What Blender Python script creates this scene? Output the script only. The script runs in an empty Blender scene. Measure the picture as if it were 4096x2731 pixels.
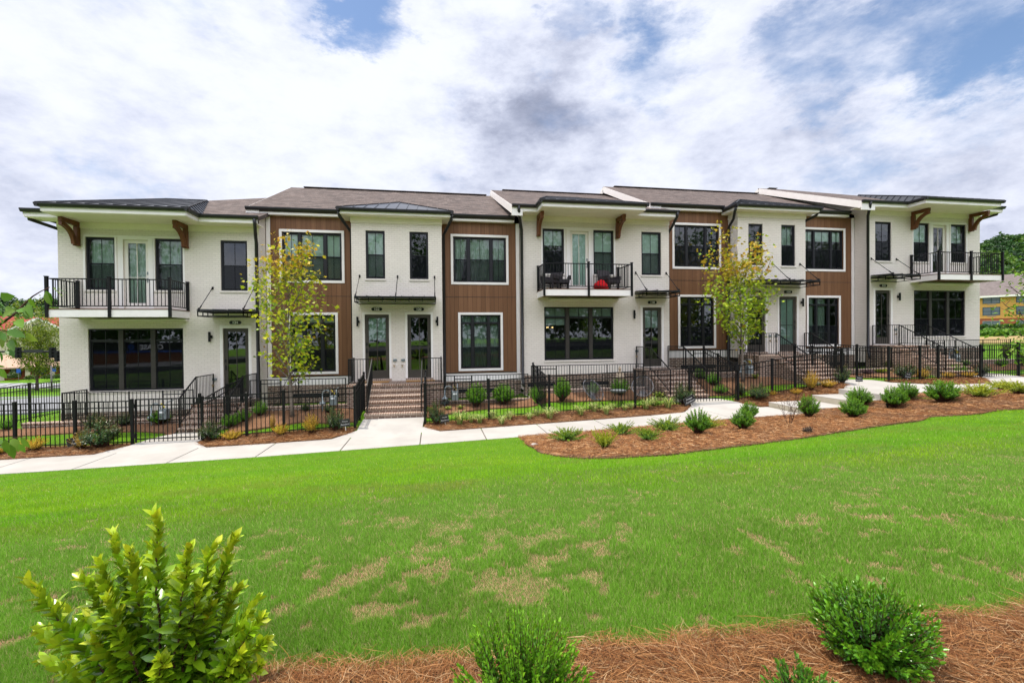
import bpy, math, random
import numpy as np
from mathutils import Vector, Matrix
from mathutils.geometry import delaunay_2d_cdt

# ------------------------------------------------------------------ camera
SC = bpy.context.scene
COL = SC.collection
CZ = 2.9                                   # camera height above the pavement at the middle steps
FPX = 1820.0                               # focal length in photo pixels (4096 wide)
TH = math.atan(9.41e-5 * FPX); RO = .0092; PI_ = (1365.5 - 1347) / FPX
R0 = Vector((math.cos(TH), -math.sin(TH), 0)); F0 = Vector((math.sin(TH), math.cos(TH), 0)); U0 = Vector((0, 0, 1))
FW = F0 * math.cos(PI_) - U0 * math.sin(PI_); U1 = U0 * math.cos(PI_) + F0 * math.sin(PI_)
RT = R0 * math.cos(RO) - U1 * math.sin(RO); UP = U1 * math.cos(RO) + R0 * math.sin(RO)
cam_d = bpy.data.cameras.new("camera"); cam = bpy.data.objects.new("camera", cam_d); COL.objects.link(cam)
cam_d.sensor_fit = 'HORIZONTAL'; cam_d.sensor_width = 36; cam_d.lens = FPX / 4096 * 36
cam_d.clip_start = .05; cam_d.clip_end = 3000
mw = Matrix((RT, UP, -FW)).transposed().to_4x4(); mw.translation = (0, 0, CZ); cam.matrix_world = mw
SC.camera = cam

# ------------------------------------------------------------------ light
SUN_V = Vector((-.30, .15, 1)).normalized()      # towards the sun: high, behind the houses and to the left
SUN_EL = math.asin(SUN_V.z); SUN_AZ = math.atan2(SUN_V.x, SUN_V.y)
SUN_STRENGTH, EXPOSURE = 3.7, 0.40
NISHITA, CLOUD = .13, .86
sd = bpy.data.lights.new("sun", 'SUN'); so = bpy.data.objects.new("sun", sd); COL.objects.link(so)
sd.energy = SUN_STRENGTH; sd.angle = math.radians(1.6); sd.color = (1, .93, .82)
so.rotation_euler = SUN_V.to_track_quat('Z', 'Y').to_euler()
SC.view_settings.view_transform = 'Standard'; SC.view_settings.look = 'None'
SC.view_settings.exposure = EXPOSURE; SC.view_settings.gamma = 1
SC.render.engine = 'CYCLES'
SC.cycles.max_bounces = 8; SC.cycles.transparent_max_bounces = 16
SC.cycles.diffuse_bounces = 3; SC.cycles.glossy_bounces = 3


def pix_dir(px, py):
    return (FW + RT * ((px - 2048) / FPX) + UP * ((1365.5 - py) / FPX)).normalized()


def make_world():
    w = bpy.data.worlds.new("World"); SC.world = w; w.use_nodes = True
    nt = w.node_tree; N = nt.nodes; L = nt.links
    for n in list(N): N.remove(n)
    out = N.new('ShaderNodeOutputWorld'); bg = N.new('ShaderNodeBackground')
    sky = N.new('ShaderNodeTexSky'); sky.sky_type = 'NISHITA'; sky.sun_disc = False
    sky.sun_elevation = SUN_EL; sky.sun_rotation = SUN_AZ; sky.air_density = 1; sky.dust_density = .6; sky.ozone_density = 2.5

    def math_(op, a, b=None, c=None, clamp=False):
        n = N.new('ShaderNodeMath'); n.operation = op; n.use_clamp = clamp
        for i, s in enumerate((a, b, c)):
            if s is None: continue
            if isinstance(s, (int, float)): n.inputs[i].default_value = s
            else: L.new(s, n.inputs[i])
        return n.outputs[0]

    def smooth(v, a, b, lo=0., hi=1.):
        n = N.new('ShaderNodeMapRange'); n.interpolation_type = 'SMOOTHSTEP'
        L.new(v, n.inputs[0]); n.inputs[1].default_value = a; n.inputs[2].default_value = b
        n.inputs[3].default_value = lo; n.inputs[4].default_value = hi
        return n.outputs[0]

    tc = N.new('ShaderNodeTexCoord'); d = tc.outputs['Generated']
    # cloud layer: project the view direction on a flat sheet overhead
    sep = N.new('ShaderNodeSeparateXYZ'); L.new(d, sep.inputs[0])
    den = math_('ADD', math_('MAXIMUM', sep.outputs[2], 0.0), .50)
    cx = math_('DIVIDE', sep.outputs[0], den); cy = math_('DIVIDE', sep.outputs[1], den)
    comb = N.new('ShaderNodeCombineXYZ'); L.new(cx, comb.inputs[0]); L.new(cy, comb.inputs[1]); L.new(math_('MULTIPLY', sep.outputs[2], 1.6), comb.inputs[2])

    def noise(scale, detail, rough, offs=(0, 0, 0), vec=None, dist=0.):
        m = N.new('ShaderNodeMapping'); m.inputs['Location'].default_value = offs
        L.new(vec or comb.outputs[0], m.inputs[0])
        n = N.new('ShaderNodeTexNoise'); n.inputs['Scale'].default_value = scale; n.inputs['Detail'].default_value = detail
        n.inputs['Roughness'].default_value = rough; n.inputs['Distortion'].default_value = dist
        L.new(m.outputs[0], n.inputs['Vector']); return n
    big = noise(2.6, 9, .58, (3.1, 1.2, .4)).outputs[0]
    fine = noise(6.2, 10, .62, (7.3, 2.2, 1.4)).outputs[0]
    warp = noise(7.0, 10, .66, (1.3, 5.2, 2.4)); wisp = noise(15., 8, .65, (2.2, 9.1, 4.)).outputs[0]
    # directions bent by noise give ragged outlines to the placed gaps and dark bellies
    wv = N.new('ShaderNodeVectorMath'); wv.operation = 'SUBTRACT'; L.new(warp.outputs['Color'], wv.inputs[0]); wv.inputs[1].default_value = (.5, .5, .5)
    ws = N.new('ShaderNodeVectorMath'); ws.operation = 'SCALE'; L.new(wv.outputs[0], ws.inputs[0]); ws.inputs['Scale'].default_value = .30
    wa = N.new('ShaderNodeVectorMath'); wa.operation = 'ADD'; L.new(d, wa.inputs[0]); L.new(ws.outputs[0], wa.inputs[1])
    wd = N.new('ShaderNodeVectorMath'); wd.operation = 'NORMALIZE'; L.new(wa.outputs[0], wd.inputs[0])

    def blobs(lst):
        tot = None
        for px, py, rad, wt in lst:
            v = pix_dir(px, py)
            dn = N.new('ShaderNodeVectorMath'); dn.operation = 'DOT_PRODUCT'
            L.new(wd.outputs[0], dn.inputs[0]); dn.inputs[1].default_value = v
            s = smooth(dn.outputs['Value'], math.cos(rad / FPX), 1., 0, wt)
            tot = s if tot is None else math_('ADD', tot, s)
        return tot
    hole = blobs([(1490, 10, 170, .8), (1330, -80, 200, .4), (2240, 130, 130, .55), (2620, 200, 210, .6), (3260, 215, 230, .62), (3120, 20, 260, .25),
                  (3860, 60, 260, .62), (4100, -60, 300, .4), (600, -60, 300, .35), (3800, 440, 200, .35), (3330, 740, 200, .4), (430, 760, 180, .3), (1720, 560, 120, .2), (2500, -50, 220, .5)])
    dark = blobs([(2080, 270, 330, .75), (2170, 520, 420, .85), (1980, 640, 300, .4), (2350, 420, 260, .35), (2900, 620, 420, .45), (4050, 520, 260, .4),
                  (300, 560, 500, .35), (900, 650, 400, .25), (3950, 950, 500, .9), (4096, 800, 260, .3), (3100, 330, 420, .3), (100, 900, 420, .35), (900, 300, 420, .2)])
    bright = blobs([(1950, 60, 300, .5), (2380, 250, 200, .35), (1850, 420, 170, .3), (600, 330, 560, .3), (4000, 640, 280, .45), (2600, 480, 240, .2), (1250, 400, 330, .2)])
    cov = math_('ADD', math_('MULTIPLY', big, .5), math_('MULTIPLY', fine, .55))
    cov = math_('SUBTRACT', math_('ADD', cov, .12), math_('MULTIPLY', hole, .33))
    cover = smooth(cov, .22, .60)
    # thickness drives grey and white
    shade = math_('ADD', math_('MULTIPLY', math_('SUBTRACT', fine, .5), 1.0), math_('ADD', math_('MULTIPLY', math_('SUBTRACT', big, .5), .45), math_('MULTIPLY', math_('SUBTRACT', wisp, .5), .45)))
    lum = math_('ADD', math_('ADD', .875, math_('MULTIPLY', shade, .72)), math_('SUBTRACT', math_('MULTIPLY', bright, .30), math_('MULTIPLY', dark, .215)))
    lum = smooth(lum, .18, 1.02, .30, .93)
    # added boost to the unseen high sky behind the camera, brightening the fronts
    rear_boost = math_('ADD', 1., math_('MULTIPLY', smooth(sep.outputs[1], .05, -.5, 0., 1.95), smooth(sep.outputs[2], .28, .55)))
    lum = math_('MULTIPLY', math_('MULTIPLY', lum, rear_boost), CLOUD)
    ramp = N.new('ShaderNodeMapRange'); L.new(lum, ramp.inputs[0]); ramp.inputs[1].default_value = .35; ramp.inputs[2].default_value = .8
    tint = N.new('ShaderNodeMix'); tint.data_type = 'RGBA'; L.new(ramp.outputs[0], tint.inputs[0])
    tint.inputs[6].default_value = (.82, .90, 1.20, 1); tint.inputs[7].default_value = (.93, .965, 1.08, 1)
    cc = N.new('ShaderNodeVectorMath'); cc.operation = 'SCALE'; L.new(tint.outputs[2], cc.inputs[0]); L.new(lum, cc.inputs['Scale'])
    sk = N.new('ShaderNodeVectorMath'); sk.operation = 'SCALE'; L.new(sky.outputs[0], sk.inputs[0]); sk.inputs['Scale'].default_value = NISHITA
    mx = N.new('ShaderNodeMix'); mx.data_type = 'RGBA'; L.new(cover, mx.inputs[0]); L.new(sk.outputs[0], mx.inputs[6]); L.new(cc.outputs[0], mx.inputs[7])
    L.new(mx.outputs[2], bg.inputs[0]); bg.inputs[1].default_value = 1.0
    L.new(bg.outputs[0], out.inputs[0])
    w.cycles.sampling_method = 'MANUAL'; w.cycles.sample_map_resolution = 512


make_world()

# ------------------------------------------------------------------ materials
MATS = {}


class NT:
    def __init__(self, name):
        m = bpy.data.materials.new(name); m.use_nodes = True; self.m = m
        self.n = m.node_tree.nodes; self.l = m.node_tree.links
        self.b = self.n['Principled BSDF']; self.out = self.n['Material Output']

    def new(self, t, **kw):
        n = self.n.new(t)
        for k, v in kw.items(): setattr(n, k, v)
        return n

    def link(self, a, b): self.l.new(a, b)

    def val(self, sock, v):
        if hasattr(v, 'is_output'): self.l.new(v, sock)
        else: sock.default_value = v

    def math(self, op, a, b=0., clamp=False):
        n = self.new('ShaderNodeMath', operation=op, use_clamp=clamp)
        self.val(n.inputs[0], a); self.val(n.inputs[1], b); return n.outputs[0]

    def mix(self, f, a, b, blend='MIX'):
        n = self.new('ShaderNodeMix', data_type='RGBA', blend_type=blend)
        self.val(n.inputs[0], f)
        for s, v in ((n.inputs[6], a), (n.inputs[7], b)):
            if isinstance(v, tuple) and len(v) == 3: v = v + (1,)
            self.val(s, v)
        return n.outputs[2]

    def ramp(self, v, a, b, lo=0., hi=1.):
        n = self.new('ShaderNodeMapRange', interpolation_type='SMOOTHSTEP'); self.link(v, n.inputs[0])
        for i, k in enumerate((a, b, lo, hi)): n.inputs[i + 1].default_value = k
        return n.outputs[0]

    def noise(self, scale, detail=4, rough=.55, vec=None, w=None):
        n = self.new('ShaderNodeTexNoise'); n.inputs['Scale'].default_value = scale
        n.inputs['Detail'].default_value = detail; n.inputs['Roughness'].default_value = rough
        if vec is not None: self.link(vec, n.inputs['Vector'])
        return n.outputs[0]

    def obj(self): return self.new('ShaderNodeTexCoord').outputs['Object']

    def wall_uv(self):
        """object coordinates laid flat on whichever way a face looks: (x,z), (y,z) or (x,y)"""
        g = self.new('ShaderNodeNewGeometry'); s = self.new('ShaderNodeSeparateXYZ'); self.link(g.outputs['True Normal'], s.inputs[0])
        p = self.new('ShaderNodeSeparateXYZ'); self.link(self.obj(), p.inputs[0])
        ax = self.math('GREATER_THAN', self.math('ABSOLUTE', s.outputs[0]), .7)
        az = self.math('GREATER_THAN', self.math('ABSOLUTE', s.outputs[2]), .7)
        u = self.math('ADD', self.math('MULTIPLY', p.outputs[0], self.math('SUBTRACT', 1., ax)), self.math('MULTIPLY', p.outputs[1], ax))
        v = self.math('ADD', self.math('MULTIPLY', p.outputs[2], self.math('SUBTRACT', 1., az)), self.math('MULTIPLY', p.outputs[1], az))
        c = self.new('ShaderNodeCombineXYZ'); self.link(u, c.inputs[0]); self.link(v, c.inputs[1])
        return c.outputs[0], u, v

    def bump(self, h, strength=.4, dist=.01):
        n = self.new('ShaderNodeBump'); n.inputs['Strength'].default_value = strength; n.inputs['Distance'].default_value = dist
        self.link(h, n.inputs['Height']); self.link(n.outputs[0], self.b.inputs['Normal']); return n

    def done(self, col=None, rough=.6, spec=.3, metal=0.):
        if col is not None:
            if isinstance(col, tuple) and len(col) == 3: col = col + (1,)
            self.val(self.b.inputs['Base Color'], col)
        self.val(self.b.inputs['Roughness'], rough); self.b.inputs['Specular IOR Level'].default_value = spec
        self.b.inputs['Metallic'].default_value = metal
        return self.m


def plain(name, col, rough=.6, spec=.3, metal=0., var=.12, scale=3.):
    t = NT(name); n = t.noise(scale, 5, .6, t.obj())
    lo = tuple(c * (1 - var) for c in col); hi = tuple(min(1, c * (1 + var)) for c in col)
    return t.done(t.mix(t.ramp(n, .3, .7), lo, hi), rough, spec, metal)


def brick_mat(name, c1, c2, mortar, bw=.203, bh=.0755, ms=.01, bump=.5, rough=.8, dirt=.15, offset=.5):
    t = NT(name); uv, u, v = t.wall_uv()
    b = t.new('ShaderNodeTexBrick'); t.link(uv, b.inputs['Vector']); b.offset = offset
    b.inputs['Scale'].default_value = 1; b.inputs['Brick Width'].default_value = bw; b.inputs['Row Height'].default_value = bh
    b.inputs['Mortar Size'].default_value = ms; b.inputs['Mortar Smooth'].default_value = .3; b.inputs['Bias'].default_value = 0
    b.inputs['Color1'].default_value = c1 + (1,); b.inputs['Color2'].default_value = c2 + (1,); b.inputs['Mortar'].default_value = mortar + (1,)
    n = t.noise(2.2, 6, .65, t.obj()); n2 = t.noise(30, 3, .6, t.obj())
    col = t.mix(t.math('MULTIPLY', t.ramp(n, .45, .8), dirt), b.outputs['Color'], tuple(c * .62 for c in c1))
    hgt = t.math('ADD', t.math('MULTIPLY', t.math('SUBTRACT', 1., b.outputs['Fac']), 1.), t.math('MULTIPLY', n2, .8))
    t.bump(hgt, bump, .012)
    return t.done(col, rough, .25)


def build_materials():
    M = MATS
    M['white_brick'] = brick_mat('white painted brick', (.785, .71, .645), (.745, .67, .605), (.675, .605, .545), bump=.6, rough=.7, dirt=.17)
    M['brown_brick'] = brick_mat('brown grey brick', (.10, .060, .046), (.22, .14, .105), (.46, .38, .31), rough=.85, dirt=.2)
    M['tread_brick'] = brick_mat('rowlock brick', (.17, .092, .062), (.31, .185, .13), (.54, .45, .37), bw=.079, bh=.13, ms=.010, offset=0., rough=.85, dirt=.2)
    M['white_trim'] = plain('white trim paint', (.84, .79, .765), .45, .4, var=.03)
    M['cream_soffit'] = plain('cream soffit paint', (.84, .76, .67), .5, .3, var=.03)
    # vertical planks
    t = NT('brown plank siding'); uv, u, v = t.wall_uv(); pw = .182
    k = t.math('FLOOR', t.math('DIVIDE', u, pw)); fr = t.math('FRACT', t.math('DIVIDE', u, pw))
    wn = t.new('ShaderNodeTexWhiteNoise', noise_dimensions='1D'); t.link(k, wn.inputs['W'])
    edge = t.math('MINIMUM', fr, t.math('SUBTRACT', 1., fr)); groove = t.ramp(edge, .02, .05, 1., 0.)
    st = t.new('ShaderNodeMapping'); st.inputs['Scale'].default_value = (26, 26, 1.1); t.link(t.obj(), st.inputs[0])
    grain = t.noise(1.0, 6, .6, st.outputs[0])
    base = t.mix(wn.outputs[0], (.160, .073, .033), (.215, .102, .049))
    base = t.mix(t.math('MULTIPLY', t.ramp(grain, .42, .75), .5), base, (.10, .043, .020))
    base = t.mix(t.math('MULTIPLY', groove, .6), base, (.022, .010, .006))
    t.bump(t.math('SUBTRACT', 1., groove), .5, .008); M['siding'] = t.done(base, .55, .3)
    # shingles
    t = NT('asphalt shingles'); uv, u, v = t.wall_uv(); c = t.new('ShaderNodeSeparateXYZ'); t.link(t.obj(), c.inputs[0])
    cb = t.new('ShaderNodeCombineXYZ'); t.link(c.outputs[0], cb.inputs[0]); t.link(c.outputs[1], cb.inputs[1])
    b = t.new('ShaderNodeTexBrick'); t.link(cb.outputs[0], b.inputs['Vector']); b.inputs['Scale'].default_value = 1
    b.inputs['Brick Width'].default_value = .27; b.inputs['Row Height'].default_value = .135; b.inputs['Mortar Size'].default_value = .006
    b.inputs['Color1'].default_value = (.060, .047, .043, 1); b.inputs['Color2'].default_value = (.165, .130, .116, 1); b.inputs['Mortar'].default_value = (.05, .04, .038, 1)
    wn2 = t.noise(1.7, 5, .7, t.obj()); wn3 = t.noise(14, 2, .6, t.obj())
    col = t.mix(t.ramp(wn2, .35, .7, 0, .5), b.outputs['Color'], (.105, .075, .064))
    col = t.mix(t.ramp(wn3, .45, .7, 0, .45), col, (.055, .05, .055))
    fy = t.math('FRACT', t.math('DIVIDE', c.outputs[1], .135)); t.bump(t.math('ADD', t.math('MULTIPLY', fy, -1.), t.math('MULTIPLY', wn3, .5)), .6, .02)
    M['shingles'] = t.done(col, .9, .2)
    M['metal_roof'] = plain('dark standing seam metal', (.055, .058, .068), .32, .5, .55, var=.15, scale=1.)
    M['black_metal'] = plain('black powder coated metal', (.006, .006, .007), .45, .25, 0., var=.2)
    M['gutter'] = plain('dark bronze gutter', (.022, .021, .023), .4, .45, .2, var=.15)
    M['frame'] = plain('black window frame', (.010, .010, .014), .4, .4, var=.15)
    M['bronze'] = plain('bronze window mullion', (.040, .034, .030), .45, .4, var=.15)
    M['door_paint'] = plain('dark taupe door paint', (.055, .047, .040), .4, .4, var=.1)
    M['white_door'] = plain('white door paint', (.82, .76, .70), .4, .4, var=.03)
    t = NT('cedar bracket'); st = t.new('ShaderNodeMapping'); st.inputs['Scale'].default_value = (30, 6, 6); t.link(t.obj(), st.inputs[0])
    M['cedar'] = t.done(t.mix(t.noise(1., 6, .6, st.outputs[0]), (.085, .026, .010), (.21, .075, .028)), .5, .35)
    M['deck'] = plain('brown deck board', (.13, .06, .035), .6, .3, var=.3)
    M['concrete'] = None
    t = NT('pale concrete'); n = t.noise(.9, 6, .6, t.obj()); n2 = t.noise(60, 3, .6, t.obj())
    col = t.mix(t.ramp(n, .3, .75), (.345, .325, .30), (.42, .40, .37)); col = t.mix(t.ramp(n2, .55, .8, 0, .25), col, (.29, .27, .24))
    st = t.new('ShaderNodeMapping'); st.inputs['Scale'].default_value = (.5, 1.6, 1); t.link(t.obj(), st.inputs[0])
    n3 = t.noise(.8, 5, .6, st.outputs[0]); col = t.mix(t.ramp(n3, .62, .8, 0, .45), col, (.36, .29, .21)); t.bump(n2, .25, .004)
    M['concrete'] = t.done(col, .85, .25)
    t = NT('concrete edge'); n = t.noise(3, 6, .65, t.obj()); t.bump(t.noise(30, 4, .6, t.obj()), .4, .01)
    M['concrete_edge'] = t.done(t.mix(n, (.30, .26, .19), (.50, .46, .38)), .9, .2)
    # glass: part mirror, part see-through
    for nm, fac, tintc in (('glass', .13, (.78, .90, .86)), ('glass_dark', .15, (.55, .66, .62))):
        t = NT(nm); gl = t.new('ShaderNodeBsdfGlossy'); gl.inputs['Roughness'].default_value = .015; gl.inputs['Color'].default_value = (.95, .97, 1, 1)
        tr = t.new('ShaderNodeBsdfTransparent'); tr.inputs['Color'].default_value = tintc + (1,)
        lw = t.new('ShaderNodeFresnel'); lw.inputs['IOR'].default_value = 1.5
        f = t.math('ADD', t.math('MULTIPLY', lw.outputs[0], .9), fac - .05, True)
        ms = t.new('ShaderNodeMixShader'); t.link(f, ms.inputs[0]); t.link(tr.outputs[0], ms.inputs[1]); t.link(gl.outputs[0], ms.inputs[2])
        bn = t.new('ShaderNodeBump'); bn.inputs['Strength'].default_value = .03; bn.inputs['Distance'].default_value = .02
        t.link(t.noise(1.3, 2, .5, t.obj()), bn.inputs['Height']); t.link(bn.outputs[0], gl.inputs['Normal'])
        t.link(ms.outputs[0], t.out.inputs[0]); M[nm] = t.m
    t = NT('insect screen'); tr = t.new('ShaderNodeBsdfTransparent'); df = t.new('ShaderNodeBsdfDiffuse'); df.inputs[0].default_value = (.012, .013, .016, 1)
    ms = t.new('ShaderNodeMixShader'); ms.inputs[0].default_value = .52; t.link(tr.outputs[0], ms.inputs[1]); t.link(df.outputs[0], ms.inputs[2]); t.link(ms.outputs[0], t.out.inputs[0]); M['screen'] = t.m
    M['interior'] = plain('dark room', (.020, .021, .022), .8, .1, var=.3, scale=1.); M['room'] = plain('grey room wall', (.16, .155, .145), .8, .1, var=.3, scale=1.)
    M['curtain'] = plain('pale curtain', (.62, .66, .60), .8, .1, var=.08)
    M['blind'] = plain('roller blind', (.74, .78, .72), .8, .1, var=.03)
    M['frosted'] = plain('frosted film', (.66, .72, .68), .6, .2, var=.04)
    M['lettering'] = plain('white lettering', (.85, .85, .85), .5, .3, var=.02)
    M['plate'] = plain('black plate', (.008, .008, .009), .35, .5, var=.1)
    M['galv'] = plain('grey meter paint', (.20, .23, .24), .45, .4, .2, var=.15)
    M['yellow_tag'] = plain('yellow tag', (.75, .60, .04), .5, .3, var=.05)
    M['brass'] = plain('brass tap', (.25, .17, .07), .4, .5, .5, var=.2)
    M['mat_coir'] = plain('coir mat', (.32, .17, .06), .95, .1, var=.3, scale=40)
    M['stone'] = plain('carved sandstone', (.42, .33, .24), .85, .2, var=.2, scale=8)
    M['wicker'] = plain('dark wicker', (.035, .028, .032), .6, .3, var=.3, scale=60)
    M['cord'] = plain('grey cord', (.11, .11, .12), .5, .3, var=.2)
    M['red_cloth'] = plain('red cushion', (.62, .012, .018), .8, .2, var=.1)
    M['bark'] = plain('grey bark', (.17, .14, .115), .9, .15, var=.3, scale=14)
    M['dark_bark'] = plain('brown bark', (.075, .055, .04), .9, .15, var=.3, scale=14)
    M['twig'] = plain('red brown twig', (.075, .035, .024), .8, .2, var=.3, scale=20)
    M['galv_pole'] = plain('weathered pole', (.17, .15, .14), .6, .3, var=.15)
    M['stake'] = plain('pale stake', (.62, .58, .50), .6, .3, var=.1)

    def leaf(name, trans=.35, rough=.45, spec=.35):
        t = NT(name); a = t.new('ShaderNodeAttribute', attribute_name='tint', attribute_type='GEOMETRY')
        t.done(a.outputs['Color'], rough, spec)
        tl = t.new('ShaderNodeBsdfTranslucent'); t.link(t.mix(.5, a.outputs['Color'], (.25, .32, .03), 'ADD') if False else a.outputs['Color'], tl.inputs[0])
        ms = t.new('ShaderNodeMixShader'); ms.inputs[0].default_value = trans
        t.link(t.b.outputs[0], ms.inputs[1]); t.link(tl.outputs[0], ms.inputs[2]); t.link(ms.outputs[0], t.out.inputs[0])
        return t.m
    M['leaf'] = leaf('leaf'); M['leaf_glossy'] = leaf('glossy leaf', .22, .28, .5)
    M['grass'] = leaf('grass blade', .40, .6, .2)
    M['straw'] = leaf('pine needle', .05, .75, .2)


build_materials()
M = MATS

# ------------------------------------------------------------------ mesh helpers
ORG = {}


def children_of(o):
    return [c for c in bpy.data.objects if c.parent == o]


class MB:
    def __init__(self): self.v = []; self.f = []; self.mi = []; self.cur = 0

    def add(self, vs, fs):
        n = len(self.v); self.v += [tuple(p) for p in vs]
        for f in fs: self.f.append(tuple(i + n for i in f)); self.mi.append(self.cur)

    def box(self, x0, y0, z0, x1, y1, z1):
        x0, x1 = min(x0, x1), max(x0, x1); y0, y1 = min(y0, y1), max(y0, y1); z0, z1 = min(z0, z1), max(z0, z1)
        self.add([(x0, y0, z0), (x1, y0, z0), (x1, y1, z0), (x0, y1, z0), (x0, y0, z1), (x1, y0, z1), (x1, y1, z1), (x0, y1, z1)],
                 [(3, 2, 1, 0), (4, 5, 6, 7), (0, 1, 5, 4), (1, 2, 6, 5), (2, 3, 7, 6), (3, 0, 4, 7)])
        return self

    def bar(self, p, q, w, h=None, up=(0, 0, 1)):
        h = h or w; p = Vector(p); q = Vector(q); d = (q - p).normalized(); up = Vector(up)
        if abs(d.dot(up)) > .98: up = Vector((0, 1, 0))
        s = d.cross(up).normalized() * (w / 2); u = s.cross(d).normalized() * (h / 2)
        vs = [p - s - u, p + s - u, p + s + u, p - s + u, q - s - u, q + s - u, q + s + u, q - s + u]
        self.add(vs, [(3, 2, 1, 0), (4, 5, 6, 7), (0, 1, 5, 4), (1, 2, 6, 5), (2, 3, 7, 6), (3, 0, 4, 7)]); return self

    def tube(self, pts, rad, n=8, cap=True):
        pts = [Vector(p) for p in pts]
        if not hasattr(rad, '__len__'): rad = [rad] * len(pts)
        rings = []; prev = None
        for i, p in enumerate(pts):
            d = (pts[min(i + 1, len(pts) - 1)] - pts[max(i - 1, 0)]).normalized()
            ref = prev or (Vector((0, 0, 1)) if abs(d.z) < .9 else Vector((1, 0, 0)))
            s = d.cross(ref); s = s.normalized() if s.length > 1e-6 else Vector((1, 0, 0)); u = s.cross(d).normalized(); prev = u
            rings.append([p + (s * math.cos(2 * math.pi * k / n) + u * math.sin(2 * math.pi * k / n)) * rad[i] for k in range(n)])
        vs = [v for r in rings for v in r]; fs = []
        for i in range(len(pts) - 1):
            for k in range(n):
                a = i * n + k; b = i * n + (k + 1) % n; fs.append((a, b, b + n, a + n))
        if cap: fs.append(tuple(range(n - 1, -1, -1))); fs.append(tuple((len(pts) - 1) * n + k for k in range(n)))
        self.add(vs, fs); return self

    def prism(self, poly, d):
        """poly: list of 3-D points (planar), swept by vector d"""
        d = Vector(d); n = len(poly); a = [Vector(p) for p in poly]; b = [p + d for p in a]
        fs = [tuple(range(n - 1, -1, -1)), tuple(range(n, 2 * n))] + [(i, (i + 1) % n, (i + 1) % n + n, i + n) for i in range(n)]
        self.add(a + b, fs); return self

    def quad(self, *p): self.add(p, [tuple(range(len(p)))]); return self

    def lathe(self, prof, c, n=16):
        vs = []; fs = []
        for r, z in prof:
            for k in range(n):
                a = 2 * math.pi * k / n; vs.append((c[0] + r * math.cos(a), c[1] + r * math.sin(a), c[2] + z))
        for i in range(len(prof) - 1):
            for k in range(n):
                a = i * n + k; b = i * n + (k + 1) % n; fs.append((a, b, b + n, a + n))
        self.add(vs, fs); return self

    def build(self, name, mat, parent=None, origin=None, smooth=False, bevel=0., fix=True):
        me = bpy.data.meshes.new(name)
        org = Vector(origin) if origin is not None else (ORG.get(parent.name, Vector()) if parent else Vector())
        me.from_pydata([(v[0] - org.x, v[1] - org.y, v[2] - org.z) for v in self.v], [], self.f)
        mats = mat if isinstance(mat, (list, tuple)) else [mat]
        for m in mats: me.materials.append(M[m] if isinstance(m, str) else m)
        if len(mats) > 1: me.polygons.foreach_set('material_index', self.mi)
        if fix:
            import bmesh
            bm = bmesh.new(); bm.from_mesh(me); bmesh.ops.recalc_face_normals(bm, faces=bm.faces); bm.to_mesh(me); bm.free()
        if smooth: me.polygons.foreach_set('use_smooth', [True] * len(me.polygons))
        o = bpy.data.objects.new(name, me); COL.objects.link(o)
        if parent: o.parent = parent
        elif origin is not None: o.location = org
        ORG[o.name] = org
        if bevel:
            bv = o.modifiers.new('bevel', 'BEVEL'); bv.width = bevel; bv.segments = 2; bv.limit_method = 'ANGLE'
        return o


def np_mesh(name, V, F, mat, tint=None, parent=None, origin=None, smooth=False):
    """V (n,3), F (m,3|4) arrays, tint (n,3)"""
    org = np.array(origin if origin is not None else (ORG.get(parent.name, Vector()) if parent else (0, 0, 0)), dtype=float)
    me = bpy.data.meshes.new(name); V = np.asarray(V, dtype=np.float32) - org.astype(np.float32); F = np.asarray(F, dtype=np.int32)
    k = F.shape[1]; me.vertices.add(len(V)); me.vertices.foreach_set('co', V.ravel())
    me.loops.add(F.size); me.loops.foreach_set('vertex_index', F.ravel())
    me.polygons.add(len(F)); me.polygons.foreach_set('loop_start', np.arange(0, F.size, k, dtype=np.int32))
    try: me.polygons.foreach_set('loop_total', np.full(len(F), k, dtype=np.int32))
    except Exception: pass
    if tint is not None:
        a = me.color_attributes.new('tint', 'FLOAT_COLOR', 'POINT')
        c = np.ones((len(V), 4), dtype=np.float32); c[:, :3] = tint; a.data.foreach_set('color', c.ravel())
    me.materials.append(M[mat] if isinstance(mat, str) else mat)
    me.update(calc_edges=True)
    if smooth: me.polygons.foreach_set('use_smooth', np.ones(len(F), dtype=bool))
    o = bpy.data.objects.new(name, me); COL.objects.link(o)
    if parent: o.parent = parent
    elif origin is not None: o.location = origin
    ORG[o.name] = Vector(org); return o


def tag(o, label=None, cat=None, group=None, kind=None):
    if label: o['label'] = label
    if cat: o['category'] = cat
    if group: o['group'] = group
    if kind: o['kind'] = kind
    return o


def thing(name, loc, label, cat, group=None):
    o = bpy.data.objects.new(name, None); COL.objects.link(o); o.location = loc; o.empty_display_size = .3
    ORG[o.name] = Vector(loc); return tag(o, label, cat, group)


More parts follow.
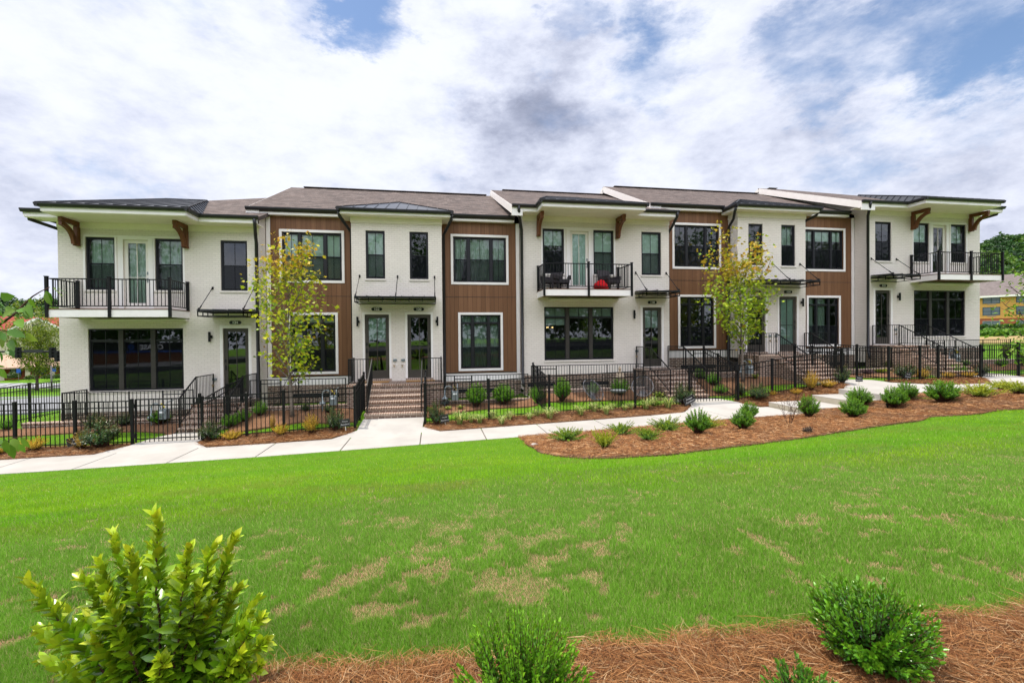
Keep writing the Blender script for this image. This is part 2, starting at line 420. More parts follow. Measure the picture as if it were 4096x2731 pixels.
def text_mesh(name, s, size, mat, parent, pos, shear=0., rot=None, extrude=.004, bold=0., align='CENTER'):
    """upright lettering facing -Y, centred on pos"""
    cu = bpy.data.curves.new(name, 'FONT'); cu.body = s; cu.size = size; cu.extrude = extrude; cu.shear = shear; cu.offset = bold
    cu.align_x = align; cu.align_y = 'CENTER'
    tmp = bpy.data.objects.new(name, cu); COL.objects.link(tmp)
    dg = bpy.context.evaluated_depsgraph_get(); me = bpy.data.meshes.new_from_object(tmp.evaluated_get(dg)); bpy.data.objects.remove(tmp)
    me.name = name; me.materials.clear(); me.materials.append(M[mat])
    o = bpy.data.objects.new(name, me); COL.objects.link(o); o.parent = parent
    org = ORG.get(parent.name, Vector())
    m = Matrix.Rotation(math.pi / 2, 4, 'X')
    if rot is not None: m = rot @ m
    o.matrix_local = Matrix.Translation(Vector(pos) - org) @ m
    ORG[o.name] = org; return o


def copy_thing(src, label, group=None, loc=None, rotz=None, scale=None):
    c = src.copy(); COL.objects.link(c)
    for ch in children_of(src):
        d = ch.copy(); COL.objects.link(d); d.parent = c
    if loc is not None: c.location = loc
    if rotz is not None: c.rotation_euler[2] = rotz
    if scale is not None: c.scale = scale
    c['label'] = label
    if group: c['group'] = group
    return c


# ------------------------------------------------------------------ terrain
def tab(x, t):
    t = np.array(t, dtype=float); return np.interp(x, t[:, 0], t[:, 1])


ZS = [(-60, -.9), (-30, -.45), (-12, -.19), (-9, -.155), (-4.4, -.065), (0, .06), (4.3, .19), (8.9, .345), (10.3, .38), (11.45, .40), (11.7, .52), (13.1, .55), (13.35, .70), (14.2, .74), (14.5, .90), (16, .93), (20, .955), (30, 1.01), (60, 1.2)]
ZF = [(-14, -.10), (-8.5, -.12), (-6.7, -.10), (-5.5, -.03), (-4.5, .02), (-2.4, .09), (-.3, .12), (1.7, .20), (3.7, .29), (4.7, .33), (6.75, .39), (8.8, .45), (10.65, .50), (12, .68), (13, .80), (14.9, 1.02), (17, 1.06), (24, 1.08), (30, 1.1)]
ZC = [(-14, .10), (-7.0, .12), (-6.0, .40), (3.3, .44), (4, .72), (9.6, .76), (10.4, 1.12), (19.4, 1.16), (20.2, 1.42), (30, 1.45)]


def ground_z(x, y):
    x = np.asarray(x, dtype=float); y = np.asarray(y, dtype=float)
    zs = tab(x, ZS); zf = tab(x, ZF); zc = tab(x, ZC)
    near = 1.30 + .012 * np.clip(x, -12, 25) - .002 * np.clip(-3 - x, 0, 20) ** 2
    near = np.maximum(near, zs + .25)
    # lawn falls from the camera's bank to the pavement
    t = np.clip((y - 3.2) / (12.3 - 3.2), 0, 1); w = 1 - t - .10 * np.sin(np.pi * t) * (1 - t) * -1
    lawn = zs + (near - zs) * np.clip(w, 0, 1)
    lawn = np.where(y < 3.2, near + np.clip(3.2 - y, 0, 8) * .01, lawn)
    z = np.where(y < 12.3, lawn, zs)
    k = np.clip((y - 13.8) / .8, 0, 1); z = np.where(y > 13.8, zs + (zf - zs) * k, z)
    k = np.clip((y - 14.6) / 2.2, 0, 1); z = np.where(y > 14.6, zf + (zc - zf) * k, z)
    # off to the left the street drops away, off to the right the land climbs to the hotel
    dl = np.clip(-14.5 - x, 0, 400); dy = np.clip(y - 16, 0, 400)
    fall = np.clip(.045 * (dl * .6 + dy) + .00022 * (dl * .6 + dy) ** 2, 0, 5.0) * np.clip(dl / 3., 0, 1)
    z = z - fall
    dr = np.clip((x - 27.5) / 4, 0, 1); rise = np.clip(.034 * np.clip(y - 20, 0, 400), 0, 4.0) * dr
    hill = 30 * np.clip((y - 135) / 90, 0, 1) ** 1.0 * np.clip((x - 110) / 60, 0, 1)
    z = z + rise + hill
    return z


def gz(x, y): return float(ground_z(x, y))


def at(px, py, t0=1.2, t1=120.):
    """where the line of sight through a photo pixel meets the terrain"""
    d = FW + RT * ((px - 2048) / FPX) + UP * ((1365.5 - py) / FPX)
    ts = np.concatenate([np.arange(t0, 40, .01), np.arange(40, t1, .2)])
    X = d.x * ts; Y = d.y * ts; Z = CZ + d.z * ts
    i = np.argmax(Z < ground_z(X, Y)); return Vector((X[i], Y[i], gz(X[i], Y[i]))), ts[i]


def vnoise(x, y, seed=0):
    def h(i, j):
        n = (i * 374761393 + j * 668265263 + seed * 1442695041) & 0xffffffff
        n = ((n ^ (n >> 13)) * 1274126177) & 0xffffffff; return ((n ^ (n >> 16)) & 0xffff) / 65535.
    xi = np.floor(x).astype(np.int64); yi = np.floor(y).astype(np.int64); fx = x - xi; fy = y - yi
    fx = fx * fx * (3 - 2 * fx); fy = fy * fy * (3 - 2 * fy)
    return (h(xi, yi) * (1 - fx) + h(xi + 1, yi) * fx) * (1 - fy) + (h(xi, yi + 1) * (1 - fx) + h(xi + 1, yi + 1) * fx) * fy


def fbm(x, y, seed=0, o=4):
    s = 0; a = .5; t = 0
    for k in range(o): s = s + a * vnoise(x * 2 ** k, y * 2 ** k, seed + k); t += a; a *= .55
    return s / t


def in_poly(x, y, poly):
    r = np.zeros(np.shape(x), dtype=bool); n = len(poly)
    for i in range(n):
        x0, y0 = poly[i]; x1, y1 = poly[(i + 1) % n]
        c = ((y0 > y) != (y1 > y)) & (x < (x1 - x0) * (y - y0) / ((y1 - y0) or 1e-9) + x0); r ^= c
    return r


def dense(poly, step=.25, jit=.0, seed=1):
    rng = random.Random(seed); out = []
    for i in range(len(poly)):
        a = Vector(poly[i]); b = Vector(poly[(i + 1) % len(poly)]); n = max(1, int((b - a).length / step))
        for k in range(n):
            p = a + (b - a) * (k / n); out.append((p.x + rng.uniform(-jit, jit), p.y + rng.uniform(-jit, jit)))
    return out


def sheet(name, poly, mat, lift=.02, step=.3, bumpy=0., seed=3, skirt=.12):
    """an irregular sheet lying on the terrain, its rim turned down"""
    xs = [p[0] for p in poly]; ys = [p[1] for p in poly]; pts = list(poly)
    gx, gy = np.meshgrid(np.arange(min(xs) + .1, max(xs), step), np.arange(min(ys) + .1, max(ys), step)); gx = gx.ravel(); gy = gy.ravel()
    m = in_poly(gx, gy, poly); pts += list(zip(gx[m], gy[m])); n = len(poly)
    r = delaunay_2d_cdt([Vector(p) for p in pts], [(i, (i + 1) % n) for i in range(n)], [list(range(n))], 1, 1e-5)
    V = np.array([(p.x, p.y) for p in r[0]]); F = [tuple(f) for f in r[2]]
    z = ground_z(V[:, 0], V[:, 1]) + lift
    if bumpy: z = z + bumpy * (fbm(V[:, 0] * 2.2, V[:, 1] * 2.2, seed) - .3)
    mb = MB(); mb.add(np.column_stack([V, z]).tolist(), F)
    rim = [(p[0], p[1]) for p in poly]
    zz = ground_z(np.array(rim)[:, 0], np.array(rim)[:, 1])
    if bumpy: zr = zz + lift + bumpy * (fbm(np.array(rim)[:, 0] * 2.2, np.array(rim)[:, 1] * 2.2, seed) - .3)
    else: zr = zz + lift
    for i in range(n):
        j = (i + 1) % n
        mb.quad((*rim[i], zr[i]), (*rim[j], zr[j]), (*rim[j], zz[j] - skirt), (*rim[i], zz[i] - skirt))
    return mb.build(name, mat)


# lawn / beds outlines in plan
def plan(pts): return [tuple(at(px, py)[0].xy) for px, py in pts]


def Z7(x, y): return (2000 + x / 2.0909, 1250 + y / 2.0909)
def Z8(x, y): return (2996 + x / 2.0909, 1250 + y / 2.0909)


bed_edge = plan([Z7(175, 1048), Z7(215, 1100), Z7(340, 1178), Z7(500, 1210), Z7(700, 1224), Z7(1000, 1220), Z7(1400, 1197), Z7(1800, 1147), Z7(2290, 1087),
                 Z8(400, 1062), Z8(700, 1015), Z8(1000, 967), Z8(1500, 882), Z8(2000, 836), Z8(2300, 812)])
FRONT_BED = bed_edge + [(bed_edge[-1][0] + 6, bed_edge[-1][1] + .2), (bed_edge[-1][0] + 6, 12.29), (14.2, 12.29), (bed_edge[0][0] - .05, 12.29)]
NEAR_BED = [(-6, 1.55), (-3.4, 1.75), (-2.0, 2.1)] + plan([(1080, 2735), (1500, 2700), (1880, 2676), (2200, 2640), (2300, 2626), (2750, 2592), (3150, 2556), (3700, 2500), (4090, 2480)]) + [(5.5, 2.35), (8, 2.5), (8, -2.5), (-6, -2.5)]
FRONT_BED = dense(FRONT_BED, .3, .025, 4); NEAR_BED = dense(NEAR_BED, .12, .02, 5)
FRONT_BED = [(x, min(y, 12.29)) for x, y in FRONT_BED]


def build_ground():
    # one sheet out to the horizon
    xs = np.unique(np.concatenate([np.arange(-40, 60, .25), np.linspace(-600, -40, 40), np.linspace(60, 700, 44)]))
    ys = np.unique(np.concatenate([np.arange(-6, 30, .35), np.linspace(-300, -6, 24), np.linspace(30, 700, 60)]))
    gx, gy = np.meshgrid(xs, ys); V = np.column_stack([gx.ravel(), gy.ravel(), ground_z(gx.ravel(), gy.ravel())])
    nx = len(xs); i, j = np.meshgrid(np.arange(len(xs) - 1), np.arange(len(ys) - 1)); a = (j * nx + i).ravel()
    F = np.column_stack([a, a + 1, a + 1 + nx, a + nx])
    t = NT('lawn'); n1 = t.noise(.35, 6, .6, t.obj()); n2 = t.noise(9, 5, .7, t.obj()); n3 = t.noise(1.6, 6, .65, t.obj())
    col = t.mix(t.ramp(n1, .3, .7), (.085, .200, .010), (.125, .245, .012)); sy = t.new('ShaderNodeSeparateXYZ'); t.link(t.obj(), sy.inputs[0])
    nearby = t.math('MULTIPLY', t.math('LESS_THAN', sy.outputs[1], 6.2), t.math('GREATER_THAN', sy.outputs[1], .5)); col = t.mix(nearby, col, (.10, .165, .025))
    col = t.mix(t.ramp(n2, .35, .75, 0, .6), col, (.055, .135, .012))
    col = t.mix(t.ramp(n3, .60, .78, 0, .8), col, (.20, .16, .06))
    t.bump(t.math('ADD', n2, t.noise(60, 3, .7, t.obj())), .8, .03); m = t.done(col, .9, .1)
    o = np_mesh('lawn', V, F, m, smooth=True); tag(o, kind='structure')


build_ground()

t = NT('pine straw'); n1 = t.noise(2.0, 6, .65, t.obj()); st = t.new('ShaderNodeMapping'); st.inputs['Scale'].default_value = (90, 22, 30); st.inputs['Rotation'].default_value = (0, 0, .6)
t.link(t.obj(), st.inputs[0]); n2 = t.noise(1., 5, .7, st.outputs[0]); st2 = t.new('ShaderNodeMapping'); st2.inputs['Scale'].default_value = (24, 80, 30); st2.inputs['Rotation'].default_value = (0, 0, .4)
t.link(t.obj(), st2.inputs[0]); n3 = t.noise(1., 5, .7, st2.outputs[0])
col = t.mix(t.ramp(n1, .3, .7), (.17, .080, .040), (.23, .118, .064)); col = t.mix(t.ramp(n2, .45, .68), col, (.32, .19, .11)); col = t.mix(t.ramp(n3, .48, .7, 0, .8), col, (.060, .028, .015))
t.bump(t.math('ADD', n2, n3), .9, .03); M['straw_bed'] = t.done(col, .9, .15)

o = sheet('front_bed', FRONT_BED, 'straw_bed', .014, .22, .05); tag(o, kind='structure')
o = sheet('near_bed', NEAR_BED, 'straw_bed', .02, .16, .045, 8); tag(o, kind='structure')

# ------------------------------------------------------------------ pavement, steps and paths
M['joint'] = plain('joint filler', (.11, .095, .075), .9, .2)


def build_pavement():
    joints = [-40, -34, -28, -24, -20.4, -18.4, -16.4, -14.4, -12.4, -10.43, -8.45, -6.45, -4.45, -2.42, -.40, 1.38, 3.12, 5.0, 6.9, 8.8, 10.0, 11.22]
    mb = MB(); g = .014
    for a, b in zip(joints[:-1], joints[1:]):
        za = float(tab(a, ZS)) + .022; zb = float(tab(b, ZS)) + .022
        if a >= 8.8: za = .41 + (a - 8.8) * .01; zb = .41 + (b - 8.8) * .01
        if b == 8.8: zb = .41
        mb.add([(a + g, 12.3, za - .14), (b - g, 12.3, zb - .14), (b - g, 13.82, zb - .14), (a + g, 13.82, za - .14),
                (a + g, 12.3, za), (b - g, 12.3, zb), (b - g, 13.82, zb), (a + g, 13.82, za)],
               [(3, 2, 1, 0), (4, 5, 6, 7), (0, 1, 5, 4), (1, 2, 6, 5), (2, 3, 7, 6), (3, 0, 4, 7)])
    up = [14.0, 15.9, 17.8, 19.7, 21.6, 23.5, 25.4, 27.3, 29.2, 31.1, 33, 36, 40, 50]
    for a, b in zip(up[:-1], up[1:]):
        za = .965 + max(0, a - 15) * .006; zb = .965 + max(0, b - 15) * .006
        mb.add([(a + (g if a > 14 else 0), 12.3, za - .2), (b - g, 12.3, zb - .2), (b - g, 13.82, zb - .2), (a + (g if a > 14 else 0), 13.82, za - .2),
                (a + (g if a > 14 else 0), 12.3, za), (b - g, 12.3, zb), (b - g, 13.82, zb), (a + (g if a > 14 else 0), 13.82, za)],
               [(3, 2, 1, 0), (4, 5, 6, 7), (0, 1, 5, 4), (1, 2, 6, 5), (2, 3, 7, 6), (3, 0, 4, 7)])
    tag(mb.build('pavement', 'concrete', bevel=.008), kind='structure')
    jf = MB()
    for j in joints[1:-1]:
        zj = float(tab(j, ZS)) + .022 if j < 8.8 else .41 + (j - 8.8) * .01
        jf.box(j - .03, 12.31, zj - .12, j + .03, 13.81, zj - .018)
    for j in up[1:-1]: zj = .965 + max(0, j - 15) * .006; jf.box(j - .03, 12.31, zj - .15, j + .03, 13.81, zj - .018)
    tag(jf.build('pavement_joints', 'joint'), kind='structure')
    st = MB(); ri = MB()
    for x0, x1, z in ((11.22, 12.9, .60), (12.9, 14.0, .79)):
        st.box(x0 + .02, 12.3, z - .02, x1 - .001, 13.82, z); ri.box(x0 + .02, 12.303, z - .22, x1 + .02, 13.817, z - .021)
    ri.box(14.0 + .012, 12.303, .70, 14.3, 13.817, .94)
    tag(st.build('pavement_steps', 'concrete', bevel=.006), kind='structure')
    tag(ri.build('pavement_step_risers', 'concrete_edge'), kind='structure')


build_pavement()


def path(rows):
    mb = MB(); vs = []; n = 0
    rr = []
    for (y0, a0, b0), (y1, a1, b1) in zip(rows[:-1], rows[1:]):
        k = max(1, int((y1 - y0) / .25))
        for i in range(k): f = i / k; rr.append((y0 + (y1 - y0) * f, a0 + (a1 - a0) * f, b0 + (b1 - b0) * f))
    rr.append(rows[-1])
    top = []
    xm = (rr[-1][1] + rr[-1][2]) / 2; zend = gz(xm, 15.4) + .045
    def pz(x, y):
        z0 = float(tab(x, ZS)) + .018; k = min(1, (y - 13.82) / 1.5); return z0 + (zend - z0) * k + .03 * math.sin(k * math.pi)
    for y, a, b in rr: top.append((y, a, b, 0))
    for (y0, a0, b0, z0), (y1, a1, b1, z1) in zip(top[:-1], top[1:]):
        m = 8
        for k in range(m):
            f0 = k / m; f1 = (k + 1) / m
            mb.quad(*[(x, y, pz(x, y)) for x, y in ((a0 + (b0 - a0) * f0, y0), (a0 + (b0 - a0) * f1, y0), (a1 + (b1 - a1) * f1, y1), (a1 + (b1 - a1) * f0, y1))])
        for u, v in ((a0, a1), (b0, b1)): z0, z1 = pz(u, y0), pz(v, y1); mb.quad((u, y0, z0), (v, y1, z1), (v, y1, z1 - .3), (u, y0, z0 - .3))
    tag(mb.build('path', 'concrete'), kind='structure'); return [(a, y) for y, a, b in rr] + [(b, y) for y, a, b in reversed(rr)]


PATHS = [path(r) for r in (
    [(13.825, -9.0, -6.25), (14.35, -8.45, -6.75), (15.0, -8.2, -6.6), (15.55, -7.9, -6.36)],
    [(13.825, -2.95, .15), (14.3, -2.32, -.38), (15.55, -2.28, -.34)],
    [(13.825, 8.1, 11.0), (14.5, 8.85, 10.55), (15.0, 8.6, 10.2), (15.55, 8.34, 9.84)],
    [(13.825, 14.15, 18.6), (14.5, 15.05, 16.95), (15.1, 14.4, 16.8), (15.6, 13.9, 15.7)],
    [(13.825, 20.7, 24.0), (14.5, 21.38, 23.1), (15.1, 20.6, 22.8), (15.6, 20.0, 21.55)])]


def strip(x0, x1, y0, y1, seed, wob=.06):
    return dense([(x0, y0), (x1, y0), (x1, y1), (x0, y1)], .25, wob * .4, seed)


BEDS = []
for i, pl in enumerate(([(-18, 13.83), (-9.0, 13.83), (-8.55, 14.3), (-8.5, 14.75), (-18, 14.8)],
                        [(-6.2, 13.83), (-3.0, 13.83), (-2.45, 14.2), (-2.4, 14.72), (-4.5, 14.75), (-6.7, 14.75), (-6.72, 14.3)],
                        [(.2, 13.83), (8.0, 13.83), (8.7, 14.3), (8.75, 14.72), (4, 14.75), (-.3, 14.75), (-.33, 14.2)],
                        [(11.1, 13.84), (14.05, 13.84), (14.95, 14.4), (14.95, 14.75), (10.6, 14.75), (10.6, 14.3)],
                        [(18.8, 13.84), (20.6, 13.84), (21.3, 14.4), (21.3, 14.75), (17.0, 14.75), (17.0, 14.5)],
                        [(24.1, 13.84), (40, 13.84), (40, 14.75), (23.2, 14.75), (23.2, 14.4)],
                        [(-13.8, 15.95), (-11, 16.05), (-9.2, 16.0), (-8.3, 15.7), (-7.95, 15.35), (-7.95, 16.74), (-13.8, 16.74)],
                        [(-6.3, 15.0), (-5.2, 15.25), (-4.2, 15.55), (-3.1, 15.2), (-2.5, 15.3), (-2.5, 16.74), (-6.3, 16.74)],
                        [(-.25, 15.35), (.6, 15.6), (1.6, 15.9), (2.6, 15.95), (3.6, 15.8), (3.6, 16.74), (-.25, 16.74)],
                        [(3.75, 15.85), (5, 15.7), (6.5, 15.6), (7.6, 15.5), (8.25, 15.3), (8.25, 16.74), (3.75, 16.74)],
                        [(10.7, 15.1), (11.6, 15.35), (12.8, 15.6), (13.8, 15.4), (13.8, 16.74), (10.0, 16.74), (9.95, 15.3)],
                        [(17.05, 15.6), (18.3, 15.5), (19.8, 15.3), (19.9, 16.74), (16.6, 16.74), (16.6, 16.0)],
                        [(21.6, 15.5), (24, 15.7), (27, 15.8), (27, 16.74), (21.6, 16.74)])):
    p = dense(pl, .22, .02, 20 + i); BEDS.append(p)
    tag(sheet('mulch_bed', p, 'straw_bed', .035, .2, .06, 30 + i), kind='structure')

# ------------------------------------------------------------------ railings and fences
def rail_run(mb, pts, h, sp=.105, pick=.013, rail=.028, low=.07, post=.032, posts=True, mid=None):
    """pickets between a top and a bottom rail along a polyline of base points"""
    for a, b in zip(pts[:-1], pts[1:]):
        a = Vector(a); b = Vector(b); up = Vector((0, 0, 1))
        mb.bar(a + up * (h - rail / 2), b + up * (h - rail / 2), rail * 1.25, rail)
        mb.bar(a + up * low, b + up * low, rail * .8, rail * .8)
        if mid: mb.bar(a + up * (h - mid), b + up * (h - mid), rail * .8, rail * .8)
        n = max(1, int(round((b - a).xy.length / sp)))
        for k in range(1, n):
            p = a + (b - a) * (k / n); mb.bar(p + up * low, p + up * (h - rail), pick)
    if posts:
        for p in pts:
            p = Vector(p); mb.bar(p + Vector((0, 0, -.02)), p + Vector((0, 0, h + .004)), post)


def fence(name, pts, label, cat='fence', group='black metal picket fences', H=1.35, skip=()):
    root = thing(name, pts[0], label, cat, group)
    for i, p in enumerate(pts):
        if i in skip: continue
        x, y, z = p; mb = MB(); w = .033
        mb.box(x - w, y - w, z - .1, x + w, y + w, z + H - .02); mb.box(x - w - .006, y - w - .006, z + H - .02, x + w + .006, y + w + .006, z + H)
        mb.add([(x - w, y - w, z + H), (x + w, y - w, z + H), (x + w, y + w, z + H), (x - w, y + w, z + H), (x, y, z + H + .018)], [(0, 1, 4), (1, 2, 4), (2, 3, 4), (3, 0, 4)])
        mb.build('post', 'black_metal', root)
    up = Vector((0, 0, 1))
    for a, b in zip(pts[:-1], pts[1:]):
        a = Vector(a); b = Vector(b); d = (b - a).normalized() * .034; a = a + d; b = b - d; mb = MB()
        for hh, r in ((H - .06, .03), (H - .235, .026), (.13, .026)): mb.bar(a + up * hh, b + up * hh, r, r * 1.05)
        n = max(2, int(round((b - a).xy.length / .115)))
        for k in range(1, n):
            p = a + (b - a) * (k / n); mb.bar(p + up * .05, p + up * (H - .062), .0165)
        mb.build('picket_panel', 'black_metal', root)
    return root


def fpts(xs, y=14.6): return [(x, y, gz(x, y)) for x in xs]
def ypts(x, ys): return [(x, y, gz(x, y)) for y in ys]


fence('picket_fence', fpts([-13.95, -11.37, -9.93, -8.51]), 'black picket fence along the pavement left of the closed gate of house 124')
fence('picket_fence', fpts([-6.70, -5.50, -4.47, -2.43]), 'black picket fence along the pavement between the 124 gate and the middle brick steps')
fence('picket_fence', fpts([-.31, 1.72, 3.73, 6.75, 8.77]), 'long black picket fence behind the striped grass clumps along the pavement')
fence('picket_fence', fpts([10.65, 12.02, 12.96, 14.94]), 'black picket fence climbing the slope beside the concrete pavement steps')
fence('picket_fence', fpts([17.0, 18.42, 19.27, 21.3]), 'black picket fence in front of the brick steps of house 112')
fence('picket_fence', fpts([23.2, 25.2, 27.2, 29.2]), 'black picket fence leaving the right edge of the photo')
fence('picket_fence', ypts(-13.95, [14.6, 16.6, 18.5, 20.6, 22.7]), 'black picket fence running back past the left corner of house 124', skip=(0,))
fence('picket_fence', ypts(-6.62, [14.6, 16.05, 17.2]), 'black picket fence beside the brick steps of house 124, running back to the wall', skip=(0,))
fence('picket_fence', ypts(-2.43, [14.6, 15.5, 16.5]), 'black picket fence on the left of the middle brick steps, seen nearly end on', skip=(0,))
fence('picket_fence', ypts(-.31, [14.6, 15.5, 16.5]), 'black picket fence on the right of the middle brick steps, seen end on', skip=(0,))
fence('picket_fence', ypts(3.66, [14.6, 16.0, 16.72]), 'black picket fence dividing the front yards beside the wire chairs', skip=(0,))
fence('picket_fence', ypts(10.68, [14.6, 15.8, 16.72]), 'black picket fence running back beside the steps of house 118', skip=(0,))
fence('picket_fence', ypts(15.0, [14.6, 16.0, 16.9]), 'black picket fence on the left side of the path to houses 116 and 114', skip=(0,))
fence('picket_fence', ypts(16.98, [14.6, 15.9, 16.9]), 'black picket fence on the right side of the path to houses 116 and 114', skip=(0,))


def gate(x0, x1, label, y=14.6, H=1.35):
    za, zb = gz(x0, y), gz(x1, y); z = max(za, zb) + .02; root = thing('picket_gate', (x0, y, z), label, 'gate', 'black picket gates')
    mb = MB(); up = Vector((0, 0, 1)); a = Vector((x0 + .05, y, z)); b = Vector((x1 - .05, y, z))
    for hh, r in ((H - .06, .034), (H - .235, .03), (.16, .03)): mb.bar(a + up * hh, b + up * hh, r, r * 1.05)
    n = int(round((b - a).length / .115))
    for k in range(0, n + 1):
        p = a + (b - a) * (k / n); mb.bar(p + up * .06, p + up * (H - .06), .034 if k in (0, n) else .0165)
    mb.build('gate_leaf', 'black_metal', root)
    mb = MB(); mb.box(x1 - .09, y - .06, z + 1.12, x1 + .03, y + .05, z + 1.3); mb.box(x1 - .03, y - .05, z + 1.3, x1 + .02, y + .04, z + 1.42); mb.build('latch', 'black_metal', root)
    for hz_ in (.2, 1.05): mb = MB(); mb.bar((x0 + .03, y - .04, z + hz_), (x0 + .03, y - .04, z + hz_ + .12), .05); mb.build('hinge', 'black_metal', root)


gate(-8.47, -6.74, 'closed black picket gate across the path to house 124')
gate(8.81, 10.61, 'closed black picket gate across the path to house 118')
gate(21.34, 23.16, 'closed black picket gate near the right edge, across the path to house 112')


# ------------------------------------------------------------------ brick stoops
def stoop(lx0, lx1, sx0, sx1, zl, n, label, rails, yl=16.7, yb=17.99):
    zp = gz((sx0 + sx1) / 2, 15.4) + .045; r = (zl - zp) / n; td = .265
    root = thing('brick_steps', ((sx0 + sx1) / 2, yl - td * (n - 1), zp), label, 'steps', 'brick front steps')
    mb = MB(); mb.box(lx0, yl, zp - .5, lx1, yb, zl - .07)
    for i in range(1, n): mb.box(sx0, yl - td * i, zp - .4, sx1, yl - td * (i - 1) - .002, zl - r * i - .07)
    mb.build('brick_body', 'brown_brick', root)
    mb = MB(); mb.box(lx0 - .015, yl - .02, zl - .068, lx1 + .015, yl + .12, zl)
    for i in range(1, n): mb.box(sx0 - .012, yl - td * i - .02, zl - r * i - .068, sx1 + .012, yl - td * (i - 1) - .003, zl - r * i)
    mb.build('tread', 'tread_brick', root, bevel=.012)
    mb = MB(); mb.box(lx0 + .003, yl + .122, zl - .06, lx1 - .003, yb, zl - .004); mb.build('landing', 'brown_brick', root)
    run = td * (n - 1)
    for kind, x, xe in rails:
        mb = MB(); up = Vector((0, 0, 1)); h = .92
        zb = zl - r * (n - 1)
        if kind == 'side': top = [(x, yb - .05, zl), (x, yl + .03, zl)]
        else: top = [(xe, yb - .05, zl), (xe, yl + .05, zl), (x, yl + .05, zl)]
        rail_run(mb, top, h)
        a = Vector((x, yl + .03, zl)); b = Vector((x, yl - run + .05, zb))
        mb.bar(a + up * (h - .015), b + up * (h - .015), .036, .03); mb.bar(a + up * .1, b + up * .1, .022)
        k = int(run / .11)
        for q in range(1, k): p = a + (b - a) * (q / k); mb.bar(p + up * .1, p + up * (h - .03), .013)
        mb.bar(b + up * .0, b + up * h, .034)
        mb.build('handrail', 'black_metal', root)
    return root


stoop(-7.98, -6.30, -7.86, -6.37, .75, 5, 'brick steps climbing to the door of house 124', [('side', -7.84, 0), ('side', -6.40, 0)])
stoop(-3.04, .31, -2.26, -.36, 1.25, 6, 'wide brick steps up to the paired doors of houses 122 and 120', [('front', -2.18, -2.98), ('front', -.44, .25)])
stoop(8.24, 9.92, 8.33, 9.84, 1.54, 7, 'brick steps climbing to the door of house 118', [('side', 8.37, 0), ('side', 9.80, 0)])
stoop(13.15, 16.5, 13.9, 15.72, 2.04, 7, 'wide brick steps up to the paired doors of houses 116 and 114', [('front', 13.98, 13.22), ('front', 15.6, 16.42)])
stoop(19.88, 21.58, 19.98, 21.5, 2.36, 8, 'tall brick steps climbing to the door of house 112', [('side', 20.02, 0), ('side', 21.46, 0)])

# ------------------------------------------------------------------ low brick walls with railings on them
def low_wall(x0, x1, zc, label, rlabel, rx0=None, rx1=None, ret=None, y=16.9):
    root = thing('low_brick_wall', ((x0 + x1) / 2, y, zc - .4), label, 'wall', 'low brick walls under the railings')
    mb = MB(); mb.box(x0, y - .11, zc - .9, x1, y + .11, zc - .062); mb.build('brick_body', 'brown_brick', root)
    mb = MB(); mb.box(x0, y - .13, zc - .06, x1, y + .13, zc); mb.build('coping', 'tread_brick', root, bevel=.008)
    mb = MB(); mb.box(x0, y + .13, zc - .35, x1, 19.2, zc - .3); mb.build('well_floor', 'concrete_edge', root)
    rx0 = x0 + .05 if rx0 is None else rx0; rx1 = x1 - .05 if rx1 is None else rx1
    rt = thing('areaway_railing', (rx0, y, zc), rlabel, 'railing', 'thin black railings along the house fronts')
    mb = MB(); pts = []; n = max(1, int(round((rx1 - rx0) / 1.7)))
    for k in range(n + 1): pts.append((rx0 + (rx1 - rx0) * k / n, y, zc))
    if ret == 'left': pts = [(rx0, 17.95, zc), (rx0, 17.4, zc)] + pts
    rail_run(mb, pts, .92, sp=.11); mb.build('balustrade', 'black_metal', rt)
    # little gate in the railing: two short cross bars
    g0 = rx0 + .35 if ret != 'left' else rx1 - .9
    mb = MB()
    for hh in (.78, .30): mb.bar((g0, y - .02, zc + hh), (g0 + .62, y - .02, zc + hh), .03)
    for q in (g0, g0 + .62): mb.bar((q, y - .02, zc + .06), (q, y - .02, zc + .9), .034)
    mb.build('ladder_gate', 'black_metal', rt)


low_wall(-12.9, -7.99, .31, 'low brick wall with rowlock coping under the front window of house 124', 'thin black railing below the big front window of house 124', -11.84, -8.02, 'left')
low_wall(-6.29, -3.06, .58, 'low brick wall behind the slender tree, left of the middle steps', 'thin black railing behind the slender tree, left of the middle steps')
low_wall(.33, 3.54, .58, 'low brick wall behind two round bushes, right of the middle steps', 'thin black railing behind two round bushes, right of the middle steps')
low_wall(3.58, 8.22, .88, 'low brick wall behind the wire chairs', 'thin black railing behind the wire chairs and the statue')
low_wall(9.94, 13.13, 1.38, 'low brick wall right of the steps of house 118', 'thin black railing right of the steps of house 118, behind the right hand tree')
low_wall(16.52, 19.86, 1.38, 'low brick wall left of the steps of house 112', 'thin black railing below the brown panel left of house 112')
low_wall(21.6, 26.4, 1.66, 'low brick wall right of the steps of house 112', 'thin black railing below the front window of house 112')

# ------------------------------------------------------------------ houses
YF, YR = 18.0, 18.65          # front faces: white brick, brown panels


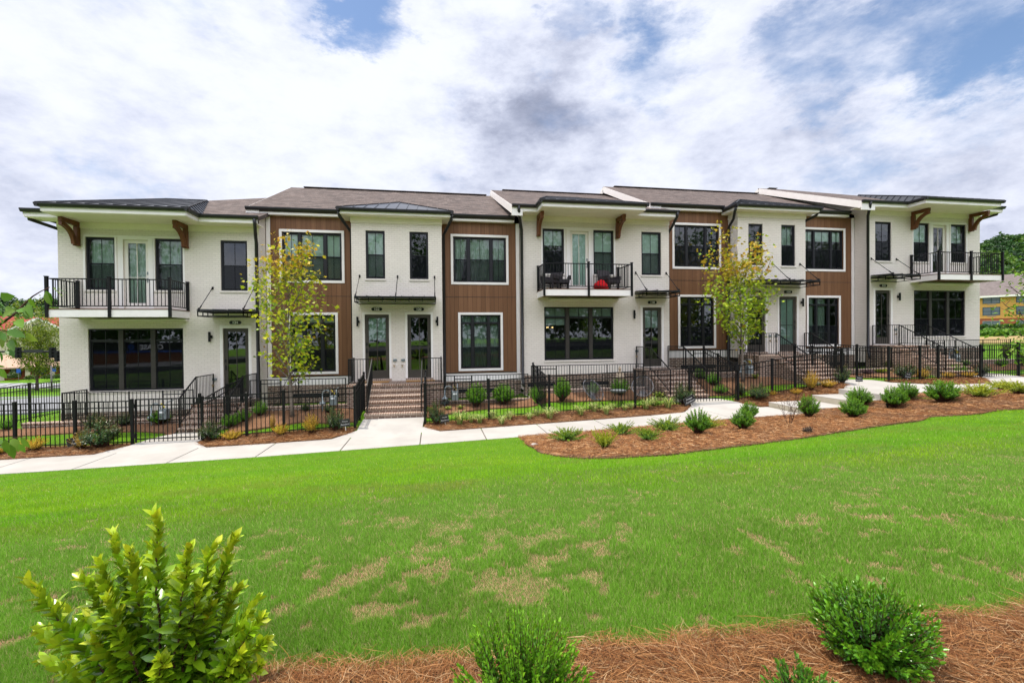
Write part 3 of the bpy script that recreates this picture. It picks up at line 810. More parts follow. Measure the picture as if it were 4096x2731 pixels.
def wall_panel(mb, x0, x1, z0, z1, y, holes, reveal=.12):
    xs = sorted({x0, x1, *[h[0] for h in holes], *[h[1] for h in holes]}); zs = sorted({z0, z1, *[h[2] for h in holes], *[h[3] for h in holes]})
    for a, b in zip(xs[:-1], xs[1:]):
        for c, d in zip(zs[:-1], zs[1:]):
            mx, mz = (a + b) / 2, (c + d) / 2
            if any(h[0] < mx < h[1] and h[2] < mz < h[3] for h in holes): continue
            mb.quad((a, y, c), (b, y, c), (b, y, d), (a, y, d))
    for a, b, c, d in holes:
        r = y + reveal
        mb.quad((a, y, c), (a, r, c), (a, r, d), (a, y, d)); mb.quad((b, y, c), (b, y, d), (b, r, d), (b, r, c))
        mb.quad((a, y, d), (a, r, d), (b, r, d), (b, y, d)); mb.quad((a, y, c), (b, y, c), (b, r, c), (a, r, c))


def pleats(mb, x0, x1, z0, z1, y, amp=.02, wl=.14, seed=0, spread=0.):
    rng = random.Random(seed); n = max(6, int((x1 - x0) / .02)); top = []; bot = []
    ph = rng.uniform(0, 6)
    for i in range(n + 1):
        f = i / n; x = x0 + (x1 - x0) * f; a = math.sin(f * (x1 - x0) / wl * 6.28 + ph + .8 * math.sin(f * 7 + ph))
        top.append((x, y + amp * a, z1)); bot.append((x0 + (x1 - x0) * f * (1 - spread), y + amp * 1.3 * a, z0))
    for i in range(n): mb.quad(bot[i], bot[i + 1], top[i + 1], top[i])


def window(root, x0, x1, z0, z1, yw, cols=(1,), transom=0., meet=.5, muntin=True, mull=.09, mullmat=None, shades=(), screen=True, sill=True, glass='glass', sillmat='white_brick'):
    y = yw + .045; d = .07; e = .05
    mb = MB()
    mb.box(x0, y, z0, x0 + e, y + d, z1); mb.box(x1 - e, y, z0, x1, y + d, z1)
    mb.box(x0 + e, y, z0, x1 - e, y + d, z0 + e); mb.box(x0 + e, y, z1 - e, x1 - e, y + d, z1)
    tot = sum(cols); inner = (x1 - x0 - 2 * e) - mull * (len(cols) - 1); x = x0 + e; lites = []; mulls = MB()
    for i, c in enumerate(cols):
        w = inner * c / tot; lites.append((x, x + w)); x += w
        if i < len(cols) - 1:
            (mulls if mullmat else mb).box(x, y - (.02 if mullmat else .004), z0 + e, x + mull, y + d, z1 - e); x += mull
    zt = z1 - e - transom if transom else z1 - e
    s = .03
    for a, b in lites:
        zz = [(z0 + e, zt)]
        if transom:
            mb.box(a, y + .008, zt - .055, b, y + d, zt); zz = [(z0 + e, zt - .055)]
            if muntin: mb.box((a + b) / 2 - .008, y + .04, zt, (a + b) / 2 + .008, y + .062, z1 - e)
        lo, hi = zz[0]; mz = lo + (hi - lo) * meet
        # sashes: upper one set back, lower one forward
        for (c, dd, yy) in ((lo, mz + .02, y + .012), (mz - .02, hi, y + .03)):
            mb.box(a, yy, c, a + s, yy + .03, dd); mb.box(b - s, yy, c, b, yy + .03, dd)
            mb.box(a + s, yy, c, b - s, yy + .03, c + s * 1.1); mb.box(a + s, yy, dd - s * 1.1, b - s, yy + .03, dd)
            if muntin: mb.box((a + b) / 2 - .008, yy + .006, c + s, (a + b) / 2 + .008, yy + .024, dd - s)
    win = mb.build('window', 'frame', root)
    if mullmat and mulls.v: mulls.build('mullion', mullmat, win)
    gl = MB(); sc = MB()
    for a, b in lites:
        lo = z0 + e; hi = zt - (.055 if transom else 0); mz = lo + (hi - lo) * meet
        gl.quad((a, y + .028, lo), (b, y + .028, lo), (b, y + .028, mz), (a, y + .028, mz))
        gl.quad((a, y + .046, mz), (b, y + .046, mz), (b, y + .046, hi), (a, y + .046, hi))
        if transom: gl.quad((a, y + .05, zt), (b, y + .05, zt), (b, y + .05, z1 - e), (a, y + .05, z1 - e))
        sc.quad((a + .02, y + .010, lo + .01), (b - .02, y + .010, lo + .01), (b - .02, y + .010, mz), (a + .02, y + .010, mz))
    gl.build('pane', glass, win, fix=False)
    if screen: sc.build('insect_screen', 'screen', win)
    for i, sh in enumerate(shades):
        if not sh or i >= len(lites): continue
        kind, frac = sh; a, b = lites[i]; zb = z1 - (z1 - z0) * frac; m2 = MB()
        if kind == 'blind': m2.box(a + .01, y + .10, zb, b - .01, y + .104, z1); m2.build('blind', 'blind', win)
        elif kind == 'frost': m2.box(a, y + .075, zb, b, y + .078, z1); m2.build('film', 'frosted', win)
        else:
            pleats(m2, a + .01, b - .01, zb, z1, y + .16, seed=int(a * 37) % 97, spread=.45 if kind == 'tied' else 0.); m2.build('curtain', 'curtain', win)
    if sill:
        m3 = MB(); m3.box(x0 - .03, yw - .035, z0 - .075, x1 + .03, yw + .06, z0 - .001); m3.build('sill', sillmat, win, bevel=.006)
    return win


def door(root, x0, x1, z0, z1, yw, paint, handle='left', shade=None, trim=None, lite=.13, glass='glass_dark', kick=.32, hm='frame'):
    y = yw + .06; mb = MB(); st = lite
    mb.box(x0, y, z0, x0 + st, y + .05, z1); mb.box(x1 - st, y, z0, x1, y + .05, z1); mb.box(x0 + st, y, z0, x1 - st, y + .05, z0 + kick); mb.box(x0 + st, y, z1 - st, x1 - st, y + .05, z1)
    a, b, c, d = x0 + st, x1 - st, z0 + kick, z1 - st; xm = (a + b) / 2; zm = c + (d - c) * .43
    mb.box(xm - .011, y + .005, c, xm + .011, y + .045, d); mb.box(a, y + .007, zm - .011, xm - .011, y + .043, zm + .011); mb.box(xm + .011, y + .007, zm - .011, b, y + .043, zm + .011)
    dr = mb.build('door', paint, root)
    g = MB(); g.quad((a, y + .026, c), (b, y + .026, c), (b, y + .026, d), (a, y + .026, d)); g.build('pane', glass, dr, fix=False)
    hx = x0 + st * .45 if handle == 'left' else x1 - st * .45; h = MB()
    h.box(hx - .022, y - .012, z0 + 1.0, hx + .022, y, z0 + 1.16); h.tube([(hx, y - .012, z0 + 1.05), (hx, y - .05, z0 + 1.05), (hx + (.09 if handle == 'left' else -.09), y - .05, z0 + 1.05)], .009, 6)
    h.build('handle', hm, dr); h = MB(); h.box(hx - .03, y - .015, z0 + 1.28, hx + .03, y, z0 + 1.38); h.build('deadbolt', hm, dr)
    if shade:
        kind, frac = shade; zb = d - (d - c) * frac; m2 = MB()
        if kind == 'blind': m2.box(a, y + .06, zb, b, y + .063, d); m2.build('blind', 'blind', dr)
        elif kind == 'frost': m2.box(a, y + .032, zb, b, y + .035, d); m2.build('film', 'frosted', dr)
        else: pleats(m2, a, b, zb, d, y + .11, seed=5); m2.build('curtain', 'curtain', dr)
    if trim:
        t0, t1, tz = trim; m3 = MB()
        m3.box(t0, yw - .012, z0, x0 - .004, yw + .10, tz); m3.box(x1 + .004, yw - .012, z0, t1, yw + .10, tz); m3.box(x0 - .004, yw - .012, z1 + .004, x1 + .004, yw + .10, tz)
        m3.build('door_frame', 'white_trim', dr)
    return dr


def bracket(root, x, yw, ztop, proj=.80, drop=.80):
    """curved cedar bracket in a plane across the wall"""
    t = .13; mb = MB()
    mb.box(x - t / 2, yw - .15, ztop - drop, x + t / 2, yw - .005, ztop - .155)          # wall post
    mb.box(x - t / 2 + .004, yw - proj, ztop - .15, x + t / 2 - .004, yw - .006, ztop - .004)       # top arm
    n = 12; inner = []; outer = []
    for k in range(n + 1):
        f = k / n; a = f * math.pi / 2
        # quarter curve from the arm's tip down to the post's foot
        cy, cz = yw - proj + .02, ztop - drop + .02
        oy = cy + (proj - .16) * math.sin(a); oz = cz + (drop - .17) * math.cos(a)
        outer.append((oy, oz)); inner.append((oy - .11 * math.sin(a) - .02, oz - .12 * math.cos(a) - .02 * math.sin(a)))
    for k in range(n):
        q = [outer[k], outer[k + 1], inner[k + 1], inner[k]]
        mb.prism([(x - t / 2 + .012, p[0], p[1]) for p in q], (t - .024, 0, 0))
    mb.box(x - t / 2 - .008, yw - .17, ztop - drop - .03, x + t / 2 + .008, yw - .004, ztop - drop + .05)
    mb.build('bracket', 'cedar', root, bevel=.006)


def number_plate(root, s, xc, zc, yw):
    mb = MB(); w, h = .40, .125; n = 10; pl = []
    for k in range(n + 1): a = -math.pi / 2 + math.pi * k / n; pl.append((xc + w / 2 - h / 2 + h / 2 * math.cos(a), yw - .03, zc + h / 2 * math.sin(a)))
    for k in range(n + 1): a = math.pi / 2 + math.pi * k / n; pl.append((xc - w / 2 + h / 2 + h / 2 * math.cos(a), yw - .03, zc + h / 2 * math.sin(a)))
    mb.prism(pl, (0, .028, 0)); p = mb.build('number_plate', 'plate', root)
    text_mesh('digits', s, .132, 'lettering', p, (xc, yw - .036, zc - .002), bold=.003)


def wall_light(root, x, z0, yw, side=1):
    mb = MB(); mb.box(x - .035, yw - .11, z0, x + .035, yw - .06, z0 + .36); mb.box(x - .03 + side * .04, yw - .06, z0 + .13, x + .03 + side * .04, yw - .004, z0 + .23)
    mb.build('wall_light', 'black_metal', root, bevel=.004)


def outlet(root, x, z, yw):
    mb = MB(); mb.box(x - .07, yw - .05, z, x + .07, yw - .002, z + .09); mb.build('outlet_cover', 'galv', root, bevel=.01)
    mb = MB(); mb.tube([(x - .03, yw - .002, z - .17), (x - .03, yw - .09, z - .17), (x - .03, yw - .11, z - .23)], .016, 8); mb.tube([(x - .075, yw - .08, z - .145), (x + .015, yw - .08, z - .145)], .012, 6); mb.lathe([(.0, .0), (.028, .0), (.028, .012), (0, .012)], (x - .03, yw - .09, z - .15), 10)
    mb.build('hose_tap', 'brass', root)


def downspout(root, pts, r=.058):
    mb = MB(); mb.tube(pts, r, 8); mb.build('downspout', 'gutter', root, smooth=True)


def gutter_run(mb, p, q, inward=(0, 1, 0)):
    """K-shaped gutter between two points on its back top edge"""
    p = Vector(p); q = Vector(q); o = -Vector(inward)
    prof = [(0, 0), (0, -.115), (.07, -.115), (.10, -.06), (.115, -.05), (.115, 0)]
    mb.prism([p + o * a + Vector((0, 0, b)) for a, b in prof], q - p)


def slope_roof(root, x0, x1, ye, ze, yr, zr, yb, hipl=0., hipr=0., th=.14):
    """gable or hipped roof; shingles on top, boards below"""
    mb = MB()
    A, B = (x0, ye, ze), (x1, ye, ze); C, D = (x1 - hipr, yr, zr), (x0 + hipl, yr, zr); E, Fp = (x1, yb, ze), (x0, yb, ze)
    mb.quad(A, B, C, D); mb.quad(E, Fp, D, C)
    mb.quad(Fp, A, D) if hipl else None
    mb.quad(B, E, C) if hipr else None
    dz = Vector((0, 0, -th)); lo = [Vector(p) + dz for p in (A, B, C, D, E, Fp)]
    a, b, c, d, e, f = lo
    mb.quad(A, B, b, a); mb.quad(b, a, d, c)
    mb.quad(E, Fp, f, e)
    if not hipl: mb.quad(A, D, d, a); mb.quad(D, Fp, f, d)
    else: mb.quad(Fp, A, a, f)
    if not hipr: mb.quad(B, C, c, b); mb.quad(C, E, e, c)
    else: mb.quad(B, E, e, b)
    rf = mb.build('roof', 'shingles', root, fix=False)
    rb = MB(); n = max(2, int((C[0] - D[0]) / 1.2))
    k0 = D[0]
    rb.bar((D[0] + .6, yr, zr + .015), (C[0] - .5, yr, zr + .015), .30, .03); rb.build('ridge_vent', 'shingles', rf)
    return rf


def metal_roof(name, root, poly_rows, seam=.42):
    """poly_rows: list of planar polygons (each 3 or 4 points), the first two points on the eave; seams run up the slope"""
    mb = MB()
    for P in poly_rows:
        P = [Vector(p) for p in P]; mb.quad(*P); mb.quad(*[p - Vector((0, 0, .03)) for p in P])
        e = P[1] - P[0]; L = e.length; e = e / L; nrm = e.cross(P[-1] - P[0]).normalized()
        if nrm.z < 0: nrm = -nrm
        upv = nrm.cross(e).normalized()
        if upv.z < 0: upv = -upv
        n = int(L / seam)
        for k in range(n + 1):
            s = L * (k + .5) / (n + 1); o = P[0] + e * s
            # length of the seam inside the polygon
            best = 0
            for i in range(1, len(P)):
                a, b = P[i], P[(i + 1) % len(P)]
                ax, ay = (a - o).dot(e), (a - o).dot(upv); bx, by = (b - o).dot(e), (b - o).dot(upv)
                if (ax > 0) != (bx > 0): best = max(best, ay + (by - ay) * (0 - ax) / (bx - ax))
            if best > .05: mb.bar(o + nrm * .012, o + upv * best + nrm * .012, .014, .034, up=nrm)
        pk = [P[0], P[1]]
        for i in range(1, len(P)): mb.bar(P[i] + Vector((0, 0, .012)), P[(i + 1) % len(P)] + Vector((0, 0, .012)), .05, .03)
    return mb.build(name, 'metal_roof', root, fix=False)


def awning(root, x0, x1, z0, yw, rods, rod_dz=.86):
    yf = yw - 1.05; zb, zt = z0 + 3.70, z0 + 3.86; mb = MB(); r = .034
    for z, w in ((zt, .05), (zb, .03)):
        mb.bar((x0, yf, z), (x1, yf, z), w, w); mb.bar((x0, yw - .02, z), (x1, yw - .02, z), w, w)
        mb.bar((x0, yf, z), (x0, yw - .02, z), w, w); mb.bar((x1, yf, z), (x1, yw - .02, z), w, w)
    n = int((x1 - x0) / .42)
    for k in range(n + 1):
        x = x0 + (x1 - x0) * k / n; mb.bar((x, yf, zb), (x, yf, zt), .026)
        if k % 2 == 0: mb.bar((x, yf, zt - .01), (x, yw - .02, zt - .01), .024)
    for k in range(3): mb.bar((x0, yf + .35 * k, zb), (x0, yf + .35 * k, zt), .026); mb.bar((x1, yf + .35 * k, zb), (x1, yf + .35 * k, zt), .026)
    aw = mb.build('awning', 'black_metal', root)
    m = MB(); m.prism([(x0 - .02, yf - .03, zt + .03), (x0 - .02, yw - .01, zt + .085), (x0 - .02, yw - .01, zt + .10), (x0 - .02, yf - .03, zt + .045)], (x1 - x0 + .04, 0, 0))
    k = int((x1 - x0) / .4)
    for i in range(k + 1):
        x = x0 + (x1 - x0) * i / k; m.bar((x, yf - .03, zt + .06), (x, yw - .02, zt + .115), .014, .03)
    m.build('awning_roof', 'metal_roof', aw)
    for x in rods:
        m = MB(); a = Vector((x, yw - .03, z0 + 4.75)); b = Vector((x, yf + .04, zt + .06)); m.tube([a, b], .013, 6)
        d = (b - a).normalized(); m.tube([b - d * .22, b - d * .08], .022, 6); m.tube([a + d * .02, a + d * .10], .02, 6); m.box(x - .03, yw - .02, a.z - .05, x + .03, yw - .002, a.z + .05); m.box(x - .018, yf + .01, zt + .02, x + .018, yf + .07, zt + .12)
        m.build('tie_rod', 'black_metal', aw)


def balcony(root, x0, x1, z0, yw, yf=16.75):
    zb, zt = z0 + 3.66, z0 + 3.90; mb = MB(); t = .045
    mb.box(x0, yf, zb, x1, yf + t, zt); mb.box(x0, yf + t, zb, x0 + t, yw - .002, zt); mb.box(x1 - t, yf + t, zb, x1, yw - .002, zt)
    bc = mb.build('balcony', 'white_trim', root, bevel=.004)
    m = MB(); n = int((yw - yf) / .14)
    for k in range(n): m.box(x0 - .012, yf - .012 + k * (yw - yf) / n, zt + .002, x1 + .012, yf - .02 + (k + 1) * (yw - yf) / n, zt + .03)
    m.box(x0 + t, yf + t, zb + .05, x1 - t, yw - .004, zb + .08)
    m.build('decking', 'deck', bc)
    h = 1.0; m = MB(); up = Vector((0, 0, 1)); zf = zt + .03; e = .035
    P = [Vector((x0 + e, yw - .05, zf)), Vector((x0 + e, yf + e, zf)), Vector(((x0 + x1) / 2, yf + e, zf)), Vector((x1 - e, yf + e, zf)), Vector((x1 - e, yw - .05, zf))]
    for a, b in zip(P[:-1], P[1:]):
        m.bar(a + up * (h - .04), b + up * (h - .04), .05, .032); m.bar(a + up * .09, b + up * .09, .03, .03)
        k = int(round((b - a).length / .112))
        for q in range(1, k): p = a + (b - a) * (q / k); m.bar(p + up * .09, p + up * (h - .05), .017)
    m.build('railing', 'black_metal', bc)
    for i, p in enumerate(P):
        m = MB(); o = Vector((0, 0, 0))
        if i in (1, 2, 3): o = Vector((0 if i == 2 else (-.045 if i == 1 else .045), -.05, 0)) * 1.0
        x, y, z = p + o; lo = zb - .01 if i in (1, 2, 3) else zf
        m.box(x - .038, y - .038, lo, x + .038, y + .038, z + h + .01); m.box(x - .048, y - .048, z + h + .01, x + .048, y + .048, z + h + .035); m.build('railing_post', 'black_metal', bc)
    m = MB(); m.box(x0 + .5, yw - .16, zb - .09, x1 - .05, yw - .003, zb - .02); m.build('ledger', 'white_trim', bc)


def inner_room(root, x0, x1, z0, z1, y):
    y += 2.2; mb = MB(); mb.quad((x0, y, z0), (x1, y, z0), (x1, y, z1), (x0, y, z1)); mb.build('inner_wall', 'room', root)
    for a, b in ((.42, .45), (3.45, 3.85)): mb = MB(); mb.box(x0, YR + .25, z0 + a, x1, y - .01, z0 + b); mb.build('inner_floor', 'room', root)


def side_wall(mb, x, y0, y1, z0, zs, ye, ze, yr, zr):
    def zz(y): return min(zs, 99) if y <= ye else (ze + (zr - ze) * (y - ye) / (yr - ye) if y <= yr else zr - (zr - ze) * (y - yr) / (yr - ye)) - .16
    P = [(x, y0, z0), (x, y1, z0), (x, y1, zz(y1)), (x, yr, zz(yr)), (x, y0, zz(y0))]
    mb.quad(*P)


def balcony_house(xl, xr, z0, number, label, mirror=False, shades={}, hip=None, roofx=None, base=None, gut=None):
    root = thing('townhouse', ((xl + xr) / 2, YF, z0), label, 'townhouse', 'white brick townhouses in one row')
    W = xr - xl
    def X(a, b): return (xr - b, xr - a) if mirror else (xl + a, xl + b)
    zs = z0 + 6.98; ye, ze, yr, zr = 17.45, z0 + 7.22, 24.0, z0 + 9.88
    ua = X(.82, 1.72); ub = X(2.97, 3.86); sm = X(5.09, 5.98); gw = X(.86, 3.83); dr = X(5.13, 5.98); bd = X(1.98, 2.76)
    zb = z0 + base
    holes = [(*ua, z0 + 4.66, z0 + 6.49), (*ub, z0 + 4.66, z0 + 6.49), (*sm, z0 + 4.66, z0 + 6.48), (*gw, z0 + 1.14, z0 + 3.31), (*dr, z0 + .80, z0 + 3.30), (*bd, z0 + 3.93, z0 + 6.42)]
    mb = MB(); wall_panel(mb, xl, xr, zb, zs - .19, YF, holes)
    side_wall(mb, xl, YF, 30, z0 - 2.6 if xl < -12 else zb - .6, zs, ye, ze, yr, zs if hip == 'left' else zr); side_wall(mb, xr, YF, 30, zb - .9, zs, ye, ze, yr, zs if hip == 'right' else zr)
    mb.quad((xl, 30, zb - 3), (xr, 30, zb - 3), (xr, 30, zs + .3), (xl, 30, zs + .3))
    mb.build('wall', 'white_brick', root, fix=False)
    mb = MB(); mb.box(xl - .004, YF - .015, zb - 1.3, xr + .004, YF + .1, zb - .004); mb.build('brick_base', 'brown_brick', root)
    for a, b in ((.15, 1.3), (2.4, 3.6)): mb = MB(); mb.box(xl + a, YF - .02, zb - .47, xl + b, YF - .017, zb - .33); mb.build('vent', 'interior', root)
    mb = MB(); mb.box(xl - .01, YF - .03, zs - .20, xr + .01, YF + .05, zs); mb.build('frieze_board', 'cream_soffit', root, bevel=.004)
    inner_room(root, xl + .05, xr - .05, z0 + .3, zs, YF + 1.3)
    S = shades
    window(root, *ua, z0 + 4.66, z0 + 6.49, YF, shades=[S.get('ua')]); window(root, *ub, z0 + 4.66, z0 + 6.49, YF, shades=[S.get('ub')])
    window(root, *sm, z0 + 4.66, z0 + 6.48, YF, shades=[S.get('sm')])
    window(root, *gw, z0 + 1.14, z0 + 3.31, YF, cols=(1, 1, 1), transom=.33, meet=.46, mull=.15, mullmat='bronze', shades=S.get('g', ()), glass='glass_dark')
    door(root, *dr, z0 + .80, z0 + 3.30, YF, 'door_paint', handle='right' if mirror else 'left', shade=S.get('door'), trim=(dr[0] - .1, dr[1] + .1, z0 + 3.40))
    door(root, *bd, z0 + 3.93, z0 + 6.42, YF, 'white_door', handle='left' if mirror else 'right', shade=S.get('bdoor'), trim=(bd[0] - .16, bd[1] + .16, z0 + 6.53), lite=.11, kick=.28, glass='glass', hm='galv')
    mb = MB(); mb.box(min(ua[0], ub[0]) - .03, YF - .02, z0 + 6.495, max(ua[1], ub[1]) + .03, YF + .02, z0 + 6.56)
    for q in (ua, ub): mb.box(q[0] - .05 if False else q[0] - .06, YF - .012, z0 + 4.6, q[0] - .002, YF + .02, z0 + 6.494); mb.box(q[1] + .002, YF - .012, z0 + 4.6, q[1] + .06, YF + .02, z0 + 6.494)
    mb.build('window_surround', 'white_trim', root)
    lx = dr[1] + .28 if mirror else dr[0] - .38
    lx = X(4.72, 4.72)[0]; wall_light(root, lx, z0 + 2.82, YF, side=-1 if mirror else 1)
    number_plate(root, number, (dr[0] + dr[1]) / 2, z0 + 3.51, YF)
    outlet(root, X(4.86, 4.86)[0] - .02, z0 + 1.42, YF)
    aw = X(4.80, 6.22); awning(root, *aw, z0, YF, [aw[0] + .02, aw[1] - .02])
    bc = X(.57, 4.06); balcony(root, *bc, z0, YF)
    for b in ((.63, 4.0) if not mirror else (.63, 3.96)): bracket(root, X(b, b)[0], YF, zs - .004)
    # roofs
    rx0, rx1 = roofx
    slope_roof(root, rx0, rx1, ye, ze, yr, zr, 30.5, hipl=6.2 if hip == 'left' else 0, hipr=6.2 if hip == 'right' else 0)
    b0, b1 = X(.50, 4.62) if not mirror else X(.78, 4.85)
    sf = MB(); sf.box(rx0 + .04, 17.46, zs, b0 - .001, YF + .05, zs + .03); sf.box(b1 + .001, 17.46, zs, rx1 - .04, YF + .05, zs + .03)
    sf.box(b0, 16.68, zs, b1, YF + .05, zs + .032); sf.build('soffit', 'cream_soffit', root)
    fa = MB(); fh = .17
    fa.box(rx0 + .02, 17.44, zs + .02, b0, 17.47, zs + .02 + fh); fa.box(b1, 17.44, zs + .02, rx1 - .02, 17.47, zs + .02 + fh)
    fa.box(b0, 16.66, zs + .02, b1, 16.69, zs + .04 + fh); fa.box(b0 - .02, 16.66, zs + .02, b0 + .004, 17.47, zs + .04 + fh); fa.box(b1 - .004, 16.66, zs + .02, b1 + .02, 17.47, zs + .04 + fh)
    fa.build('fascia', 'white_trim', root)
    gu = MB(); zg = zs + .27
    gutter_run(gu, (rx0 - .02, 17.44, zg), (b0 - .1, 17.44, zg)); gutter_run(gu, (b1 + .1, 17.44, zg), (rx1 + .02, 17.44, zg)); gutter_run(gu, (b0 - .13, 16.66, zg), (b1 + .13, 16.66, zg))
    gutter_run(gu, (b0 - .02, 16.55, zg - .002), (b0 - .02, 17.5, zg - .002), (1, 0, 0)); gutter_run(gu, (b1 + .02, 16.55, zg - .002), (b1 + .02, 17.5, zg - .002), (-1, 0, 0))
    gu.build('gutter', 'gutter', root, fix=True)
    ytop = 21.05; zt = zg + .333 * (ytop - 16.58)
    t0, t1 = b0 + 1.25, b1 - 1.3
    metal_roof('porch_roof', root, [[(b0 - .1, 16.58, zg), (b1 + .1, 16.58, zg), (t1, ytop, zt), (t0, ytop, zt)],
                                    [(b0 - .1, 21.05, zg), (b0 - .1, 16.58, zg), (t0, ytop, zt)], [(b1 + .1, 16.58, zg), (b1 + .1, 21.05, zg), (t1, ytop, zt)]])
    return root


def duplex(xl, xr, z0, nums, label, shades, roofx, zbase):
    xc = (xl + xr) / 2; root = thing('townhouse', (xc, YF, z0), label, 'townhouse', 'white brick townhouses in one row')
    zs = z0 + 6.98; ye, ze, yr, zr = 18.45, z0 + 7.33, 24.0, z0 + 9.86; bw = 1.69
    zt_b = z0 + 7.10; S = shades
    # brown panels
    mb = MB()
    hl = [(xc - 4.33, xc - 2.16, z0 + 4.65, z0 + 6.49), (xc - 4.07, xc - 2.43, z0 + 1.12, z0 + 3.31)]; hr = [(2 * xc - b, 2 * xc - a, c, d) for a, b, c, d in hl]
    for a, b, h in ((xl, xc - bw, hl), (xc + bw, xr, hr)):
        mb = MB(); wall_panel(mb, a, b, z0 + .96, z0 + 4.04, YR, [h[1]]); wall_panel(mb, a, b, z0 + 4.04, zt_b, YR, [h[0]]); mb.build('plank_siding', 'siding', root)
        mb = MB(); mb.box(a + .002, YR - .006, z0 + 4.035, b - .002, YR + .01, z0 + 4.05); mb.build('belt_joint', 'gutter', root)
    for a, b in ((xl, xc - bw), (xc + bw, xr)):
        mb = MB(); mb.box(a, YR - .012, z0 + .62, b, YR + .1, z0 + .93); mb.build('skirt_board', 'white_trim', root)
        mb = MB(); mb.box(a, YR - .03, z0 + .932, b, YR + .05, z0 + .957); mb.build('drip_edge', 'gutter', root)
    for a in (xl + .03, xr - .17): mb = MB(); mb.box(a, YR - .034, z0 + .62, a + .14, YR + .04, zt_b - .01); mb.build('corner_board', 'white_trim', root)
    mb = MB(); mb.box(xl, YR - .01, z0 - 1.2, xr, YR + .1, z0 + .615); mb.build('brick_base', 'brown_brick', root)
    for a, b in ((xl + .9, xl + 2.6), (xr - 2.6, xr - .6)): mb = MB(); mb.box(a, YR - .016, z0 + .13, b, YR - .011, z0 + .29); mb.build('vent', 'interior', root)
    # bay
    zb = z0 + .60; mb = MB()
    bh = [(xc - 1.17, xc - .46, z0 + 4.66, z0 + 6.49), (xc + .46, xc + 1.17, z0 + 4.66, z0 + 6.49), (xc - 1.235, xc - .345, z0 + .84, z0 + 3.30), (xc + .345, xc + 1.235, z0 + .84, z0 + 3.30)]
    wall_panel(mb, xc - bw, xc + bw, zb, zs - .19, YF, bh)
    for x in (xc - bw, xc + bw): mb.quad((x, YF, zb), (x, YR + .05, zb), (x, YR + .05, zs), (x, YF, zs))
    mb.build('bay_wall', 'white_brick', root, fix=False)
    mb = MB(); mb.box(xc - bw - .02, YF - .03, zs - .20, xc + bw + .02, YR, zs); mb.build('frieze_board', 'cream_soffit', root, bevel=.004)
    for a in (xc - 1.3, xc + .27): mb = MB(); mb.box(a, YF - .06, z0 + .75, a + 1.03, YF + .06, z0 + .838); mb.build('door_sill', 'tread_brick', root)
    mb = MB(); side_wall(mb, xl, YR, 30, z0 - 1, zs, ye, ze, yr, zr); side_wall(mb, xr, YR, 30, z0 - 1, zs, ye, ze, yr, zr); mb.quad((xl, 30, z0 - 2), (xr, 30, z0 - 2), (xr, 30, zs + .4), (xl, 30, zs + .4)); mb.build('wall', 'white_brick', root, fix=False)
    inner_room(root, xl + .05, xr - .05, z0 + .3, zs, YF + 1.7)
    for key, h in (('ul', hl[0]), ('ur', hr[0])):
        w = window(root, *h, YR, cols=(.58, .93, .58), mull=.10, shades=S.get(key, ()), sill=False); m = MB(); a, b, c, d = h; t = .1
        m.box(a - t, YR - .03, c - t, a - .003, YR + .06, d + t); m.box(b + .003, YR - .03, c - t, b + t, YR + .06, d + t); m.box(a - .003, YR - .03, d + .003, b + .003, YR + .06, d + t); m.box(a - .003, YR - .03, c - t, b + .003, YR + .06, c - .003); m.build('window_trim', 'white_trim', w, bevel=.004)
    for key, h in (('gl', hl[1]), ('gr', hr[1])):
        w = window(root, *h, YR, cols=(.40, .58, .40), transom=.24, meet=.45, mull=.10, muntin=False, shades=S.get(key, ()), sill=False, glass='glass_dark'); m = MB(); a, b, c, d = h; t = .1
        m.box(a - t, YR - .03, c - t, a - .003, YR + .06, d + t); m.box(b + .003, YR - .03, c - t, b + t, YR + .06, d + t); m.box(a - .003, YR - .03, d + .003, b + .003, YR + .06, d + t); m.box(a - .003, YR - .03, c - t, b + .003, YR + .06, c - .003); m.build('window_trim', 'white_trim', w, bevel=.004)
    window(root, *bh[0], YF, shades=[S.get('b1')]); window(root, *bh[1], YF, shades=[S.get('b2')], muntin=bool(S.get('b2')))
    door(root, *bh[2], YF, 'door_paint', 'left', S.get('d1'), (xc - 1.32, xc - .26, z0 + 3.38)); door(root, *bh[3], YF, 'door_paint', 'right', S.get('d2'), (xc + .26, xc + 1.32, z0 + 3.38))
    number_plate(root, nums[0], xc - .785, z0 + 3.5, YF); number_plate(root, nums[1], xc + .785, z0 + 3.5, YF)
    wall_light(root, xc - 1.49, z0 + 2.85, YF, 1); wall_light(root, xc + 1.49, z0 + 2.85, YF, -1)
    outlet(root, xc - .13, z0 + 1.5, YF); outlet(root, xc + .17, z0 + 1.5, YF)
    mb = MB()
    awning(root, xc - 1.42, xc + 1.42, z0, YF, [xc - 1.4, xc, xc + 1.4])
    rx0, rx1 = roofx
    slope_roof(root, rx0, rx1, ye, ze, yr, zr, 30.5)
    fa = MB(); fa.box(rx0 + .02, ye + .012, zt_b - .005, xc - bw - .3, YR + .05, zt_b + .085); fa.box(xc + bw + .3, ye + .012, zt_b - .005, rx1, YR + .05, zt_b + .085)
    # bay eave
    ex = 2.07; fa.box(xc - ex + .06, 17.58, zs + .02, xc + ex - .06, 17.61, zs + .15); fa.box(xc - ex + .04, 17.58, zs + .02, xc - ex + .07, YR, zs + .15); fa.box(xc + ex - .07, 17.58, zs + .02, xc + ex - .04, YR, zs + .15)
    fa.build('fascia', 'white_trim', root)
    sf = MB(); sf.box(xc - ex + .06, 17.6, zs, xc + ex - .06, YR + .1, zs + .025); sf.build('soffit', 'cream_soffit', root)
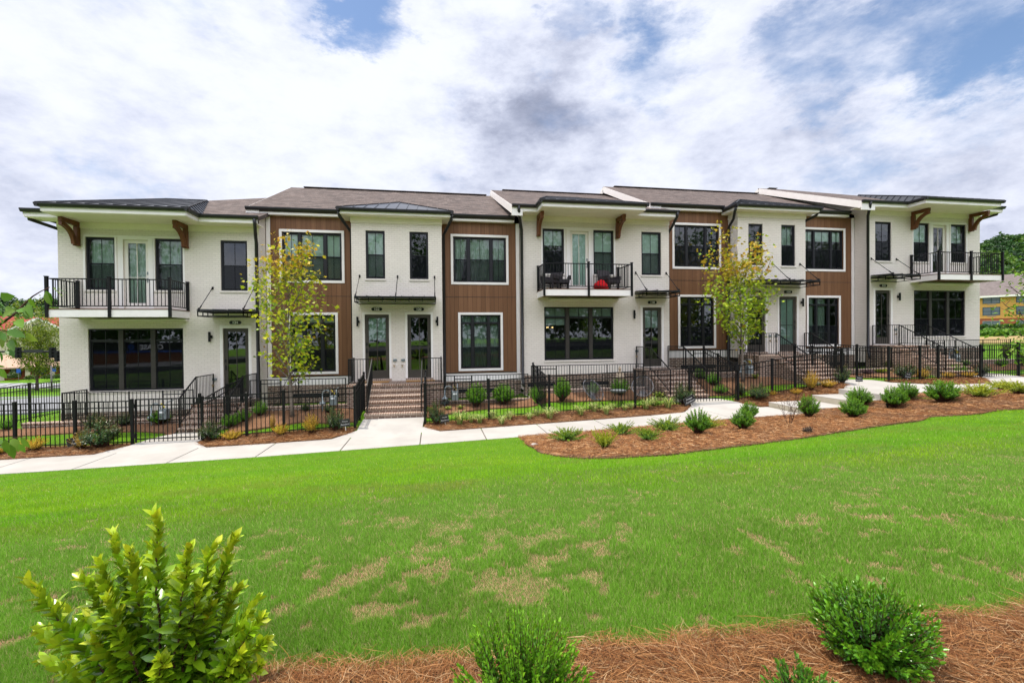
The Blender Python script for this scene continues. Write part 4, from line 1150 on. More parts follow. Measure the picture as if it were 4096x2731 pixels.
    gu = MB(); zg = zt_b + .25; zg = ze + .012; gutter_run(gu, (rx0 - .02, ye - .003, zg), (xc - ex, ye - .003, zg)); gutter_run(gu, (xc + ex, ye - .003, zg), (rx1 + .02, ye - .003, zg))
    z2 = zs + .22; gutter_run(gu, (xc - ex - .04, 17.58, z2), (xc + ex + .04, 17.58, z2)); gutter_run(gu, (xc - ex + .04, 17.47, z2 - .002), (xc - ex + .04, YR, z2 - .002), (1, 0, 0)); gutter_run(gu, (xc + ex - .04, 17.47, z2 - .002), (xc + ex - .04, YR, z2 - .002), (-1, 0, 0))
    gu.build('gutter', 'gutter', root)
    za = z0 + 8.20; ya = 20.1; k = xc - .05
    metal_roof('bay_roof', root, [[(xc - ex - .04, 17.5, z2), (xc + ex + .04, 17.5, z2), (k, ya, za)], [(xc - ex - .04, 20.9, z2), (xc - ex - .04, 17.5, z2), (k, ya, za), (k, 20.9, za)], [(xc + ex + .04, 17.5, z2), (xc + ex + .04, 20.9, z2), (k, 20.9, za), (k, ya, za)]])
    return root


def rake(root, x, z0, ye, ze, yr, zr, w):
    """white rake board and soffit along a left gable edge"""
    a = Vector((x, ye, ze - .17)); b = Vector((x, yr, zr - .17)); m = MB(); m.bar(a, b, .035, .30); m.bar(b, Vector((x, yr + (yr - ye), ze - .17)), .035, .30)
    m.box(x - .02, ye - .02, ze - .40, x + w * .8, ye + .03, ze - .03)
    m.build('rake_board', 'white_trim', root)
    m = MB(); m.bar(a + Vector((w / 2, 0, -.06)), b + Vector((w / 2, 0, -.06)), w, .05); m.build('rake_soffit', 'cream_soffit', root)


H1 = balcony_house(-12.66, -6.27, 0, '124', 'leftmost townhouse, white brick with a balcony, number 124', shades=dict(ua=('curtain', 1.), ub=('curtain', 1.), bdoor=('curtain', 1.)), hip='left', roofx=(-13.25, -6.1), base=.42)
H2 = duplex(-6.27, 3.56, .5, ('122', '120'), 'paired townhouse with brown panels around a white bay, numbers 122 and 120',
            dict(ul=[('blind', 1)] * 3, ur=[('tied', 1), ('curtain', 1), ('curtain', 1)], b1=('blind', 1), gl=[('blind', .16)] * 3, gr=[('curtain', 1)] * 3, d1=('blind', .42)), (-6.85, 3.3), .6)
H3 = balcony_house(3.56, 9.90, .79, '118', 'middle white brick townhouse with furniture on its balcony, number 118',
                   shades=dict(ua=('blind', .36), ub=('blind', 1), sm=('blind', 1), bdoor=('frost', 1), g=[('blind', .34), ('blind', .21), ('blind', .21)], door=('blind', .36)), roofx=(3.05, 10.02), base=.56)
H4 = duplex(9.90, 19.78, 1.29, ('116', '114'), 'paired townhouse with brown panels behind the right hand tree, numbers 116 and 114',
            dict(b2=('curtain', .5), d2=('frost', 1), ur=[('blind', .28)] * 3, gr=[('curtain', 1), ('curtain', 1), None]), (9.3, 19.3), .6)
H5 = balcony_house(19.78, 26.20, 1.61, '112', 'rightmost townhouse, white brick with a balcony on its right, number 112', mirror=True,
                   shades=dict(ua=('curtain', .5), ub=('blind', .5)), hip='right', roofx=(18.9, 26.75), base=.56)
rake(H3, 3.05, .79, 17.45, .79 + 7.22, 24., .79 + 9.88, .5)
rake(H4, 9.3, 1.29, 18.45, 1.29 + 7.33, 24., 1.29 + 9.86, .6)
rake(H5, 18.9, 1.61, 17.45, 1.61 + 7.22, 24., 1.61 + 9.88, .85)
rake(H2, -6.85, .5, 18.45, .5 + 7.33, 24., .5 + 9.86, .55)
downspout(H1, [(-6.2, 17.38, 7.15), (-6.2, 17.42, 6.95), (-6.3, 17.75, 6.6), (-6.34, 17.93, 6.4), (-6.34, 17.94, .7), (-6.36, 17.8, .5)])
downspout(H1, [(-13.2, 17.6, 7.1), (-13.2, 17.62, 6.95), (-12.9, 18.6, 6.8), (-12.72, 18.9, 6.6)])
downspout(H2, [(-3.4, 17.6, 7.6), (-3.4, 17.7, 7.42), (-3.25, 18.1, 7.2), (-3.12, 18.5, 7.0), (-3.11, 18.55, 1.0), (-3.11, 18.4, .75)])
downspout(H2, [(.7, 17.6, 7.6), (.7, 17.7, 7.42), (.55, 18.1, 7.2), (.42, 18.5, 7.0), (.41, 18.55, 1.0), (.41, 18.4, .75)])
downspout(H3, [(3.3, 17.38, 7.98), (3.3, 17.42, 7.8), (3.42, 17.75, 7.45), (3.50, 17.93, 7.2), (3.50, 17.94, 1.15), (3.50, 17.7, .95)])
downspout(H3, [(9.95, 17.38, 7.98), (9.95, 17.42, 7.8), (9.95, 17.8, 7.5), (9.96, 18.3, 7.2), (9.96, 18.35, 1.2), (9.96, 18.2, 1.0)])
downspout(H4, [(12.8, 17.6, 8.4), (12.8, 17.7, 8.2), (12.95, 18.0, 7.95), (13.06, 18.5, 7.7), (13.06, 18.55, 1.8), (13.0, 18.3, 1.5), (12.4, 17.4, 1.35)])
downspout(H4, [(16.9, 17.6, 8.4), (16.9, 17.8, 8.2), (16.7, 18.4, 8.0), (16.62, 18.6, 7.8), (16.62, 18.6, 2.3)])
downspout(H5, [(19.3, 17.38, 8.8), (19.3, 17.42, 8.6), (19.5, 17.7, 8.25), (19.72, 17.9, 8.0), (19.72, 17.9, 2.1), (19.6, 17.7, 1.8)])
downspout(H5, [(26.7, 17.6, 8.7), (26.7, 17.65, 8.55), (26.35, 18.3, 8.4), (26.25, 18.5, 8.2)])

# ------------------------------------------------------------------ small things in the yards
def Z5(x, y): return (x / 2.0909, 1250 + y / 2.0909)
def Z6(x, y): return (1000 + x / 2.0909, 1250 + y / 2.0909)
def C1(x, y): return (x / 2.94, 1480 + y / 2.94)
def C2(x, y): return (700 + x / 2.94, 1440 + y / 2.94)
def C3(x, y): return (1400 + x / 2.94, 1400 + y / 2.94)
def C4(x, y): return (2050 + x / 2.94, 1350 + y / 2.94)
def C5(x, y): return (2650 + x / 2.94, 1300 + y / 2.94)
def C6(x, y): return (3296 + x / 2.94, 1250 + y / 2.94)


def onplane(px, py, Y):
    d = FW + RT * ((px - 2048) / FPX) + UP * ((1365.5 - py) / FPX); t = Y / d.y; return Vector((d.x * t, Y, CZ + d.z * t))


def place_local(root, loc, rz=0., tilt=None):
    root.location = loc; root.rotation_euler = (tilt[0] if tilt else 0, tilt[1] if tilt else 0, rz)


def gas_meter(x, y, label, rz=0., s=1.):
    root = thing('gas_meter', (0, 0, 0), label, 'gas meter', 'grey gas meters by the house fronts')
    m = MB(); m.box(-.02, -.12, .24, .22, .10, .56); m.box(0, -.135, .40, .20, -.121, .53); m.build('meter_box', 'galv', root, bevel=.02)
    m = MB(); m.lathe([(0, 0), (.09, .0), (.11, .03), (.11, .06), (.05, .10), (.03, .16), (0, .16)], (-.26, -.02, .26), 14); m.build('regulator', 'galv', root, smooth=True)
    m = MB(); m.tube([(-.26, -.02, -.3), (-.26, -.02, .62)], .02, 8); arc = [(-.26 + .13 - .13 * math.cos(a), -.02, .62 + .13 * math.sin(a)) for a in np.linspace(0, math.pi, 7)]; m.tube(arc, .02, 8); m.tube([(0, -.02, .62), (0, -.02, .5)], .02, 8); m.tube([(.2, -.02, .5), (.2, -.02, .78), (.2, .35, .80)], .02, 8); m.build('pipe', 'galv', root, smooth=True)
    m = MB(); m.bar((.15, -.06, .62), (.05, -.07, .76), .07, .006); m.build('meter_tag', 'yellow_tag', root)
    m = MB(); m.box(.04, -.1395, .45, .16, -.1355, .50); m.build('dial', 'lettering', root)
    root.location = (x, y, gz(x, y)); root.rotation_euler = (0, 0, rz); root.scale = (s, s, s)


for px, lb in ((C1(1890, 600), 'grey gas meter with a yellow tag in front of house 124'), (C2(1830, 540), 'grey gas meter left of the middle brick steps, beside the slender tree'),
               (C3(1200, 620), 'grey gas meter right of the middle brick steps, behind the blue conifer'), (C5(990, 560), 'grey gas meter with a yellow tag behind the right hand tree'), (C6(1520, 600), 'grey gas meter with a yellow tag right of the 112 steps')):
    p = onplane(px[0], px[1], 16.55); gas_meter(p.x, 16.55, lb)


def yard_sign(px, py, wpx, hpx, cx, cy, roll, yaw, label):
    """board on a stake; cx,cy is the board's centre in the photo"""
    p, t = at(px, py); c = onplane(cx, cy, p.y); w, h = wpx * t / FPX, hpx * t / FPX
    root = thing('yard_sign', (0, 0, 0), label, 'yard sign', 'small black private residence signs')
    m = MB(); m.box(-w / 2, -.006, -h / 2, w / 2, .006, h / 2); bd = m.build('board', 'plate', root); M.setdefault('sign_ink', plain('grey white sign ink', (.5, .5, .5), .5, .3, var=.02))
    m = MB(); e = .0035
    for q in ((-w / 2, -h / 2, w / 2, -h / 2 + e), (-w / 2, h / 2 - e, w / 2, h / 2), (-w / 2, -h / 2 + e, -w / 2 + e, h / 2 - e), (w / 2 - e, -h / 2 + e, w / 2, h / 2 - e)): m.box(q[0], -.009, q[1], q[2], -.0062, q[3])
    m.build('border', 'galv', bd)
    s = min(h * .33, w * .22)
    text_mesh('lettering', 'Private', s, 'sign_ink', bd, (0, -.010, h * .17), shear=.35, bold=0.); text_mesh('lettering', 'Residence', s, 'sign_ink', bd, (0, -.010, -h * .22), shear=.35, bold=0.)
    drop = c.z - p.z
    m = MB(); m.box(-.010, .008, -drop / max(math.cos(roll), .5) - .12, .010, .02, -h / 2 + .06); m.build('stake', 'stake', root)
    root.location = c; root.rotation_euler = (0, roll, yaw)


yard_sign(*Z5(672, 1155), 69, 33, *Z5(651, 1070), math.radians(-10), 0.25, 'private residence sign in front of the dark bush left of the 124 gate')
yard_sign(*Z6(803, 1008), 36, 29, *Z6(793, 920), math.radians(-6), 0.1, 'private residence sign just left of the middle path')
yard_sign(*Z6(1640, 950), 34, 30, *Z6(1627, 885), math.radians(-8), 0., 'private residence sign just right of the middle path, beside striped grass')
yard_sign(*Z7(1615, 795), 46, 28, *Z7(1583, 730), math.radians(-26), -.1, 'steeply tilted private residence sign before the dark bush at the 118 gate')
yard_sign(*Z8(921, 620), 28, 23, *Z8(921, 553), 0., -.2, 'upright private residence sign above the concrete pavement steps')
yard_sign(*Z8(1342, 577), 19, 24, *Z8(1330, 525), math.radians(7), -.4, 'private residence sign leaning left in front of the 112 fence')

for x0, x1, lb in ((-2.62, -1.68, 'coir doormat before the door of house 122'), (-1.05, .02, 'coir doormat before the door of house 120')):
    m = MB(); m.box(x0, 17.4, 1.247, x1, 17.85, 1.272); tag(m.build('doormat', 'mat_coir', origin=((x0 + x1) / 2, 17.6, 1.247), bevel=.006), lb, 'doormat', 'coir doormats')


def wire_chair(px, py, lean, label):
    p, t = at(*C4(px, py)); root = thing('wire_chair', (0, 0, 0), label, 'garden chair', 'round wire garden chairs')
    a, b = .37, .43; n = 36; tl = math.radians(46)           # hoop leans back
    def hoop(f): ang = 2 * math.pi * f; return Vector((a * math.cos(ang), b * math.sin(ang) * math.sin(math.pi / 2 - tl) * 1.0 + .0, .56 + b * math.sin(ang) * math.cos(math.pi / 2 - tl) * 1.05))
    pts = [hoop(i / n) for i in range(n + 1)]
    m = MB(); m.tube(pts, .017, 6, cap=False); m.build('hoop', 'cord', root, smooth=True)
    c = Vector((0, .02, .30)); m = MB()
    for i in range(2 * n):
        h = hoop(i / (2 * n)); mid = (h + c) / 2 + Vector((0, .03, -.08)); m.tube([h, mid, c], .0035, 3, cap=False)
    for k in (.3, .6):
        m.tube([c + (hoop(i / 24) - c) * k + Vector((0, .03, -.06)) for i in range(25)], .0035, 3, cap=False)
    m.build('cord_seat', 'cord', root)
    for sx, sy in ((-1, -1), (1, -1), (-1, 1), (1, 1)):
        m = MB(); m.tube([(sx * .10, .02 + sy * .06, .34), (sx * .28, .02 + sy * .26, 0)], .010, 6); m.build('leg', 'black_metal', root)
    root.location = p; root.rotation_euler = (0, 0, lean)


wire_chair(950, 800, .35, 'round grey wire chair left of the little round table')
wire_chair(1530, 755, -.45, 'round grey wire chair right of the little round table, by the 118 steps')
p, t = at(*C4(1245, 790)); root = thing('garden_table', (0, 0, 0), 'small round glass topped table between two wire chairs', 'table')
m = MB(); m.lathe([(0, .52), (.27, .52), (.28, .515), (.27, .505), (0, .505)], (0, 0, 0), 24); m.build('table_top', 'galv', root, smooth=False)
m = MB(); m.lathe([(.285, .53), (.285, .49), (.265, .46), (.24, .44)], (0, 0, 0), 24); m.build('rim', 'cord', root)
for k in range(3):
    a = k * 2.094 + .5; m = MB(); m.tube([(.1 * math.cos(a), .1 * math.sin(a), .44), (.25 * math.cos(a), .25 * math.sin(a), 0)], .010, 6); m.build('leg', 'black_metal', root)
root.location = p

# seated stone statue by the 118 railing
p = onplane(*C4(1262, 480), 16.6); root = thing('garden_statue', (0, 0, 0), 'carved stone statue of a seated figure beside the railing of house 118', 'statue')
m = MB(); m.lathe([(0, .02), (.19, .02), (.21, .08), (.17, .14), (.15, .22), (.17, .30), (.165, .36), (.10, .41), (.055, .43), (.05, .46), (0, .46)], (0, 0, 0), 18)
for s in (-1, 1):
    m.tube([(s * .16, 0, .36), (s * .20, -.03, .24), (s * .13, -.14, .16), (0, -.17, .15)], [.05, .045, .04, .035], 8); m.tube([(s * .06, 0, .08), (s * .25, -.06, .08), (s * .10, -.20, .07), (-s * .06, -.20, .07)], [.09, .08, .06, .04], 8)
m.build('torso', 'stone', root, smooth=True)
m = MB(); m.lathe([(0, .44), (.05, .45), (.075, .50), (.085, .56), (.08, .62), (.055, .66), (.03, .68), (.035, .70), (.02, .73), (0, .735)], (0, -.01, 0), 16); m.box(-.012, -.105, .53, .012, -.07, .57)
m.build('head', 'stone', root, smooth=True)
m = MB(); m.lathe([(0, 0), (.2, 0), (.22, -.04), (.16, -.10), (.15, -.75), (0, -.75)], (0, 0, .02), 16); m.build('plinth', 'stone', root)
root.location = (p.x, 16.6, p.z); root.scale = (.66, .66, .66)

# balcony furniture of house 118
DK = .79 + 3.935


def patio_chair(px, py, rz, label, w=.62, tall=.80, Y=17.35):
    p = onplane(*(2000 + px / 2.0909, 700 + py / 2.0909), Y); root = thing('wicker_chair', (0, 0, 0), label, 'chair', 'dark wicker balcony chairs')
    m = MB(); m.box(-w / 2, -.3, .26, w / 2, .3, .40); m.build('seat', 'wicker', root, bevel=.02)
    m = MB(); m.prism([(-w / 2, .24, .40), (-w / 2, .34, .40), (-w / 2, .42, tall), (-w / 2, .34, tall)], (w, 0, 0)); m.build('backrest', 'wicker', root, bevel=.02)
    for s in (-1, 1):
        m = MB(); m.box(s * w / 2 - .05, -.3, .40, s * w / 2 + .05, .3, .56); m.build('armrest', 'wicker', root, bevel=.015)
    for sx in (-1, 1):
        for sy in (-1, 1):
            m = MB(); m.box(sx * (w / 2 - .05) - .025, sy * .26 - .025, 0, sx * (w / 2 - .05) + .025, sy * .26 + .025, .26); m.build('leg', 'wicker', root)
    root.location = (p.x, Y, DK); root.rotation_euler = (0, 0, rz)


patio_chair(430, 930, -.9, 'dark wicker chair at the left end of the 118 balcony', .6, .72, 17.45)
patio_chair(525, 935, -.2, 'low dark wicker seat beside the white balcony door of 118', .5, .50, 17.5)
patio_chair(915, 935, .35, 'dark wicker chair with a high back right of the red cushion', .62, .86, 17.4)
p = onplane(2000 + 835 / 2.0909, 700 + 945 / 2.0909, 17.2); m = MB()
m.lathe([(0, .0), (.22, .0), (.29, .06), (.30, .14), (.24, .24), (.14, .34), (.06, .40), (0, .41)], (0, 0, 0), 16)
o = m.build('cushion', 'red_cloth', origin=(0, 0, 0), smooth=True); o.location = (p.x, 17.15, DK); o.rotation_euler = (0, .25, .4); tag(o, 'bright red cushion on the balcony of house 118', 'cushion')

# stray things lying on the beds
p, t = at(*Z7(288, 1121)); m = MB(); m.lathe([(0, -.02), (.07, -.01), (.085, .02), (.06, .05), (.02, .062), (0, .063)], (0, 0, 0), 9); o = m.build('rock', 'concrete', origin=(0, 0, 0), smooth=True); o.location = p + Vector((0, 0, .03)); o.scale = (1.1, .8, .8); tag(o, 'pale rock at the left tip of the front bed', 'rock')
p, t = at(*Z8(492, 1018)); m = MB(); rg = random.Random(3)
for k in range(40):
    f = k / 40; a = k * 2.4; m.bar((.17 * f - .085, 0, .04), (.17 * f - .085 + .01, .035 * math.cos(a), .04 + .035 * math.sin(a)), .016, .006)
o = m.build('pine_cone', 'dark_bark', origin=(0, 0, 0)); o.location = p + Vector((0, 0, .03)); o.scale = (1.6, 1.6, 1.6); o.rotation_euler = (0, 0, .3); tag(o, 'dark pine cone lying on the front bed below the leafless shrub', 'pine cone')
p, t = at(*Z8(1160, 812)); m = MB(); m.lathe([(0, 0), (.025, 0), (.025, .12), (.05, .12), (.055, .17), (.02, .20), (0, .2)], (0, 0, 0), 12); o = m.build('path_light', 'black_metal', origin=(0, 0, 0)); o.location = p; tag(o, 'small black path light beneath a round bush in the front bed', 'lamp')

# ------------------------------------------------------------------ plants
def norm(a): return a / np.maximum(np.linalg.norm(a, axis=-1, keepdims=True), 1e-9)


def leaf_quads(P, D, N, L, W, fold=.18, droop=.15, fine=False):
    """leaf blades folded along the midrib; returns V,F (triangles), verts per leaf"""
    P, D = np.asarray(P, float), norm(np.asarray(D, float)); n = len(P); L = np.broadcast_to(L, n)[:, None]; W = np.broadcast_to(W, n)[:, None]
    S = np.cross(D, N); bad = np.linalg.norm(S, axis=1) < 1e-3; S[bad] = (1, 0, 0); S = norm(S); U = np.cross(S, D)
    if not fine:
        v = np.stack([P, P + D * L * .45 + S * W / 2 + U * W * fold, P + D * L - U * L * droop, P + D * L * .45 - S * W / 2 + U * W * fold], 1)
        f = np.array([(0, 2, 1), (0, 3, 2)]); k = 4
    else:
        m1 = P + D * L * .3; m2 = P + D * L * .68 - U * L * droop * .4
        v = np.stack([P, m1, m2, P + D * L - U * L * droop, m1 + S * W * .45 + U * W * fold, m2 + S * W * .38 + U * W * fold * .8, m1 - S * W * .45 + U * W * fold, m2 - S * W * .38 + U * W * fold * .8], 1)
        f = np.array([(0, 1, 4), (0, 6, 1), (1, 2, 4), (2, 5, 4), (1, 6, 2), (6, 7, 2), (2, 3, 5), (2, 7, 3)]); k = 8
    F = (np.arange(n)[:, None, None] * k + f[None]).reshape(-1, 3)
    return v.reshape(-1, 3), F, k


def maple_leaves(P, D, N, L):
    P, D = np.asarray(P, float), norm(np.asarray(D, float)); n = len(P); L = np.broadcast_to(L, n)[:, None]
    S = np.cross(D, N); S = norm(S + 1e-6); U = np.cross(S, D)
    o = [(0, 0), (.22, .18), (.62, .30), (.30, .48), (.42, .82), (.16, .66), (0, 1.05)]
    pts = o + [(-x, y) for x, y in o[1:-1][::-1]]
    v = np.stack([P + S * L * x * .95 + D * L * y + U * L * (.12 * abs(x) - .10 * y * y) for x, y in pts], 1)
    m = len(pts); c = P + D * L * .45; v = np.concatenate([v, c[:, None]], 1)
    f = np.array([(m, i, (i + 1) % m) for i in range(m)]); F = (np.arange(n)[:, None, None] * (m + 1) + f[None]).reshape(-1, 3)
    return v.reshape(-1, 3), F, m + 1


def tint_of(rng, n, pal, k, t=None, jit=.16):
    """pal: list of colours from old growth to new tips; t in 0..1"""
    pal = np.array(pal); t = rng.random(n) if t is None else np.clip(t, 0, 1); x = t * (len(pal) - 1); i = np.minimum(x.astype(int), len(pal) - 2); f = (x - i)[:, None]
    c = pal[i] * (1 - f) + pal[i + 1] * f; c = c * (1 + jit * rng.standard_normal((n, 1))) * (1 + .05 * rng.standard_normal((n, 3)))
    return np.repeat(np.clip(c, .004, .95), k, axis=0)


def shoots_shrub(seed, w, h, n, per, L, W, pal, style='round', fine=False, start=.35, lean=.0, droop=.15, ang=50, stem='twig', stem_r=.006, glossy=False, jl=.25):
    """leaves in whorls along shoots that rise from one crown; returns arrays and a stem builder"""
    rng = np.random.default_rng(seed); Ps, Ds, Ns, Ts, Ls = [], [], [], [], []; st = MB(); lines = []
    for i in range(n):
        az = rng.uniform(0, 2 * math.pi)
        if style == 'round':
            el = math.asin(rng.uniform(-.62, 1)); r = rng.uniform(.70, 1.05)
            e = np.array([math.cos(az) * math.cos(el) * w / 2 * r, math.sin(az) * math.cos(el) * w / 2 * r, h * .56 + math.sin(el) * h * .44 * r + (h * rng.uniform(0, .10) if el > .9 else 0)])
        elif style == 'spread':
            core = rng.random() < .6; el = math.radians(rng.uniform(20, 85) if core else rng.uniform(8, 55)); r = rng.uniform(.3, .72) if core else rng.uniform(.75, 1.15); e = np.array([math.cos(az) * w / 2 * r * math.cos(el) * 1.15, math.sin(az) * w / 2 * r * math.cos(el) * 1.15, h * (.22 + .72 * math.sin(el) * r)])
        elif style == 'upright':
            r = math.sqrt(rng.random()); e = np.array([math.cos(az) * w / 2 * r, math.sin(az) * w / 2 * r, h * (1.02 - .42 * r ** 1.5) * rng.uniform(.72, 1.08)])
        else:
            e = np.array([0, 0, h])
        b = np.array([e[0] * .12, e[1] * .12, .0]); c = b * .5 + e * .5 + np.array([e[0] * .05, e[1] * .05, h * (.10 if style != 'spread' else .16)]) * rng.uniform(.5, 1.2)
        m = 10; q = np.linspace(0, 1, m)[:, None]; line = (1 - q) ** 2 * b + 2 * q * (1 - q) * c + q ** 2 * e; lines.append(line)
        st.tube([tuple(p) for p in line[::3]], [stem_r * (1 - .7 * j / 3) for j in range(len(line[::3]))], 4, cap=False)
        k = per; f = start + (1 - start) * (np.arange(k) + rng.random(k) * .6) / k; idx = np.clip(f * (m - 1), 0, m - 1.001); i0 = idx.astype(int); fr = (idx - i0)[:, None]
        P = line[i0] * (1 - fr) + line[i0 + 1] * fr; T = norm(line[i0 + 1] - line[i0]); ref = norm(np.cross(T, rng.standard_normal((1, 3)))); B = np.cross(T, ref)
        phi = np.arange(k) * 2.4 + rng.uniform(0, 6); R = ref * np.cos(phi)[:, None] + B * np.sin(phi)[:, None]
        a = np.radians(ang * (1.15 - .75 * ((f - start) / (1 - start)) ** 2) + rng.normal(0, 9, k))[:, None]
        D = norm(T * np.cos(a) + R * np.sin(a) + np.array([0, 0, .12])); N = norm(T * np.sin(a) - R * np.cos(a)) * -1 + rng.normal(0, .25, (k, 3)); N = np.where((N[:, 2:3] < -.3), -N, N)
        Ps.append(P); Ds.append(D); Ns.append(N); Ts.append((f - start) / (1 - start) * .75 + .25 * rng.random(k)); Ls.append(L * (1 - jl * ((f - start) / (1 - start)) ** 3) * rng.uniform(.75, 1.15, k))
    P, D, N, T, LL = [np.concatenate(x) for x in (Ps, Ds, Ns, Ts, Ls)]
    V, F, k = leaf_quads(P, D, N, LL, LL * W / L, fine=fine, droop=droop); C = tint_of(rng, len(P), pal, k, T)
    return V, F, C, st


def strap_clump(seed, w, h, n, bw, pal, seg=5):
    rng = np.random.default_rng(seed); V, F, C = [], [], []; o = 0
    for i in range(n):
        az = rng.uniform(0, 2 * math.pi); r = w / 2 * rng.uniform(.45, 1.08); top = h * rng.uniform(.6, 1.08); d = np.array([math.cos(az), math.sin(az), 0]); s = np.array([-math.sin(az), math.cos(az), 0]); b = d * .03 + s * rng.normal(0, .02)
        a = np.array(pal[rng.integers(len(pal))]) * rng.uniform(.8, 1.2)
        for j in range(seg + 1):
            f = j / seg; p = b + d * r * f ** 1.25 + np.array([0, 0, top * (1.9 * f - 1.25 * f * f)]); ww = bw * (1 - .8 * f ** 2) * .5
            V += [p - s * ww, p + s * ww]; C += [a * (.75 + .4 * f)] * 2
        for j in range(seg): F += [(o + 2 * j, o + 2 * j + 1, o + 2 * j + 3), (o + 2 * j, o + 2 * j + 3, o + 2 * j + 2)]
        o += 2 * seg + 2
    return np.array(V), np.array(F), np.array(C), None


def bare_shrub(seed, w, h, n):
    rng = np.random.default_rng(seed); st = MB()
    def grow(p, d, L, r, lv):
        q = p + d * L; m = (p + q) / 2 + rng.normal(0, .03 * L, 3); st.tube([p, m, q], [r, r * .8, r * .6], 5, cap=False)
        if lv == 0: return
        for k in range(rng.integers(2, 4)):
            s = rng.uniform(.4, 1); dd = norm(d + rng.normal(0, .38, 3) + np.array([0, 0, .12])); grow(p + (q - p) * s, dd, L * rng.uniform(.5, .8), r * .6, lv - 1)
    for i in range(n):
        az = rng.uniform(0, 6.28); grow(np.array([.02 * math.cos(az), .02 * math.sin(az), -.03]), norm(np.array([math.cos(az) * w / h * .45, math.sin(az) * w / h * .45, 1])), h * rng.uniform(.40, .55), .008, 3)
    return st


G_BOX = [(.040, .120, .008), (.09, .245, .012), (.18, .36, .020)]
G_AB = [(.05, .15, .014), (.15, .28, .022), (.34, .42, .03)]
G_YG = [(.15, .23, .016), (.30, .38, .02), (.50, .52, .04)]
G_CAM = [(.016, .055, .018), (.026, .085, .024), (.07, .13, .03), (.17, .085, .03)]
G_SPI = [(.36, .30, .03), (.64, .42, .035), (.75, .52, .05), (.66, .27, .04)]
G_SPR = [(.11, .17, .16), (.20, .28, .27)]
G_LIR = [(.66, .66, .30), (.22, .36, .06), (.56, .58, .18), (.15, .28, .04)]
G_RED = [(.10, .012, .014), (.26, .03, .03)]
G_PUR = [(.045, .018, .030), (.09, .035, .05)]
G_GRN = [(.045, .16, .016), (.11, .30, .022), (.20, .41, .03)]
G_BLU = [(.05, .018, .006), (.18, .09, .03)]
KIND = {}


def proto(kind):
    """three shapes of each kind are grown once and copied"""
    if kind in KIND: return KIND[kind]
    spec = dict(box=lambda s: shoots_shrub(s, .60, .50, 190, 17, .040, .024, G_BOX, 'round', start=.50, stem_r=.004, ang=62),
                ab=lambda s: shoots_shrub(s, .8, .42, 95, 24, .042, .020, G_AB, 'spread', start=.28, stem_r=.004, ang=58),
                yab=lambda s: shoots_shrub(s, .8, .42, 95, 24, .042, .019, G_YG, 'spread', start=.25, stem_r=.004, ang=55),
                cam=lambda s: shoots_shrub(s, .7, .6, 85, 15, .056, .029, G_CAM, 'round', start=.38, stem_r=.005, ang=62, glossy=True),
                spi=lambda s: shoots_shrub(s, .5, .4, 80, 18, .028, .013, G_SPI, 'upright', start=.25, stem_r=.003, ang=55),
                sparse=lambda s: shoots_shrub(s, .5, .35, 34, 9, .026, .011, G_BLU, 'upright', start=.35, stem_r=.003, ang=55),
                grn=lambda s: shoots_shrub(s, .7, .5, 95, 17, .048, .024, G_GRN, 'round', start=.36, stem_r=.005),
                spr=lambda s: shoots_shrub(s, .6, .42, 120, 24, .030, .007, G_SPR, 'spread', start=.25, stem_r=.004, ang=60),
                red=lambda s: shoots_shrub(s, .4, .5, 60, 14, .05, .03, G_RED, 'upright', start=.3, stem_r=.004),
                pur=lambda s: shoots_shrub(s, .5, .3, 80, 14, .03, .016, G_PUR, 'round', start=.4, stem_r=.003),
                ball=lambda s: shoots_shrub(s, .5, .5, 200, 18, .022, .007, [(.03, .07, .008), (.10, .16, .014)], 'round', start=.6, stem_r=.003),
                con=lambda s: shoots_shrub(s, .5, 1.2, 220, 20, .03, .010, [(.03, .085, .010), (.12, .20, .02)], 'upright', start=.15, stem_r=.003),
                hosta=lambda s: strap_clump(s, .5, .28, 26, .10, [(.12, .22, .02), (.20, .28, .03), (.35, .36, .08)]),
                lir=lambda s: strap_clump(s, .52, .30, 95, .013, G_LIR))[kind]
    out = []
    for s in range(3):
        V, F, C, st = spec(100 + 17 * s + len(kind)); out.append((V, F, C, st))
    KIND[kind] = [out, [None] * 3, {'box': (.6, .5), 'ab': (.8, .42), 'yab': (.8, .42), 'cam': (.7, .6), 'spi': (.5, .4), 'sparse': (.5, .35), 'grn': (.7, .5), 'spr': (.6, .42), 'red': (.4, .5), 'pur': (.5, .3), 'ball': (.5, .5), 'con': (.5, 1.2), 'hosta': (.5, .28), 'lir': (.52, .30)}[kind]]
    return KIND[kind]


NAMES = dict(box=('round_bush', 'bush'), ab=('spreading_shrub', 'shrub'), yab=('spreading_shrub', 'shrub'), cam=('dark_shrub', 'shrub'), spi=('golden_shrub', 'shrub'), sparse=('sparse_shrub', 'shrub'), grn=('green_shrub', 'shrub'),
             spr=('blue_conifer', 'conifer'), red=('red_leaved_plant', 'plant'), pur=('purple_shrub', 'shrub'), ball=('clipped_ball_bush', 'bush'), con=('upright_conifer', 'conifer'), hosta=('broad_leaved_plant', 'plant'), lir=('striped_grass_clump', 'ornamental grass'))
GROUPS = dict(box='round green bushes', ab='spreading shrubs of the front bed', yab='spreading shrubs of the front bed', cam='dark glossy shrubs along the fence', spi='golden shrubs along the fence', lir='striped grass clumps along the fence', grn='green shrubs in the front yards', hosta='broad leaved plants in the front yards')
PR = random.Random(11)


